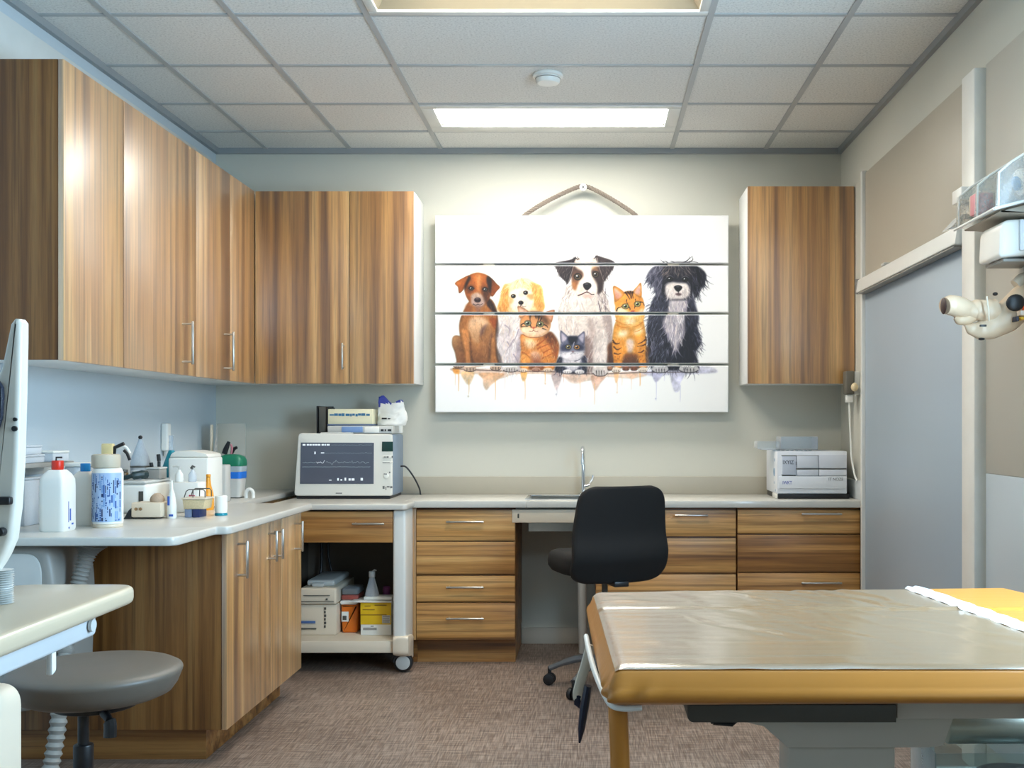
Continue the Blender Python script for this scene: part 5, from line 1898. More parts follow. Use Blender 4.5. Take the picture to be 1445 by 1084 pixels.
# tube and baskets
sx, sy = -1.606, 4.13
o = thing('cream_tube', (sx, sy, LZ), 'upright white tube with a blue stripe beside the small cream device', 'tube')
MB().lathe([(.016, LZ), (.018, LZ + .005), (.017, LZ + .05), (.012, LZ + .09), (.005, LZ + .11), (.003, LZ + .145)], (sx, sy, 0), 22).build('body', M_white, o)
m = MB().box(sx - .010, sx - .002, sy - .0186, sy - .0150, LZ + .05, LZ + .085, .001)
m.build('stripe', mat('royal_blue_print', rgb(52, 92, 180)), o)
m = MB().box(sx - .004, sx + .012, sy - .0192, sy - .0160, LZ + .008, LZ + .016, .001)
m.build('stripe', mat('royal_blue_print', rgb(52, 92, 180)), o)
bx0, bx1, by0, by1 = -1.578, -1.49, 4.16, 4.25
o = thing('wire_basket', ((bx0 + bx1) / 2, 4.2, LZ), 'beige basket with wire handles and dark blue blocks below it', 'basket')
m = MB()
m.prism([(bx0 + .006, LZ + .032), (bx1 - .006, LZ + .032), (bx1, LZ + .068), (bx0, LZ + .068)], 'y', by0, by1, .004)
m.build('tub', mat('straw_weave', rgb(206, 188, 150), rough=.7, vary=.25, scale=220), o)
m = MB().box(bx0 - .003, bx1 + .003, by0 - .003, by1 + .003, LZ + .0685, LZ + .076, .003)
m.build('rim', M_cream, o)
m = MB()
for y_ in (by0 + .01, by1 - .01):
    m.tube([(bx0 + .004, y_, LZ + .076), (bx0 + .012, y_, LZ + .10), (bx0 + .022, y_, LZ + .107), (bx1 - .01, y_, LZ + .107), (bx1 - .003, y_, LZ + .10), (bx1 - .003, y_, LZ + .076)], .002, 6)
    m.tube([((bx0 + bx1) / 2 - .005, y_, LZ + .107), ((bx0 + bx1) / 2 - .006, y_, LZ + .076)], .002, 6)
m.build('wire_handle', M_dgrey, o)
m = MB().box(bx0 + .008, bx0 + .036, by0 + .004, by1 - .01, LZ, LZ + .0315, .002)
m.build('block', mat('grey_blue_block', rgb(120, 134, 160), rough=.4), o)
m = MB().box(bx0 + .038, bx0 + .066, by0 + .002, by1 - .01, LZ, LZ + .0315, .002)
m.build('block', mat('navy_block', rgb(28, 44, 92), rough=.4), o)
o = thing('cup', (-1.475, 4.25, LZ), 'white tapered cup with a teal foot next to the beige basket', 'cup')
MB().lathe([(.022, LZ + .0105), (.024, LZ + .03), (.024, LZ + .075), (.021, LZ + .078)], (-1.462, 4.26, 0), 26).build('body', M_white, o)
MB().lathe([(.024, LZ), (.025, LZ + .003), (.0235, LZ + .010)], (-1.462, 4.26, 0), 26).build('foot', M_teal, o)
# white slab and lidded container near the corner
o = MB().box(-1.735, -1.690, 4.985, 5.06, LZ, LZ + .172, .006).build('binder', M_lgrey)
tag(o, 'upright pale slab standing between the white box machine and green-lidded container', 'binder')
sx, sy = -1.765, 5.30
o = thing('lidded_container', (sx, sy, LZ), 'clear and blue container with a domed green lid near the room corner', 'container')
w_, d_ = .062, .055


def sq(m, k0, z0_, k1, z1_, nm, mt):
    vs, fs = [], []
    pr = round_poly([(-w_, -d_), (w_, -d_), (w_, d_), (-w_, d_)], .02, 4)
    n = len(pr)
    for k_, z_ in ((k0, z0_), (k1, z1_)):
        vs += [(sx + a * k_, sy + b_ * k_, z_) for a, b_ in pr]
    for i in range(n):
        fs.append((i, (i + 1) % n, n + (i + 1) % n, n + i))
    fs += [tuple(range(n))[::-1], tuple(range(n, 2 * n))]
    return MB().add(vs, fs).build(nm, mt, o)


sq(None, .80, LZ + .004, .92, LZ + .095, 'body', M_lgrey)
sq(None, .84, LZ, .80, LZ + .0038, 'base', M_black)
sq(None, .95, LZ + .0955, .97, LZ + .128, 'blue_band', mat('band_blue', rgb(36, 116, 214), rough=.3))
sq(None, .97, LZ + .1285, .99, LZ + .155, 'clear_band', mat('grey_band', rgb(168, 180, 186), rough=.25))
m = MB()
vs, fs = [], []
pr = round_poly([(-w_, -d_), (w_, -d_), (w_, d_), (-w_, d_)], .03, 4)
n = len(pr)
lv = [(1.0, .1555), (1.03, .165), (1.0, .185), (.85, .202), (.5, .212), (.05, .214)]
for k_, z_ in lv:
    vs += [(sx + a * k_, sy + b_ * k_, LZ + z_) for a, b_ in pr]
for i in range(len(lv) - 1):
    for k in range(n):
        l = (k + 1) % n
        fs.append((i * n + k, i * n + l, (i + 1) * n + l, (i + 1) * n + k))
fs += [tuple(range(n))[::-1], tuple((len(lv) - 1) * n + k for k in range(n))]
m.add(vs, fs).build('lid', mat('green_lid', rgb(20, 118, 88), rough=.35), o, 60)
o2 = thing('scissors', (sx - .03, sy, LZ + .215), 'black-handled tools poking up from the green lid', 'tool')
m = MB().tube([(sx - .038, sy, LZ + .2145), (sx - .03, sy, LZ + .24), (sx - .015, sy, LZ + .275)], [.014, .013, .008], 10, flat=(1, .6))
m.tube([(sx - .006, sy + .01, LZ + .2155), (sx + .006, sy + .01, LZ + .24), (sx + .022, sy + .01, LZ + .247)], [.008, .009, .007], 8)
m.build('handle', M_black, o2)
m = MB().tube([(sx + .0, sy - .012, LZ + .215), (sx + .004, sy - .012, LZ + .245), (sx - .002, sy - .012, LZ + .262)], .005, 8)
m.build('blade', mat('rose_plastic', rgb(178, 110, 118), rough=.4), o2)
o = thing('tape_dispenser', (-1.67, 5.30, LZ), 'small white arched holder beside the green-lidded container', 'holder')
m = MB().tube(curve_pts([(-1.690, 5.28, LZ), (-1.689, 5.28, LZ + .03), (-1.673, 5.28, LZ + .042), (-1.657, 5.28, LZ + .03), (-1.655, 5.28, LZ)], 5), .009, 10)
m.build('arch', M_white, o)
# clear acrylic holder on the back wall
o = thing('acrylic_holder', (-1.94, 5.75, LZ), 'tall clear acrylic panel standing in the room corner', 'holder')
MB().box(-1.985, -1.835, 5.72, 5.728, LZ, 1.222, .002).build('panel', clear_mat('acrylic_panel', tint=(.93, .9, .84), haze=.14), o)
MB().prism([(5.60, LZ), (5.719, LZ), (5.719, 1.222)], 'x', -1.985, -1.980, .001).build('side_fin', clear_mat('acrylic_panel'), o)
MB().box(-2.015, -2.004, 5.70, 5.722, LZ, 1.215, .003).build('edge_post', M_cream, o)
MB().box(-2.004, -1.985, 5.715, 5.722, LZ, LZ + .02, .002).build('base', M_cream, o)

# smoke detector
sxx = at(773, 0, 4.71)[0]
o = thing('smoke_detector', (sxx, 4.72, H - .04), 'round white smoke detector on the ceiling between the two lights', 'smoke detector')
MB().lathe([(.062, H - .0005), (.066, H - .006), (.066, H - .014), (.062, H - .016)][::-1], (sxx, 4.72, 0), 40).build('base', M_white, o)
MB().lathe([(.02, H - .046), (.045, H - .042), (.052, H - .034), (.054, H - .0165)], (sxx, 4.72, 0), 40).build('cover', M_white, o)
MB().lathe([(.0535, H - .024), (.0555, H - .022), (.0535, H - .020)], (sxx, 4.72, 0), 40).build('vent_ring', M_grey, o)
# ================================================================ the painting on the planks (dogs and cats in watercolour)
def paint_art():
    S = 3.0
    W_, H_ = 1242, 834
    OX, OY = 614.0, 304.0
    rg = np.random.RandomState(4)
    img = np.empty((H_, W_, 3), np.float32)
    img[:] = (252, 251, 249)

    def vnoise(n, m):
        g_ = rg.rand(n + 2, m + 2).astype(np.float32)
        yy = np.linspace(0, n, H_, endpoint=False)
        xx = np.linspace(0, m, W_, endpoint=False)
        y0, x0 = yy.astype(int), xx.astype(int)
        fy, fx = (yy - y0)[:, None], (xx - x0)[None, :]
        fy, fx = fy * fy * (3 - 2 * fy), fx * fx * (3 - 2 * fx)
        a = g_[y0][:, x0]
        b = g_[y0][:, x0 + 1]
        c = g_[y0 + 1][:, x0]
        d = g_[y0 + 1][:, x0 + 1]
        return (a * (1 - fx) + b * fx) * (1 - fy) + (c * (1 - fx) + d * fx) * fy
    NB = .5 * vnoise(24, 36) + .3 * vnoise(60, 90) + .2 * vnoise(160, 240) - .5
    NF = .6 * vnoise(110, 165) + .4 * vnoise(260, 390) - .5

    class Loc:
        def __init__(s, ox, oy, k):
            s.ox, s.oy, s.k = ox, oy, k

        def pts(s, P):
            P = np.asarray(P, np.float32)
            return np.stack([((s.ox + P[:, 0] / s.k) - OX) * S, ((s.oy + P[:, 1] / s.k) - OY) * S], 1)

        def ln(s, v):
            return v / s.k * S

    def smooth(P, n=6):
        P = np.asarray(P, np.float32)
        m = len(P)
        out = []
        for i in range(m):
            a, b, c, d = P[i - 1], P[i], P[(i + 1) % m], P[(i + 2) % m]
            for k in range(n):
                t = k / n
                out.append(.5 * (2 * b + (c - a) * t + (2 * a - 5 * b + 4 * c - d) * t * t + (3 * b - a - 3 * c + d) * t ** 3))
        return np.array(out, np.float32)

    def box_blur(a, r):
        if r < 1:
            return a
        k = 2 * r + 1
        p = np.pad(a, ((r + 1, r), (0, 0)), mode='edge').cumsum(0)
        a = (p[k:] - p[:-k]) / k
        p = np.pad(a, ((0, 0), (r + 1, r)), mode='edge').cumsum(1)
        return (p[:, k:] - p[:, :-k]) / k

    def poly_mask(P, pad):
        x0, y0 = np.floor(P.min(0)).astype(int) - pad
        x1, y1 = np.ceil(P.max(0)).astype(int) + pad + 1
        x0, y0, x1, y1 = max(0, x0), max(0, y0), min(W_, x1), min(H_, y1)
        if x1 <= x0 or y1 <= y0:
            return None
        m = np.zeros(((y1 - y0) * 2, (x1 - x0) * 2), bool)
        ys = y0 + (np.arange(m.shape[0]) + .5) / 2
        xs = x0 + (np.arange(m.shape[1]) + .5) / 2
        Q = np.roll(P, -1, 0)
        for (ax, ay), (bx, by) in zip(P, Q):
            if ay == by:
                continue
            lo, hi = (ay, by) if ay < by else (by, ay)
            r = np.where((ys >= lo) & (ys < hi))[0]
            if len(r) == 0:
                continue
            xi = ax + (ys[r] - ay) * (bx - ax) / (by - ay)
            m[r] ^= xs[None, :] >= xi[:, None]
        f = m.astype(np.float32)
        f = (f[0::2, 0::2] + f[1::2, 0::2] + f[0::2, 1::2] + f[1::2, 1::2]) / 4
        return f, x0, y0, x1, y1

    def comp(mask, x0, y0, x1, y1, col, a):
        m = (mask * a)[..., None]
        img[y0:y1, x0:x1] = img[y0:y1, x0:x1] * (1 - m) + np.clip(col, 0, 255) * m

    def shape(L, P, col, col2=None, soft=1, alpha=1.0, var=.12, edge=.0, ang=90, sm=True, fine=.06):
        P = L.pts(P)
        if sm:
            P = smooth(P)
        r = poly_mask(P, soft * 3 + 2)
        if r is None:
            return
        m, x0, y0, x1, y1 = r
        raw = m
        for _ in range(2):
            m = box_blur(m, soft)
        col = np.array(col, np.float32)
        if col2 is not None:
            yy, xx = np.mgrid[y0:y1, x0:x1]
            ca, sa = math.cos(math.radians(ang)), math.sin(math.radians(ang))
            d = xx * ca + yy * sa
            pr = P @ np.array([ca, sa])
            t = np.clip((d - pr.min()) / (np.ptp(pr) + 1e-6), 0, 1)[..., None]
            cc = col * (1 - t) + np.array(col2, np.float32) * t
        else:
            cc = np.broadcast_to(col, m.shape + (3,)).copy()
        nz = 1 + 2 * var * NB[y0:y1, x0:x1] + 2 * fine * NF[y0:y1, x0:x1]
        cc = cc * nz[..., None]
        if edge:
            bl = raw
            for _ in range(2):
                bl = box_blur(bl, 5)
            e = np.clip((1 - bl) * 2, 0, 1)
            cc = cc * (1 - edge * e[..., None])
        comp(np.clip(m, 0, 1), x0, y0, x1, y1, cc, alpha)

    def stroke(P, w, col, alpha=1.0):
        """P canvas points; w list of half widths"""
        P = np.asarray(P, np.float32)
        pad = int(max(w) + 2)
        x0, y0 = np.floor(P.min(0)).astype(int) - pad
        x1, y1 = np.ceil(P.max(0)).astype(int) + pad + 1
        x0, y0, x1, y1 = max(0, x0), max(0, y0), min(W_, x1), min(H_, y1)
        if x1 <= x0 or y1 <= y0:
            return
        yy, xx = np.mgrid[y0:y1, x0:x1].astype(np.float32)
        best = np.zeros(yy.shape, np.float32)
        for i in range(len(P) - 1):
            a, b = P[i], P[i + 1]
            d = b - a
            L2 = float(d @ d) + 1e-6
            t = np.clip(((xx - a[0]) * d[0] + (yy - a[1]) * d[1]) / L2, 0, 1)
            dist = np.hypot(xx - a[0] - t * d[0], yy - a[1] - t * d[1])
            ww = w[i] + (w[i + 1] - w[i]) * t
            best = np.maximum(best, np.clip(ww - dist + .5, 0, 1))
        comp(best, x0, y0, x1, y1, np.array(col, np.float32), alpha)

    def line(L, P, w0, w1, col, alpha=1.0, n=5):
        P = L.pts(P)
        if len(P) > 2:
            q = [P[0]]
            ext = np.concatenate([[2 * P[0] - P[1]], P, [2 * P[-1] - P[-2]]])
            q = []
            for i in range(1, len(ext) - 2):
                a, b, c, d = ext[i - 1], ext[i], ext[i + 1], ext[i + 2]
                for k in range(n):
                    t = k / n
                    q.append(.5 * (2 * b + (c - a) * t + (2 * a - 5 * b + 4 * c - d) * t * t + (3 * b - a - 3 * c + d) * t ** 3))
            q.append(P[-1])
            P = np.array(q)
        k = len(P)
        ws = [L.ln(w0 + (w1 - w0) * i / (k - 1)) for i in range(k)]
        stroke(P, ws, col, alpha)

    def ell(L, cx, cy, rx, ry, col, rot=0, soft=1, alpha=1.0, var=.05, edge=0, col2=None):
        t = np.linspace(0, 2 * np.pi, 28, endpoint=False)
        c, s = math.cos(math.radians(rot)), math.sin(math.radians(rot))
        x, y = rx * np.cos(t), ry * np.sin(t)
        shape(L, np.stack([cx + x * c - y * s, cy + x * s + y * c], 1), col, col2, soft, alpha, var, edge, sm=False)

    def fur(L, region, n, ang, ln, w, cols, alpha=.7, jit=25, curl=.25, center=None):
        """hair strokes started inside region; ang in degrees (90 = down) or 'out' from a centre"""
        P = smooth(L.pts(region))
        r = poly_mask(P, 1)
        m, x0, y0, x1, y1 = r
        ys, xs = np.where(m > .5)
        if len(ys) == 0:
            return
        for k in rg.randint(0, len(ys), n):
            x, y = xs[k] + x0 + rg.rand(), ys[k] + y0 + rg.rand()
            if ang == 'out':
                c = L.pts([center])[0]
                a = math.atan2(y - c[1], x - c[0])
            elif callable(ang):
                a = math.radians(ang((x - P[:, 0].min()) / np.ptp(P[:, 0]), (y - P[:, 1].min()) / np.ptp(P[:, 1])))
            else:
                a = math.radians(ang)
            a += math.radians(rg.uniform(-jit, jit))
            l = L.ln(ln) * rg.uniform(.5, 1.2)
            cu = rg.uniform(-curl, curl)
            pts = [(x, y)]
            for i in range(4):
                x += math.cos(a) * l / 4
                y += math.sin(a) * l / 4
                a += cu
                pts.append((x, y))
            c0 = np.array(cols[rg.randint(len(cols))], np.float32) * rg.uniform(.9, 1.1)
            h = L.ln(w) * rg.uniform(.6, 1.2)
            stroke(pts, [h * .6, h, h * .8, h * .5, h * .12], np.clip(c0, 0, 255), alpha * rg.uniform(.6, 1))

    def paw(L, cx, cy, w, h, col, dark, n=3):
        shape(L, [(cx - w, cy + h * .3), (cx - w * .8, cy - h * .6), (cx, cy - h), (cx + w * .8, cy - h * .6), (cx + w, cy + h * .3), (cx + w * .6, cy + h), (cx - w * .6, cy + h)], col, tuple(c * .86 for c in col), 1, 1, .08)
        for i in range(n):
            x = cx + w * (-.5 + i * 1.0 / max(1, n - 1))
            line(L, [(x, cy + h * .1), (x + w * .02, cy + h * .9)], w * .055, w * .03, dark, .8)
        line(L, [(cx - w * .95, cy + h * .55), (cx - w * .5, cy + h * 1.02), (cx + w * .5, cy + h * 1.02), (cx + w * .95, cy + h * .5)], w * .06, w * .05, dark, .7)

    def eye(L, cx, cy, rx, ry, iris, rim=(30, 24, 22), slit=False, white=None):
        ell(L, cx, cy, rx * 1.35, ry * 1.3, rim, soft=1, alpha=.95)
        if white:
            ell(L, cx, cy, rx * 1.12, ry * 1.08, white)
        ell(L, cx, cy, rx, ry, iris, soft=0)
        ell(L, cx, cy, rx * (.36 if slit else .58), ry * (.8 if slit else .6), (12, 12, 14), soft=0)
        ell(L, cx - rx * .28, cy - ry * .32, rx * .24, ry * .24, (250, 250, 250), soft=0)

    A = Loc(630, 370, 6.773)
    B = Loc(725, 430, 10.327)
    C = Loc(775, 350, 5.71)
    D = Loc(850, 390, 7.747)
    E = Loc(900, 350, 5.709)
    G = Loc(620, 505, 3.6125)

    # ------------------------------------------------ wash and drips under the paws
    shape(G, [(70, 52), (300, 58), (560, 62), (700, 72), (860, 74), (1040, 70), (1050, 92), (960, 104), (840, 96), (800, 110), (700, 122), (640, 100), (560, 84), (470, 82), (380, 84), (320, 104), (240, 112), (200, 84), (130, 84), (80, 74)],
          (232, 204, 182), (243, 224, 208), 2, .85, .1, .08)
    shape(G, [(205, 78), (330, 80), (300, 110), (262, 140), (240, 164), (225, 140), (222, 108)], (226, 180, 140), (240, 214, 190), 2, .8, .2)
    shape(G, [(640, 84), (760, 84), (730, 122), (690, 130), (655, 116)], (236, 208, 190), None, 3, .7, .15)
    shape(G, [(776, 90), (846, 92), (820, 130), (796, 166), (782, 140)], (222, 180, 156), (236, 206, 188), 2, .8, .2)
    shape(G, [(572, 82), (622, 84), (612, 138), (596, 166), (582, 130)], (204, 180, 176), (224, 208, 204), 2, .8, .2)
    shape(G, [(112, 74), (176, 72), (166, 116), (150, 138), (128, 116)], (240, 200, 150), (248, 226, 198), 2, .8, .2)
    shape(G, [(70, 52), (100, 54), (100, 80), (76, 78)], (240, 170, 80), None, 2, .8, .2)
    shape(G, [(415, 72), (446, 72), (440, 110), (424, 118)], (244, 182, 100), (250, 214, 166), 1, .85, .15)
    shape(G, [(890, 76), (914, 76), (908, 118), (898, 126)], (244, 196, 140), None, 1, .6, .15)
    shape(G, [(950, 80), (1010, 80), (1000, 100), (975, 108)], (240, 206, 178), None, 2, .7, .15)
    shape(G, [(1040, 66), (1320, 60), (1420, 70), (1330, 80), (1200, 84), (1080, 92)], (206, 204, 218), None, 3, .8, .2)
    shape(G, [(1084, 74), (1140, 76), (1116, 116), (1098, 120)], (206, 204, 224), None, 2, .8, .15)
    shape(G, [(1180, 78), (1250, 76), (1228, 130), (1222, 168), (1196, 168)], (208, 206, 226), (224, 222, 236), 2, .8, .2)
    shape(G, [(1290, 40), (1380, 44), (1415, 72), (1310, 76)], (186, 184, 204), (226, 224, 236), 3, .6, .25, ang=0)
    for x, y0, y1, w, c in ((98, 70, 168, 3, (240, 190, 120)), (150, 110, 186, 2.4, (232, 196, 140)), (285, 110, 214, 2.2, (240, 196, 130)), (436, 100, 212, 2.6, (246, 206, 148)), (538, 74, 130, 2.5, (244, 190, 120)),
                            (716, 110, 200, 2, (244, 214, 180)), (790, 130, 236, 2.4, (240, 204, 160)), (905, 100, 180, 2, (246, 214, 172)), (930, 90, 140, 1.6, (246, 220, 190)), (1022, 80, 142, 3.4, (244, 198, 130)),
                            (978, 96, 160, 1.6, (244, 214, 190)), (1104, 96, 218, 1.8, (206, 206, 230)), (1226, 140, 226, 1.8, (206, 206, 230)), (80, 76, 140, 1.6, (240, 204, 150)), (364, 80, 132, 2, (232, 222, 220)),
                            (334, 90, 158, 2, (240, 220, 210)), (1146, 90, 118, 1.6, (216, 214, 232)), (598, 150, 196, 1.6, (206, 196, 206)), (632, 84, 130, 2, (226, 190, 170))):
        line(G, [(x, y0), (x + 1, (y0 + y1) / 2), (x, y1)], w, w * .35, c, .85)
    for x, y, r, c in ((148, 196, 5, (206, 196, 176)), (596, 186, 5, (206, 200, 208)), (540, 132, 4, (230, 196, 160)), (1103, 208, 4, (204, 206, 228)), (906, 176, 4, (244, 220, 190))):
        ell(G, x, y, r * .8, r, c, alpha=.8)
    line(G, [(70, 54), (300, 66), (560, 70), (800, 82), (1040, 74), (1320, 72)], 3.2, 2.6, (96, 76, 76), .55)

    # ------------------------------------------------ cream long-haired dog
    body = [(560, 450), (490, 520), (470, 640), (470, 760), (490, 860), (520, 940), (540, 1030), (700, 1040), (730, 980), (730, 700), (700, 480)]
    shape(A, body, (238, 228, 220), (214, 204, 208), 2, 1, .12, .10)
    fur(A, body, 200, lambda u, v: 95 + 20 * (u - .5), 90, 4.5, [(246, 240, 234), (222, 208, 204), (198, 186, 196), (236, 214, 194), (250, 246, 242)], .6)
    for P in ([(580, 760), (600, 800), (570, 850)], [(640, 740), (610, 800), (600, 840)], [(640, 880), (670, 930), (680, 980)], [(560, 600), (600, 640), (590, 700)], [(690, 640), (660, 720), (640, 770)]):
        line(A, P, 6, 2, (160, 146, 160), .6)
    shape(A, [(700, 640), (720, 640), (720, 980), (690, 990), (660, 900)], (176, 162, 172), None, 4, .6)
    fur(A, [(470, 560), (500, 560), (520, 930), (490, 900)], 50, 130, 50, 3.5, [(232, 224, 222), (206, 196, 200), (250, 246, 244)], .7)
    head = [(620, 190), (720, 150), (800, 160), (860, 210), (910, 230), (925, 330), (930, 430), (880, 470), (800, 480), (690, 490), (600, 480), (500, 470), (490, 430), (520, 330), (540, 240), (580, 200)]
    shape(A, head, (248, 226, 190), (246, 214, 168), 3, 1, .1)
    earL = [(560, 210), (600, 240), (590, 350), (600, 420), (560, 480), (490, 450), (510, 360), (530, 270)]
    earR = [(800, 200), (870, 210), (915, 250), (925, 340), (940, 440), (880, 470), (840, 400), (830, 300)]
    for e_ in (earL, earR):
        shape(A, e_, (242, 190, 118), (236, 176, 100), 3, .9, .2)
        fur(A, e_, 70, 95, 80, 4, [(226, 158, 84), (250, 214, 156), (240, 186, 112), (206, 140, 74)], .6)
    fur(A, [(600, 190), (720, 150), (830, 190), (820, 260), (700, 240), (600, 260)], 60, lambda u, v: 160 - 140 * u, 60, 4, [(250, 228, 184), (244, 206, 144), (254, 244, 224), (236, 190, 124)], .6)
    face = [(610, 290), (700, 250), (790, 270), (830, 330), (820, 420), (780, 470), (690, 480), (630, 450), (600, 380)]
    shape(A, face, (252, 244, 230), (250, 232, 208), 4, .95, .05)
    shape(A, [(770, 310), (830, 310), (830, 360), (790, 350)], (216, 148, 82), None, 4, .7)
    shape(A, [(600, 330), (640, 350), (630, 390), (600, 400)], (226, 160, 92), None, 4, .6)
    shape(A, [(700, 270), (740, 270), (730, 330), (690, 330)], (250, 226, 196), None, 4, .6)
    fur(A, [(640, 400), (800, 400), (790, 470), (650, 480)], 40, 90, 45, 3, [(255, 250, 244), (228, 204, 184), (240, 222, 206)], .6)
    eye(A, 640, 326, 17, 15, (44, 32, 28))
    eye(A, 757, 293, 17, 15, (44, 32, 28))
    line(A, [(618, 316), (640, 306), (662, 314)], 4, 2, (110, 76, 50), .7)
    line(A, [(735, 284), (757, 273), (780, 282)], 4, 2, (110, 76, 50), .7)
    ell(A, 712, 388, 25, 19, (40, 32, 34))
    ell(A, 706, 380, 9, 5, (130, 124, 128), alpha=.8)
    line(A, [(712, 406), (706, 424), (682, 432)], 5, 3, (90, 74, 80), .8)
    line(A, [(712, 406), (735, 424), (760, 420)], 4, 2, (110, 90, 96), .6)
    paw(A, 612, 1014, 72, 32, (240, 232, 226), (70, 58, 62), 4)

    # ------------------------------------------------ brown short-haired dog
    hind = [(95, 700), (60, 720), (55, 790), (80, 860), (95, 930), (110, 990), (200, 990), (190, 800), (150, 720)]
    shape(A, hind, (204, 160, 116), (128, 84, 56), 2, 1, .18, .22, ang=30)
    body = [(225, 370), (180, 440), (140, 520), (122, 610), (130, 700), (150, 800), (180, 900), (200, 990), (290, 1000), (420, 990), (500, 990), (480, 880), (470, 760), (480, 640), (490, 520), (470, 420), (420, 350), (320, 340)]
    shape(A, body, (178, 122, 72), (196, 146, 98), 2, 1, .18, .25)
    shape(A, [(230, 540), (330, 520), (410, 580), (380, 640), (330, 680), (310, 770), (260, 760), (210, 640)], (236, 208, 182), (214, 172, 130), 6, .85)
    shape(A, [(340, 640), (410, 600), (440, 700), (420, 850), (380, 960), (300, 980), (250, 900), (240, 780), (310, 800)], (190, 146, 106), (148, 102, 68), 5, .7)
    shape(A, [(210, 660), (230, 740), (250, 900), (280, 980), (240, 980), (210, 820)], (92, 62, 52), None, 4, .7)
    shape(A, [(330, 640), (390, 590), (350, 680), (320, 720)], (122, 96, 100), None, 4, .6)
    shape(A, [(410, 350), (450, 400), (480, 480), (480, 510), (420, 450), (380, 400)], (56, 40, 40), None, 3, .9)
    shape(A, [(420, 690), (450, 720), (430, 860), (415, 980), (395, 960)], (104, 74, 60), None, 4, .6)
    shape(A, [(410, 545), (470, 530), (488, 560), (470, 640), (430, 590)], (166, 92, 44), None, 3, .8)
    shape(A, [(190, 400), (240, 420), (220, 480), (170, 480)], (150, 94, 50), None, 5, .6)
    shape(A, [(140, 640), (215, 660), (225, 800), (230, 940), (190, 970), (160, 800)], (214, 156, 100), (206, 150, 100), 3, .9, .15, .2)
    shape(A, [(430, 720), (470, 740), (490, 900), (500, 990), (430, 990), (420, 850)], (206, 152, 102), (186, 132, 84), 3, .9, .15, .2)
    fur(A, body, 150, 92, 60, 2.6, [(150, 98, 54), (214, 166, 116), (120, 78, 48), (236, 200, 160)], .4, jit=20)
    shape(A, [(480, 520), (500, 640), (480, 800), (520, 900), (530, 990), (500, 980), (470, 850)], (60, 44, 40), None, 3, .55)
    head = [(210, 130), (300, 100), (400, 130), (440, 190), (430, 290), (400, 370), (350, 420), (290, 425), (240, 400), (190, 330), (170, 250), (180, 180)]
    shape(A, head, (196, 122, 58), (170, 108, 62), 2, 1, .15, .22)
    earL = [(215, 128), (160, 150), (82, 200), (110, 240), (122, 298), (160, 268), (180, 220), (210, 170)]
    shape(A, earL, (206, 132, 66), (176, 106, 52), 1, 1, .15, .25, ang=45)
    shape(A, [(215, 140), (235, 150), (215, 190), (190, 240), (175, 270), (180, 210)], (44, 32, 34), None, 3, .9)
    earR = [(390, 130), (440, 160), (480, 205), (512, 240), (480, 280), (440, 330), (415, 300), (420, 230), (410, 180)]
    shape(A, earR, (120, 70, 36), (190, 112, 50), 1, 1, .18, .25, ang=20)
    shape(A, [(390, 140), (425, 160), (430, 220), (415, 290), (400, 240), (385, 180)], (42, 32, 36), None, 3, .9)
    shape(A, [(285, 120), (330, 130), (330, 220), (310, 300), (290, 220)], (226, 168, 116), None, 6, .75)
    shape(A, [(240, 310), (300, 290), (350, 320), (375, 370), (350, 420), (290, 428), (240, 400), (235, 350)], (222, 198, 180), (190, 168, 164), 4, .95)
    shape(A, [(340, 240), (410, 250), (405, 340), (380, 390), (350, 330)], (78, 52, 42), None, 5, .7)
    shape(A, [(195, 240), (240, 220), (270, 250), (240, 290), (200, 290)], (86, 54, 40), None, 5, .6)
    fur(A, [(200, 150), (400, 150), (400, 330), (210, 330)], 60, 80, 30, 2.2, [(150, 90, 44), (222, 150, 84), (110, 68, 42)], .4)
    eye(A, 238, 252, 17, 15, (98, 96, 92))
    eye(A, 370, 262, 17, 15, (104, 100, 96))
    line(A, [(212, 250), (236, 232), (266, 252)], 5, 3, (40, 28, 26), .8)
    line(A, [(342, 258), (368, 240), (398, 256)], 5, 3, (40, 28, 26), .8)
    ell(A, 298, 362, 33, 24, (74, 54, 56))
    ell(A, 296, 350, 18, 6, (150, 132, 132), alpha=.7)
    ell(A, 284, 370, 7, 5, (20, 14, 16))
    ell(A, 314, 370, 7, 5, (20, 14, 16))
    line(A, [(255, 398), (280, 410), (300, 400), (320, 408), (345, 396)], 4, 3, (64, 48, 50), .8)
    shape(A, [(275, 426), (330, 424), (320, 470), (300, 490), (285, 470)], (150, 120, 120), None, 4, .5)
    paw(A, 115, 982, 50, 26, (190, 160, 136), (50, 40, 38))
    paw(A, 225, 1010, 60, 32, (222, 196, 176), (44, 34, 34))
    paw(A, 470, 1000, 52, 30, (220, 194, 172), (44, 34, 34))

    # ------------------------------------------------ large tricolour dog in the middle
    body = [(160, 300), (120, 360), (90, 440), (70, 540), (75, 640), (90, 760), (100, 900), (140, 990), (290, 1000), (420, 1000), (500, 980), (510, 860), (510, 700), (500, 560), (480, 450), (440, 340), (390, 290)]
    shape(C, body, (240, 230, 220), (212, 198, 192), 2, 1, .10, .12)
    shape(C, [(430, 520), (500, 560), (510, 760), (500, 940), (470, 930), (470, 760), (440, 640)], (164, 146, 142), None, 5, .6)
    shape(C, [(280, 720), (340, 740), (350, 860), (340, 990), (290, 990)], (120, 96, 92), None, 5, .65)
    shape(C, [(460, 800), (500, 820), (500, 970), (470, 960)], (118, 86, 78), None, 4, .7)
    fur(C, body, 330, lambda u, v: 90 + 40 * (u - .5), 70, 3.6, [(250, 244, 236), (220, 204, 196), (190, 172, 168), (234, 214, 196), (170, 152, 152), (252, 248, 244)], .55)
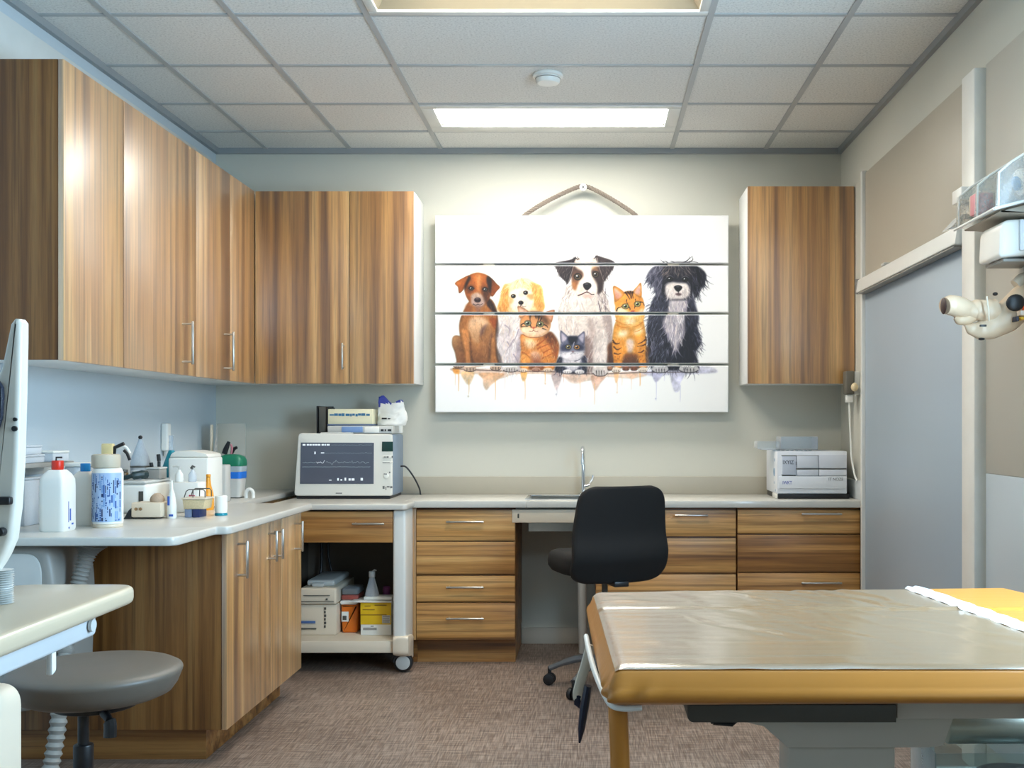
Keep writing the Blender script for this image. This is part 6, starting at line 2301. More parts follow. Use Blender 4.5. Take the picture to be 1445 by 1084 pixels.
    legR = [(380, 640), (450, 660), (475, 760), (470, 900), (460, 960), (370, 960), (360, 860), (370, 740)]
    shape(C, legR, (226, 214, 206), (232, 222, 216), 4, .9, .1, .08)
    fur(C, legR, 80, 92, 55, 3, [(246, 238, 232), (206, 190, 186), (180, 164, 162)], .5)
    shape(C, [(310, 570), (350, 590), (370, 680), (350, 760), (320, 860), (300, 760), (320, 680)], (188, 166, 158), None, 5, .5)
    fur(C, [(90, 380), (180, 340), (200, 480), (100, 520)], 60, 110, 60, 3, [(232, 222, 214), (200, 186, 184), (250, 246, 242)], .6)
    fur(C, [(380, 330), (450, 300), (490, 480), (400, 500)], 80, 75, 60, 3, [(120, 104, 106), (172, 156, 156), (220, 208, 204), (90, 78, 84)], .6)
    fur(C, [(130, 300), (200, 300), (210, 390), (110, 400)], 50, 120, 50, 3, [(150, 130, 126), (220, 206, 200), (240, 232, 226)], .6)
    head = [(200, 90), (300, 75), (380, 90), (420, 160), (430, 240), (410, 320), (370, 380), (300, 400), (240, 385), (200, 330), (180, 240), (180, 150)]
    shape(C, head, (236, 220, 206), (240, 226, 214), 3, 1, .08, .1)
    shape(C, [(180, 140), (230, 170), (270, 190), (280, 220), (240, 270), (215, 340), (190, 320), (180, 240)], (74, 56, 54), (190, 130, 86), 4, .95)
    shape(C, [(340, 180), (390, 150), (430, 180), (440, 260), (430, 340), (390, 370), (385, 290), (350, 230)], (84, 62, 56), (60, 48, 50), 4, .95)
    shape(C, [(185, 270), (215, 280), (210, 330), (195, 320)], (206, 146, 92), None, 4, .8)
    shape(C, [(335, 150), (375, 140), (395, 190), (350, 180)], (206, 156, 110), None, 5, .6)
    shape(C, [(240, 85), (340, 80), (340, 160), (315, 240), (300, 260), (280, 220), (260, 150)], (250, 238, 226), (252, 244, 238), 5, .9)
    shape(C, [(240, 300), (300, 260), (360, 290), (385, 350), (350, 400), (290, 404), (230, 385), (225, 340)], (250, 240, 232), (232, 208, 198), 4, .95)
    shape(C, [(250, 320), (275, 310), (270, 370), (240, 380)], (240, 200, 180), None, 5, .6)
    earL = [(215, 75), (170, 95), (40, 125), (60, 170), (80, 220), (130, 270), (150, 290), (180, 220), (190, 150)]
    shape(C, earL, (92, 78, 78), (50, 42, 48), 2, 1, .2, .2, ang=30)
    fur(C, earL, 90, 110, 50, 2.4, [(50, 42, 46), (120, 106, 104), (76, 64, 66), (150, 136, 132)], .6)
    line(C, [(205, 110), (185, 180), (150, 285)], 3, 2, (196, 178, 168), .7)
    earR = [(370, 65), (430, 75), (525, 115), (505, 180), (470, 230), (440, 270), (415, 220), (400, 140)]
    shape(C, earR, (98, 82, 80), (56, 46, 50), 2, 1, .2, .2, ang=60)
    fur(C, earR, 90, 75, 50, 2.4, [(56, 46, 50), (126, 108, 106), (80, 66, 68), (150, 134, 130)], .6)
    line(C, [(385, 80), (400, 150), (436, 260)], 3, 2, (190, 172, 164), .7)
    for P in ([(230, 95), (212, 75), (206, 60)], [(225, 90), (200, 78), (190, 80)], [(360, 85), (375, 70), (390, 58)], [(240, 90), (225, 72), (222, 64)]):
        line(C, P, 4, 1, (60, 50, 52), .8)
    eye(C, 230, 232, 24, 22, (112, 96, 72))
    eye(C, 374, 214, 21, 21, (100, 86, 66))
    line(C, [(200, 226), (228, 202), (262, 226)], 4, 2, (36, 28, 28), .8)
    line(C, [(350, 206), (374, 186), (396, 204)], 4, 2, (36, 28, 28), .8)
    shape(C, [(275, 290), (305, 277), (335, 288), (338, 312), (318, 335), (304, 340), (288, 333), (275, 312)], (34, 28, 32), None, 1)
    ell(C, 300, 290, 16, 6, (120, 116, 122), alpha=.8)
    line(C, [(304, 338), (304, 358)], 3, 3, (70, 50, 50), .9)
    line(C, [(232, 382), (262, 372), (304, 354), (340, 374), (360, 372)], 5, 3, (64, 44, 46), .9)
    shape(C, [(265, 384), (304, 366), (345, 384), (320, 402), (285, 402)], (226, 190, 178), None, 3, .8)
    paw(C, 410, 984, 62, 44, (240, 230, 224), (60, 48, 48), 4)
    paw(C, 490, 966, 22, 20, (150, 116, 100), (50, 36, 34), 2)

    # ------------------------------------------------ shaggy black and white dog
    body = [(160, 370), (110, 440), (90, 540), (75, 640), (80, 760), (85, 900), (110, 960), (200, 985), (340, 985), (480, 980), (480, 900), (460, 840), (510, 760), (480, 640), (490, 560), (460, 450), (430, 370), (300, 330)]
    shape(E, body, (88, 88, 104), (42, 42, 56), 3, 1, .25, .1)
    fur(E, body, 420, lambda u, v: 110 - 40 * u, 75, 4.2, [(36, 36, 50), (66, 66, 84), (104, 104, 122), (140, 138, 152), (24, 24, 36), (90, 90, 110)], .7)
    shape(E, [(340, 700), (440, 640), (470, 800), (440, 940), (320, 950), (300, 860)], (34, 34, 48), None, 7, .7)
    chest = [(260, 420), (330, 410), (400, 430), (380, 520), (370, 600), (380, 680), (340, 760), (300, 850), (280, 780), (230, 680), (200, 600), (240, 520)]
    shape(E, chest, (222, 214, 214), (206, 198, 204), 6, .9, .12)
    fur(E, chest, 170, lambda u, v: 105 - 30 * u, 75, 4, [(246, 240, 238), (214, 204, 206), (172, 164, 176), (238, 228, 222), (150, 144, 160)], .7)
    fur(E, [(110, 700), (220, 680), (230, 900), (110, 930)], 110, 100, 70, 3.8, [(140, 138, 152), (176, 172, 182), (80, 80, 98), (50, 50, 66)], .65)
    fur(E, [(440, 560), (500, 640), (510, 800), (440, 860)], 70, 60, 60, 3.2, [(60, 60, 78), (110, 108, 126), (36, 36, 50), (150, 148, 162)], .65)
    fur(E, [(80, 440), (160, 400), (160, 640), (70, 700)], 70, 130, 50, 3.4, [(120, 118, 132), (80, 80, 98), (160, 156, 168)], .65)
    head = [(180, 150), (260, 120), (360, 115), (440, 140), (460, 220), (450, 320), (420, 400), (330, 420), (230, 410), (180, 340), (170, 240)]
    shape(E, head, (64, 62, 74), (36, 36, 48), 4, 1, .2)
    earL = [(190, 135), (130, 150), (80, 205), (75, 270), (130, 320), (155, 400), (180, 370), (195, 280), (205, 190)]
    shape(E, earL, (110, 108, 122), (84, 84, 100), 3, 1, .2)
    fur(E, earL, 140, 105, 75, 3.6, [(74, 74, 92), (130, 128, 142), (164, 160, 170), (50, 50, 66)], .7)
    earR = [(430, 140), (500, 160), (548, 215), (530, 290), (500, 330), (475, 395), (445, 370), (440, 270), (430, 190)]
    shape(E, earR, (50, 48, 62), (34, 34, 46), 3, 1, .25)
    fur(E, earR, 140, 78, 75, 3.6, [(30, 30, 42), (70, 68, 84), (110, 106, 122), (20, 20, 30)], .7)
    fur(E, [(200, 150), (310, 130), (420, 150), (400, 210), (310, 190), (220, 220)], 130, lambda u, v: 150 - 120 * u, 60, 3.4, [(40, 38, 48), (110, 104, 108), (150, 134, 124), (70, 66, 76), (176, 160, 150)], .65)
    for P in ([(330, 125), (380, 110), (440, 65)], [(350, 122), (400, 100), (418, 68)], [(370, 125), (430, 108), (482, 116)], [(230, 130), (200, 110), (180, 92)], [(250, 128), (226, 108), (205, 108)], [(300, 122), (280, 110), (262, 104)], [(390, 125), (440, 96), (436, 72)]):
        line(E, P, 5, 1, (44, 44, 56), .85)
    shape(E, [(225, 300), (270, 275), (325, 280), (390, 285), (418, 330), (410, 385), (370, 410), (320, 415), (250, 408), (222, 360)], (240, 232, 226), (224, 214, 210), 4, 1)
    fur(E, [(225, 320), (290, 330), (300, 400), (235, 400)], 60, 110, 40, 3, [(252, 246, 242), (206, 194, 190), (182, 172, 172)], .6)
    fur(E, [(350, 320), (415, 320), (410, 390), (345, 400)], 60, 70, 40, 3, [(252, 246, 242), (206, 194, 190), (182, 172, 172)], .6)
    for P in ([(232, 232), (262, 222), (286, 240)], [(355, 240), (385, 225), (408, 240)], [(215, 300), (240, 280), (275, 270)], [(400, 270), (420, 300), (424, 340)]):
        line(E, P, 4, 2, (150, 144, 148), .6)
    eye(E, 258, 252, 20, 16, (52, 46, 46), rim=(14, 14, 18))
    eye(E, 380, 254, 19, 16, (52, 46, 46), rim=(14, 14, 18))
    shape(E, [(292, 312), (325, 300), (356, 312), (350, 334), (325, 354), (302, 338)], (28, 26, 32), None, 1)
    ell(E, 322, 312, 16, 6, (110, 108, 116), alpha=.8)
    line(E, [(326, 352), (326, 366)], 3, 3, (50, 46, 50), .9)
    shape(E, [(300, 372), (326, 362), (352, 372), (330, 386)], (90, 66, 70), None, 2, .8)
    paw(E, 180, 972, 66, 30, (218, 214, 214), (60, 58, 68), 4)
    paw(E, 410, 970, 78, 30, (222, 218, 216), (60, 58, 68), 4)
    fur(E, [(120, 920), (240, 920), (240, 960), (120, 960)], 30, 95, 26, 3, [(200, 196, 200), (150, 148, 158)], .6)
    fur(E, [(340, 920), (480, 920), (480, 955), (340, 955)], 30, 95, 26, 3, [(90, 88, 100), (60, 60, 74)], .6)

    # ------------------------------------------------ tall orange cat
    shape(D, [(100, 720), (60, 860), (70, 980), (200, 1000), (480, 1000), (500, 880), (480, 760)], (126, 84, 54), (92, 62, 46), 4, .9, .2)
    body = [(160, 400), (150, 480), (125, 560), (110, 680), (105, 780), (120, 900), (130, 990), (210, 990), (240, 900), (380, 900), (400, 990), (480, 990), (470, 860), (480, 740), (470, 600), (450, 480), (440, 400)]
    shape(D, body, (240, 186, 104), (226, 158, 66), 2, 1, .14, .12)
    shape(D, [(170, 440), (300, 420), (440, 430), (420, 520), (300, 560), (190, 500)], (246, 204, 132), None, 6, .8)
    shape(D, [(180, 600), (280, 590), (260, 660), (170, 660)], (254, 240, 214), None, 7, .85)
    shape(D, [(360, 580), (440, 560), (430, 620), (340, 640)], (252, 232, 200), None, 6, .8)
    shape(D, [(250, 460), (340, 450), (350, 520), (270, 520)], (252, 238, 214), None, 7, .8)
    shape(D, [(260, 700), (310, 680), (350, 720), (330, 820), (300, 870), (270, 820)], (228, 214, 210), (206, 186, 178), 5, .9)
    shape(D, [(230, 860), (300, 840), (380, 860), (380, 960), (240, 960)], (152, 102, 62), (104, 70, 50), 5, .85)
    for P in ([(150, 530), (230, 560), (300, 545)], [(145, 480), (220, 520), (320, 530)], [(440, 500), (380, 540), (330, 550)], [(450, 560), (400, 590), (340, 610)]):
        line(D, P, 7, 3, (214, 140, 56), .6)
    for P in ([(120, 720), (150, 740), (190, 726)], [(125, 770), (160, 800), (205, 780)], [(130, 840), (170, 850), (205, 836)], [(470, 690), (430, 720), (390, 735)], [(470, 740), (440, 755), (380, 765)], [(450, 810), (420, 830), (390, 830)], [(470, 660), (480, 700), (470, 760)], [(115, 700), (140, 728), (180, 735)]):
        line(D, P, 9, 3, (84, 50, 26), .75)
    for x, y in ((140, 880), (170, 900), (190, 880), (150, 920), (410, 880), (440, 870), (420, 910), (450, 920), (180, 800), (420, 790)):
        ell(D, x, y, 8, 7, (170, 100, 40), alpha=.6)
    fur(D, body, 160, lambda u, v: 100 - 20 * u, 45, 2.4, [(206, 132, 52), (250, 212, 146), (232, 164, 76), (254, 236, 206)], .5)
    head = [(130, 270), (140, 330), (145, 380), (200, 420), (300, 435), (400, 420), (450, 370), (460, 320), (440, 240), (400, 200), (330, 165), (240, 170), (170, 220)]
    shape(D, head, (240, 174, 84), (238, 176, 96), 2, 1, .12, .12)
    shape(D, [(115, 115), (160, 115), (240, 180), (200, 240), (140, 280), (125, 220)], (238, 168, 80), None, 1, 1, .1, .2)
    shape(D, [(130, 130), (170, 150), (215, 200), (190, 240), (150, 250), (135, 200)], (240, 196, 182), (214, 160, 140), 3, .95)
    shape(D, [(420, 70), (430, 150), (425, 230), (380, 215), (335, 170), (380, 110)], (238, 172, 88), None, 1, 1, .1, .2)
    shape(D, [(412, 95), (415, 160), (400, 205), (365, 190), (350, 170), (385, 120)], (222, 186, 182), (232, 190, 170), 3, .95)
    for P, w in (([(250, 175), (275, 210), (300, 250)], 8), ([(275, 168), (300, 200), (310, 240)], 7), ([(305, 165), (315, 200), (320, 245)], 7), ([(330, 170), (330, 205), (335, 240)], 7), ([(245, 180), (262, 190), (275, 215)], 6), ([(265, 255), (262, 275), (275, 300)], 6), ([(360, 250), (362, 270), (355, 290)], 5)):
        line(D, P, w, w * .4, (62, 40, 26), .9)
    shape(D, [(240, 175), (290, 163), (340, 168), (330, 190), (270, 195)], (74, 48, 30), None, 3, .75)
    shape(D, [(150, 370), (220, 340), (300, 400), (370, 400), (440, 350), (440, 400), (390, 430), (300, 440), (200, 420)], (252, 236, 212), None, 5, .9)
    for P in ([(155, 375), (170, 345), (220, 328)], [(410, 280), (440, 285), (458, 320)], [(160, 395), (190, 405), (210, 395)], [(285, 330), (300, 350), (300, 370)], [(360, 315), (352, 335), (352, 350)]):
        line(D, P, 7, 3, (40, 26, 20), .9)
    eye(D, 252, 328, 29, 23, (176, 172, 112), rim=(36, 26, 20), slit=False, white=(226, 222, 170))
    eye(D, 383, 303, 27, 24, (176, 172, 112), rim=(36, 26, 20), slit=False, white=(226, 222, 170))
    shape(D, [(310, 378), (352, 374), (334, 396)], (206, 112, 90), None, 1)
    line(D, [(332, 396), (330, 408)], 3, 3, (120, 70, 56), .9)
    paw(D, 150, 1020, 48, 28, (244, 230, 214), (70, 50, 44))
    paw(D, 442, 1020, 48, 28, (246, 234, 220), (70, 50, 44))
    paw(D, 256, 1004, 38, 24, (160, 110, 84), (60, 40, 34), 2)
    paw(D, 345, 1004, 38, 24, (156, 106, 80), (60, 40, 34), 2)
    paw(D, 85, 1000, 26, 18, (196, 150, 120), (60, 40, 34), 2)

    # ------------------------------------------------ grey kitten
    body = [(690, 760), (640, 800), (610, 880), (600, 960), (720, 1000), (1030, 1000), (1060, 900), (1050, 780), (1000, 740)]
    shape(B, body, (60, 62, 80), (40, 42, 58), 3, 1, .25, .1)
    fur(B, [(610, 760), (720, 740), (720, 980), (600, 980)], 70, 105, 90, 4, [(34, 36, 52), (120, 122, 140), (180, 180, 194), (70, 72, 92)], .7)
    fur(B, [(980, 740), (1060, 760), (1060, 960), (960, 960)], 60, 75, 80, 4, [(34, 36, 52), (120, 122, 140), (70, 72, 92), (160, 160, 176)], .7)
    shape(B, [(720, 780), (860, 800), (980, 780), (960, 900), (900, 960), (840, 980), (780, 940), (720, 880)], (226, 220, 222), (206, 200, 206), 5, 1, .08)
    fur(B, [(720, 780), (980, 780), (920, 920), (780, 920)], 60, 90, 60, 4, [(250, 246, 246), (196, 190, 200), (220, 214, 218)], .6)
    line(B, [(890, 820), (930, 808), (970, 790)], 9, 3, (50, 52, 72), .8)
    head = [(670, 640), (690, 560), (740, 490), (800, 465), (930, 465), (1000, 510), (1030, 580), (1030, 680), (980, 770), (870, 810), (750, 800), (690, 750), (668, 700)]
    shape(B, head, (90, 94, 116), (220, 216, 220), 3, 1, .15, .06)
    shape(B, [(680, 380), (720, 400), (800, 480), (760, 520), (700, 560), (680, 500)], (122, 122, 142), None, 1, 1, .12, .15)
    shape(B, [(695, 410), (740, 450), (775, 490), (730, 540), (700, 530)], (206, 196, 204), None, 3, .9)
    shape(B, [(1030, 390), (1035, 500), (1020, 590), (960, 530), (920, 480), (980, 420)], (126, 126, 146), None, 1, 1, .12, .15)
    shape(B, [(1018, 420), (1015, 510), (1000, 550), (955, 500), (940, 480)], (202, 194, 204), None, 3, .9)
    shape(B, [(790, 470), (870, 462), (930, 470), (920, 530), (900, 590), (870, 560), (840, 600), (810, 560)], (34, 36, 52), None, 4, .9)
    shape(B, [(690, 600), (760, 580), (830, 600), (830, 670), (760, 690), (690, 670)], (70, 74, 100), None, 5, .8)
    shape(B, [(890, 590), (980, 580), (1025, 620), (1000, 670), (930, 670), (890, 640)], (58, 60, 84), None, 5, .8)
    shape(B, [(690, 700), (800, 690), (860, 680), (930, 690), (1010, 680), (990, 770), (870, 815), (740, 800)], (246, 240, 240), (232, 224, 226), 5, .95)
    shape(B, [(840, 600), (880, 590), (895, 660), (865, 690), (840, 650)], (150, 152, 172), None, 4, .8)
    line(B, [(880, 545), (868, 580), (862, 620)], 6, 3, (200, 198, 210), .8)
    eye(B, 796, 616, 34, 28, (150, 134, 90), rim=(20, 20, 26), white=(206, 200, 170))
    eye(B, 920, 620, 34, 28, (186, 134, 62), rim=(20, 20, 26), white=(216, 204, 170))
    shape(B, [(842, 678), (882, 678), (862, 694)], (170, 130, 134), None, 1)
    line(B, [(820, 718), (845, 712), (862, 695), (880, 712), (905, 716)], 3, 2, (90, 84, 96), .8)
    fur(B, head, 60, 'out', 40, 2.4, [(60, 62, 84), (200, 198, 208), (120, 122, 142)], .4, center=(862, 690))
    paw(B, 782, 972, 66, 30, (246, 240, 238), (60, 56, 66))
    paw(B, 958, 976, 70, 32, (246, 240, 238), (60, 56, 66))

    # ------------------------------------------------ plump orange kitten
    body = [(110, 430), (100, 560), (105, 700), (100, 850), (110, 930), (260, 950), (420, 950), (570, 950), (610, 860), (650, 700), (655, 580), (610, 480), (530, 395), (420, 460), (250, 460)]
    shape(B, body, (224, 156, 92), (232, 164, 92), 2, 1, .18, .14)
    shape(B, [(430, 460), (530, 395), (620, 480), (660, 600), (640, 740), (590, 820), (560, 660), (500, 560)], (96, 58, 38), (170, 104, 56), 6, .8)
    shape(B, [(150, 500), (260, 500), (330, 560), (280, 640), (190, 620)], (250, 226, 196), None, 7, .85)
    shape(B, [(240, 700), (330, 680), (400, 740), (380, 840), (280, 840)], (222, 196, 182), (150, 92, 76), 6, .8)
    for P, w in (([(340, 590), (420, 530), (500, 480)], 14), ([(350, 640), (460, 590), (560, 560)], 12), ([(420, 780), (500, 740), (600, 690)], 12), ([(120, 690), (180, 720), (240, 780)], 12), ([(560, 830), (600, 780), (630, 700)], 12), ([(430, 700), (520, 650), (610, 620)], 10)):
        line(B, P, w, w * .3, (176, 94, 42), .6)
    shape(B, [(110, 720), (200, 740), (250, 820), (230, 930), (110, 930)], (240, 180, 106), (236, 172, 96), 4, .85, .12, .15)
    shape(B, [(420, 800), (520, 760), (600, 780), (590, 900), (560, 940), (430, 940)], (236, 168, 92), (232, 160, 84), 4, .85, .12, .15)
    shape(B, [(245, 860), (420, 850), (430, 950), (240, 950)], (110, 66, 50), None, 4, .6)
    fur(B, body, 180, lambda u, v: 110 - 30 * u, 70, 4, [(196, 118, 58), (246, 204, 150), (226, 156, 84), (168, 96, 48), (252, 230, 200)], .5)
    head = [(90, 280), (100, 220), (130, 160), (220, 110), (320, 100), (420, 120), (500, 180), (540, 250), (530, 350), (480, 420), (380, 465), (280, 475), (180, 450), (120, 400), (95, 340)]
    shape(B, head, (206, 146, 92), (234, 192, 150), 2, 1, .12, .12)
    shape(B, [(55, 30), (100, 25), (180, 70), (225, 120), (150, 170), (90, 200), (70, 110)], (212, 160, 120), None, 1, 1, .1, .18)
    shape(B, [(75, 50), (130, 65), (190, 110), (130, 150), (95, 150)], (236, 200, 180), None, 4, .9)
    shape(B, [(595, 75), (580, 150), (550, 260), (500, 200), (430, 130), (510, 90)], (206, 150, 108), None, 1, 1, .1, .18)
    shape(B, [(575, 95), (560, 160), (530, 220), (480, 160), (500, 120)], (232, 184, 158), None, 4, .9)
    shape(B, [(220, 112), (310, 102), (420, 120), (400, 180), (360, 200), (300, 170), (240, 190)], (70, 52, 40), None, 5, .85)
    shape(B, [(400, 130), (470, 180), (520, 270), (480, 290), (420, 250), (390, 190)], (92, 66, 50), None, 6, .75)
    for P, w in (([(245, 130), (235, 190), (240, 240)], 10), ([(320, 130), (316, 170), (322, 200)], 9), ([(370, 140), (362, 200), (345, 250)], 10), ([(405, 190), (385, 230), (370, 250)], 9)):
        line(B, P, w, w * .4, (44, 32, 28), .9)
    shape(B, [(250, 170), (290, 160), (300, 240), (262, 230)], (226, 176, 128), None, 5, .7)
    shape(B, [(120, 340), (230, 330), (285, 350), (340, 340), (480, 360), (440, 430), (330, 465), (200, 450), (120, 390)], (250, 230, 208), (240, 206, 178), 6, .9)
    shape(B, [(230, 300), (250, 330), (285, 340), (320, 330), (340, 300), (330, 260), (280, 250)], (230, 170, 116), None, 5, .7)
    for P in ([(105, 300), (130, 275), (165, 270)], [(440, 290), (480, 310), (495, 335)], [(420, 345), (450, 355), (475, 366)], [(240, 300), (250, 320), (252, 335)], [(335, 300), (325, 320), (322, 335)], [(105, 320), (150, 318), (200, 318)]):
        line(B, P, 9, 4, (48, 34, 30), .85)
    eye(B, 203, 270, 38, 32, (140, 146, 120), rim=(36, 28, 24), white=(222, 220, 196))
    eye(B, 386, 284, 40, 34, (142, 142, 98), rim=(36, 28, 24), white=(222, 218, 186))
    shape(B, [(256, 326), (316, 326), (288, 350)], (200, 110, 84), None, 1)
    line(B, [(225, 382), (262, 388), (288, 372), (312, 388), (350, 384)], 4, 3, (140, 74, 62), .9)
    line(B, [(288, 348), (288, 372)], 3, 3, (140, 80, 66), .9)
    line(B, [(130, 430), (200, 470), (290, 480), (400, 464), (470, 428)], 5, 4, (150, 84, 48), .6)
    paw(B, 140, 952, 62, 28, (244, 224, 206), (84, 54, 46))
    paw(B, 325, 940, 60, 28, (206, 166, 146), (84, 54, 46), 2)
    paw(B, 495, 948, 66, 30, (244, 222, 200), (84, 54, 46))
    return img
# ================================================================ hanging plank sign
SYF = 5.925                      # front face of the boards
X0S, Z1S = at(614, 304, SYF)
X1S, Z0S = at(1028, 582, SYF)
SPL = [at(0, p, SYF)[1] for p in (373, 442.5, 514.5)]
sg = thing('plank_sign', ((X0S + X1S) / 2, SYF + .01, Z0S), 'white four-plank sign with painted dogs and cats hanging from a rope', 'sign')
ART = paint_art() if 'paint_art' in globals() else None


def board_mat():
    m = bpy.data.materials.new('painted_white_board')
    m.use_nodes = True
    nt = m.node_tree
    b = nt.nodes['Principled BSDF']
    a = nd(nt, 'ShaderNodeVertexColor')
    a.layer_name = 'paint'
    nt.links.new(a.outputs['Color'], b.inputs['Base Color'])
    b.inputs['Roughness'].default_value = .55
    return m


M_board = board_mat()
edges = [Z1S] + SPL + [Z0S]
G = .0065
STEP = 1.5                       # print samples per photo pixel
for k in range(4):
    za, zb = edges[k] - (G if k else 0), edges[k + 1] + (G if k < 3 else 0)
    bw = .004
    nx = int(414 * STEP)
    nz = max(4, int(round((za - zb) / (Z1S - Z0S) * 278 * STEP)))
    xs = np.linspace(X0S + bw, X1S - bw, nx + 1)
    zs = np.linspace(zb + bw, za - bw, nz + 1)
    gx, gz = np.meshgrid(xs, zs)
    V = np.stack([gx.ravel(), np.full(gx.size, SYF), gz.ravel()], 1)
    ii = np.arange(nx * nz)
    r_, c_ = ii // nx, ii % nx
    a = r_ * (nx + 1) + c_
    FQ = np.stack([a, a + 1, a + nx + 2, a + nx + 1], 1)
    # bevelled rim, sides and back
    n0 = len(V)
    ring = []
    loops = [np.arange(nx + 1), (np.arange(nz + 1) * (nx + 1) + nx), (nz * (nx + 1) + np.arange(nx + 1))[::-1], (np.arange(nz + 1) * (nx + 1))[::-1]]
    lp = np.concatenate([l[:-1] for l in loops])
    P = V[lp]
    cxm, czm = (X0S + X1S) / 2, (za + zb) / 2
    extra, quads, prev = [], [], lp
    for dy, ex in ((.003, bw), (.022, bw), (.022, -.02)):
        Q = P.copy()
        Q[:, 1] = SYF + dy
        sgx = np.where(np.isclose(P[:, 0], xs[0]), -1, np.where(np.isclose(P[:, 0], xs[-1]), 1, 0))
        sgz = np.where(np.isclose(P[:, 2], zs[0]), -1, np.where(np.isclose(P[:, 2], zs[-1]), 1, 0))
        Q[:, 0] += sgx * ex
        Q[:, 2] += sgz * ex
        cur = n0 + np.arange(len(lp)) + sum(len(e) for e in extra)
        extra.append(Q)
        nxt = np.roll(cur, -1)
        pn = np.roll(prev, -1)
        quads.append(np.stack([prev, cur, nxt, pn], 1))
        prev = cur
    V = np.concatenate([V] + extra)
    FQ = np.concatenate([FQ] + quads)
    org = Vector(sg.location)
    me = bpy.data.meshes.new('board')
    me.vertices.add(len(V))
    me.vertices.foreach_set('co', (V - np.array(org)).astype(np.float32).ravel())
    me.loops.add(FQ.size)
    me.loops.foreach_set('vertex_index', FQ.astype(np.int32).ravel())
    me.polygons.add(len(FQ))
    me.polygons.foreach_set('loop_start', np.arange(0, FQ.size, 4, dtype=np.int32))
    me.update(calc_edges=True)
    me.materials.append(M_board)
    ca = me.color_attributes.new('paint', 'FLOAT_COLOR', 'POINT')
    col = np.ones((len(V), 4), np.float32)
    white = lin(240)
    col[:, :3] = white
    if ART is not None:
        hh, ww = ART.shape[:2]
        fx = (V[:n0, 0] - X0S) / (X1S - X0S) * (ww - 1)
        fz = (Z1S - V[:n0, 2]) / (Z1S - Z0S) * (hh - 1)
        x0_, y0_ = np.clip(fx.astype(int), 0, ww - 2), np.clip(fz.astype(int), 0, hh - 2)
        tx_, ty_ = (fx - x0_)[:, None], (fz - y0_)[:, None]
        sm_ = (ART[y0_, x0_] * (1 - tx_) + ART[y0_, x0_ + 1] * tx_) * (1 - ty_) + (ART[y0_ + 1, x0_] * (1 - tx_) + ART[y0_ + 1, x0_ + 1] * tx_) * ty_
        s_ = np.clip(sm_ / 255.0, 0, 1) ** 1.4
        col[:n0, :3] = np.where(s_ <= .04045, s_ / 12.92, ((s_ + .055) / 1.055) ** 2.4) * .95
    ca.data.foreach_set('color', col.ravel())
    ob = bpy.data.objects.new('board', me)
    COL.objects.link(ob)
    ob.parent = sg
    ORG[ob.name] = org
for px in (690, 950):
    x, _ = at(px, 0, 5.95)
    MB().box(x - .03, x + .03, SYF + .0225, SYF + .040, Z0S + .06, Z1S - .06, .002).build('batten', M_cream, sg)
# rope over the screw
NX, NZ = at(823, 266, 5.95)
yr = SYF + .012
path = curve_pts([(at(737, 0, 5.95)[0], yr, Z1S - .03), (at(741, 0, 5.95)[0], yr, Z1S + .003), (at(770, 0, 5.95)[0], yr, at(0, 286, 5.95)[1]), (at(806, 0, 5.95)[0], yr, at(0, 268.5, 5.95)[1]), (NX, yr, NZ + .009),
                  (at(840, 0, 5.95)[0], yr, at(0, 269, 5.95)[1]), (at(872, 0, 5.95)[0], yr, at(0, 287, 5.95)[1]), (at(897, 0, 5.95)[0], yr, Z1S + .003), (at(901, 0, 5.95)[0], yr, Z1S - .03)], 40)
M_rope = mat('grey_brown_rope', rgb(138, 126, 114), rough=.95, vary=.2, scale=120, bump=.5, bscale=700)
m = MB()
acc = [0]
for i in range(1, len(path)):
    acc.append(acc[-1] + (path[i] - path[i - 1]).length)
for s_ in range(3):
    pts = []
    for i, p in enumerate(path):
        tg = (path[min(i + 1, len(path) - 1)] - path[max(i - 1, 0)]).normalized()
        nn = Vector((-tg.z, 0, tg.x))
        ph = acc[i] * 2 * PI / .05 + s_ * 2 * PI / 3
        pts.append(p + nn * (.0065 * math.sin(ph)) + Vector((0, 1, 0)) * (.0045 * math.cos(ph)))
    m.tube(pts, .0062, 7)
m.build('rope', M_rope, sg, 180)
sc = thing('screw', (NX, 5.93, NZ), 'white cross-head screw in the wall carrying the sign rope', 'screw')
m = MB()
m.cyl((NX, 5.999, NZ), (NX, SYF - .002, NZ), .006, n=14)
m.lathe([(.020, 0), (.0205, .002), (.019, .006), (.012, .009), (1e-7, .0095)], (NX, SYF - .002, NZ), 28, rot=Matrix.Rotation(math.radians(90), 3, 'X'))
m.build('head', M_white, sc)
m = MB()
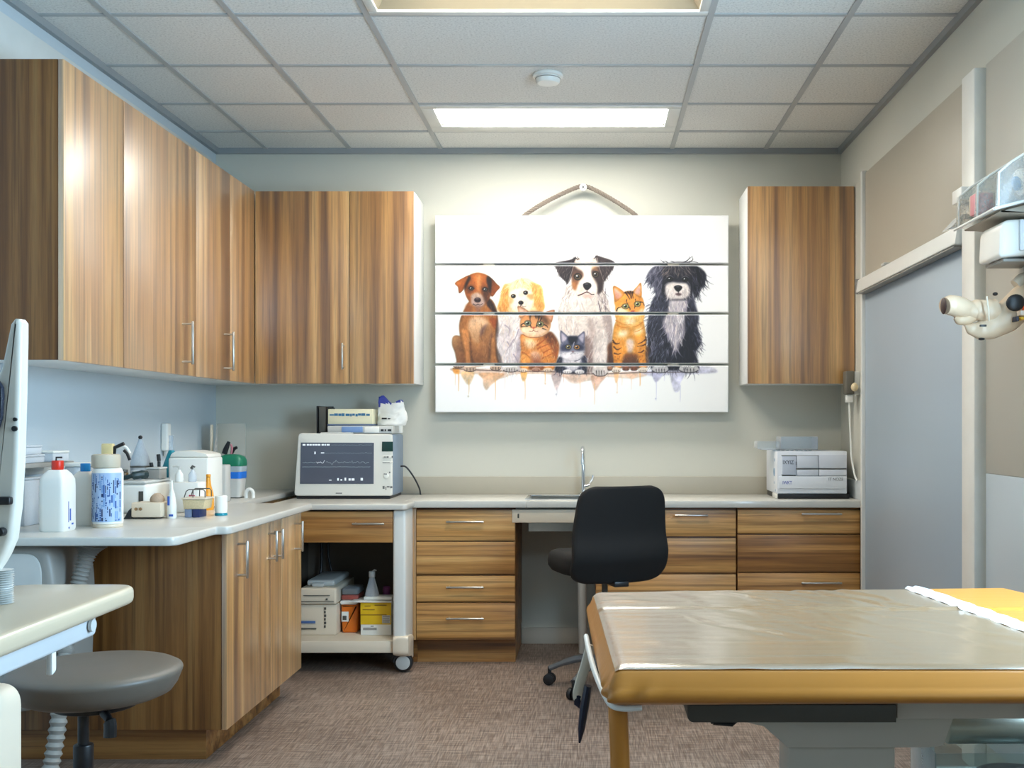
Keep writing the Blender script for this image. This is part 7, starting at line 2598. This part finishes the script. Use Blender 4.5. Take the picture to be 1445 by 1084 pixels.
for a in (math.radians(40), math.radians(130)):
    dx, dz = math.cos(a) * .010, math.sin(a) * .010
    m.tube([(NX - dx, SYF - .0112, NZ - dz), (NX + dx, SYF - .0112, NZ + dz)], .0022, 6)
m.build('cross_slot', M_black, sc)
# ================================================================ light and camera
wd = bpy.data.worlds.new('daylight')
SC.world = wd
wd.use_nodes = True
nt = wd.node_tree
bg = nt.nodes['Background']
sky = nd(nt, 'ShaderNodeTexSky', sky_type='HOSEK_WILKIE')
sky.sun_direction = (-.3, -.5, .7)
sky.turbidity = 3.0
nt.links.new(sky.outputs[0], bg.inputs['Color'])
bg.inputs['Strength'].default_value = 1.0


def area(name, loc, rot, sx, sy, power, col):
    l = bpy.data.lights.new(name, 'AREA')
    l.shape = 'RECTANGLE'
    l.size, l.size_y = sx, sy
    l.energy = power
    l.color = col
    o = bpy.data.objects.new(name, l)
    COL.objects.link(o)
    o.location = loc
    o.rotation_euler = rot
    return o


# sky light entering through the window in the right-hand wall
area('window_daylight', (XR + .03, (WY0 + WY1) / 2, (WZ0 + WZ1) / 2), (0, math.radians(90), 0), WZ1 - WZ0 - .1, WY1 - WY0 - .1, 48, (.50, .76, 1.0))

area('window_daylight', (XR + .03, (VY0 + VY1) / 2, (WZ0 + WZ1) / 2), (0, math.radians(90), 0), WZ1 - WZ0 - .1, VY1 - VY0 - .1, 4, (.62, .82, 1.0))  # fill light in the added, unseen second window, for ceiling bounce

cam = bpy.data.cameras.new('camera')
cam.sensor_width = 36.0
cam.sensor_fit = 'HORIZONTAL'
cam.lens = 36.0 * F / 1445.0
cam.shift_x = -(835.0 - 722.5) / 1445.0
cam.shift_y = (600.0 - 542.0) / 1445.0
cam.clip_start = .05
co = bpy.data.objects.new('camera', cam)
COL.objects.link(co)
co.location = (0, 0, EYE)
co.rotation_euler = (math.radians(90), 0, 0)
SC.camera = co
vs_ = SC.view_settings
vs_.view_transform = 'Standard'
vs_.look = 'None'
vs_.gamma = 1.0
vs_.use_curve_mapping = False
vs_.exposure = 1.42
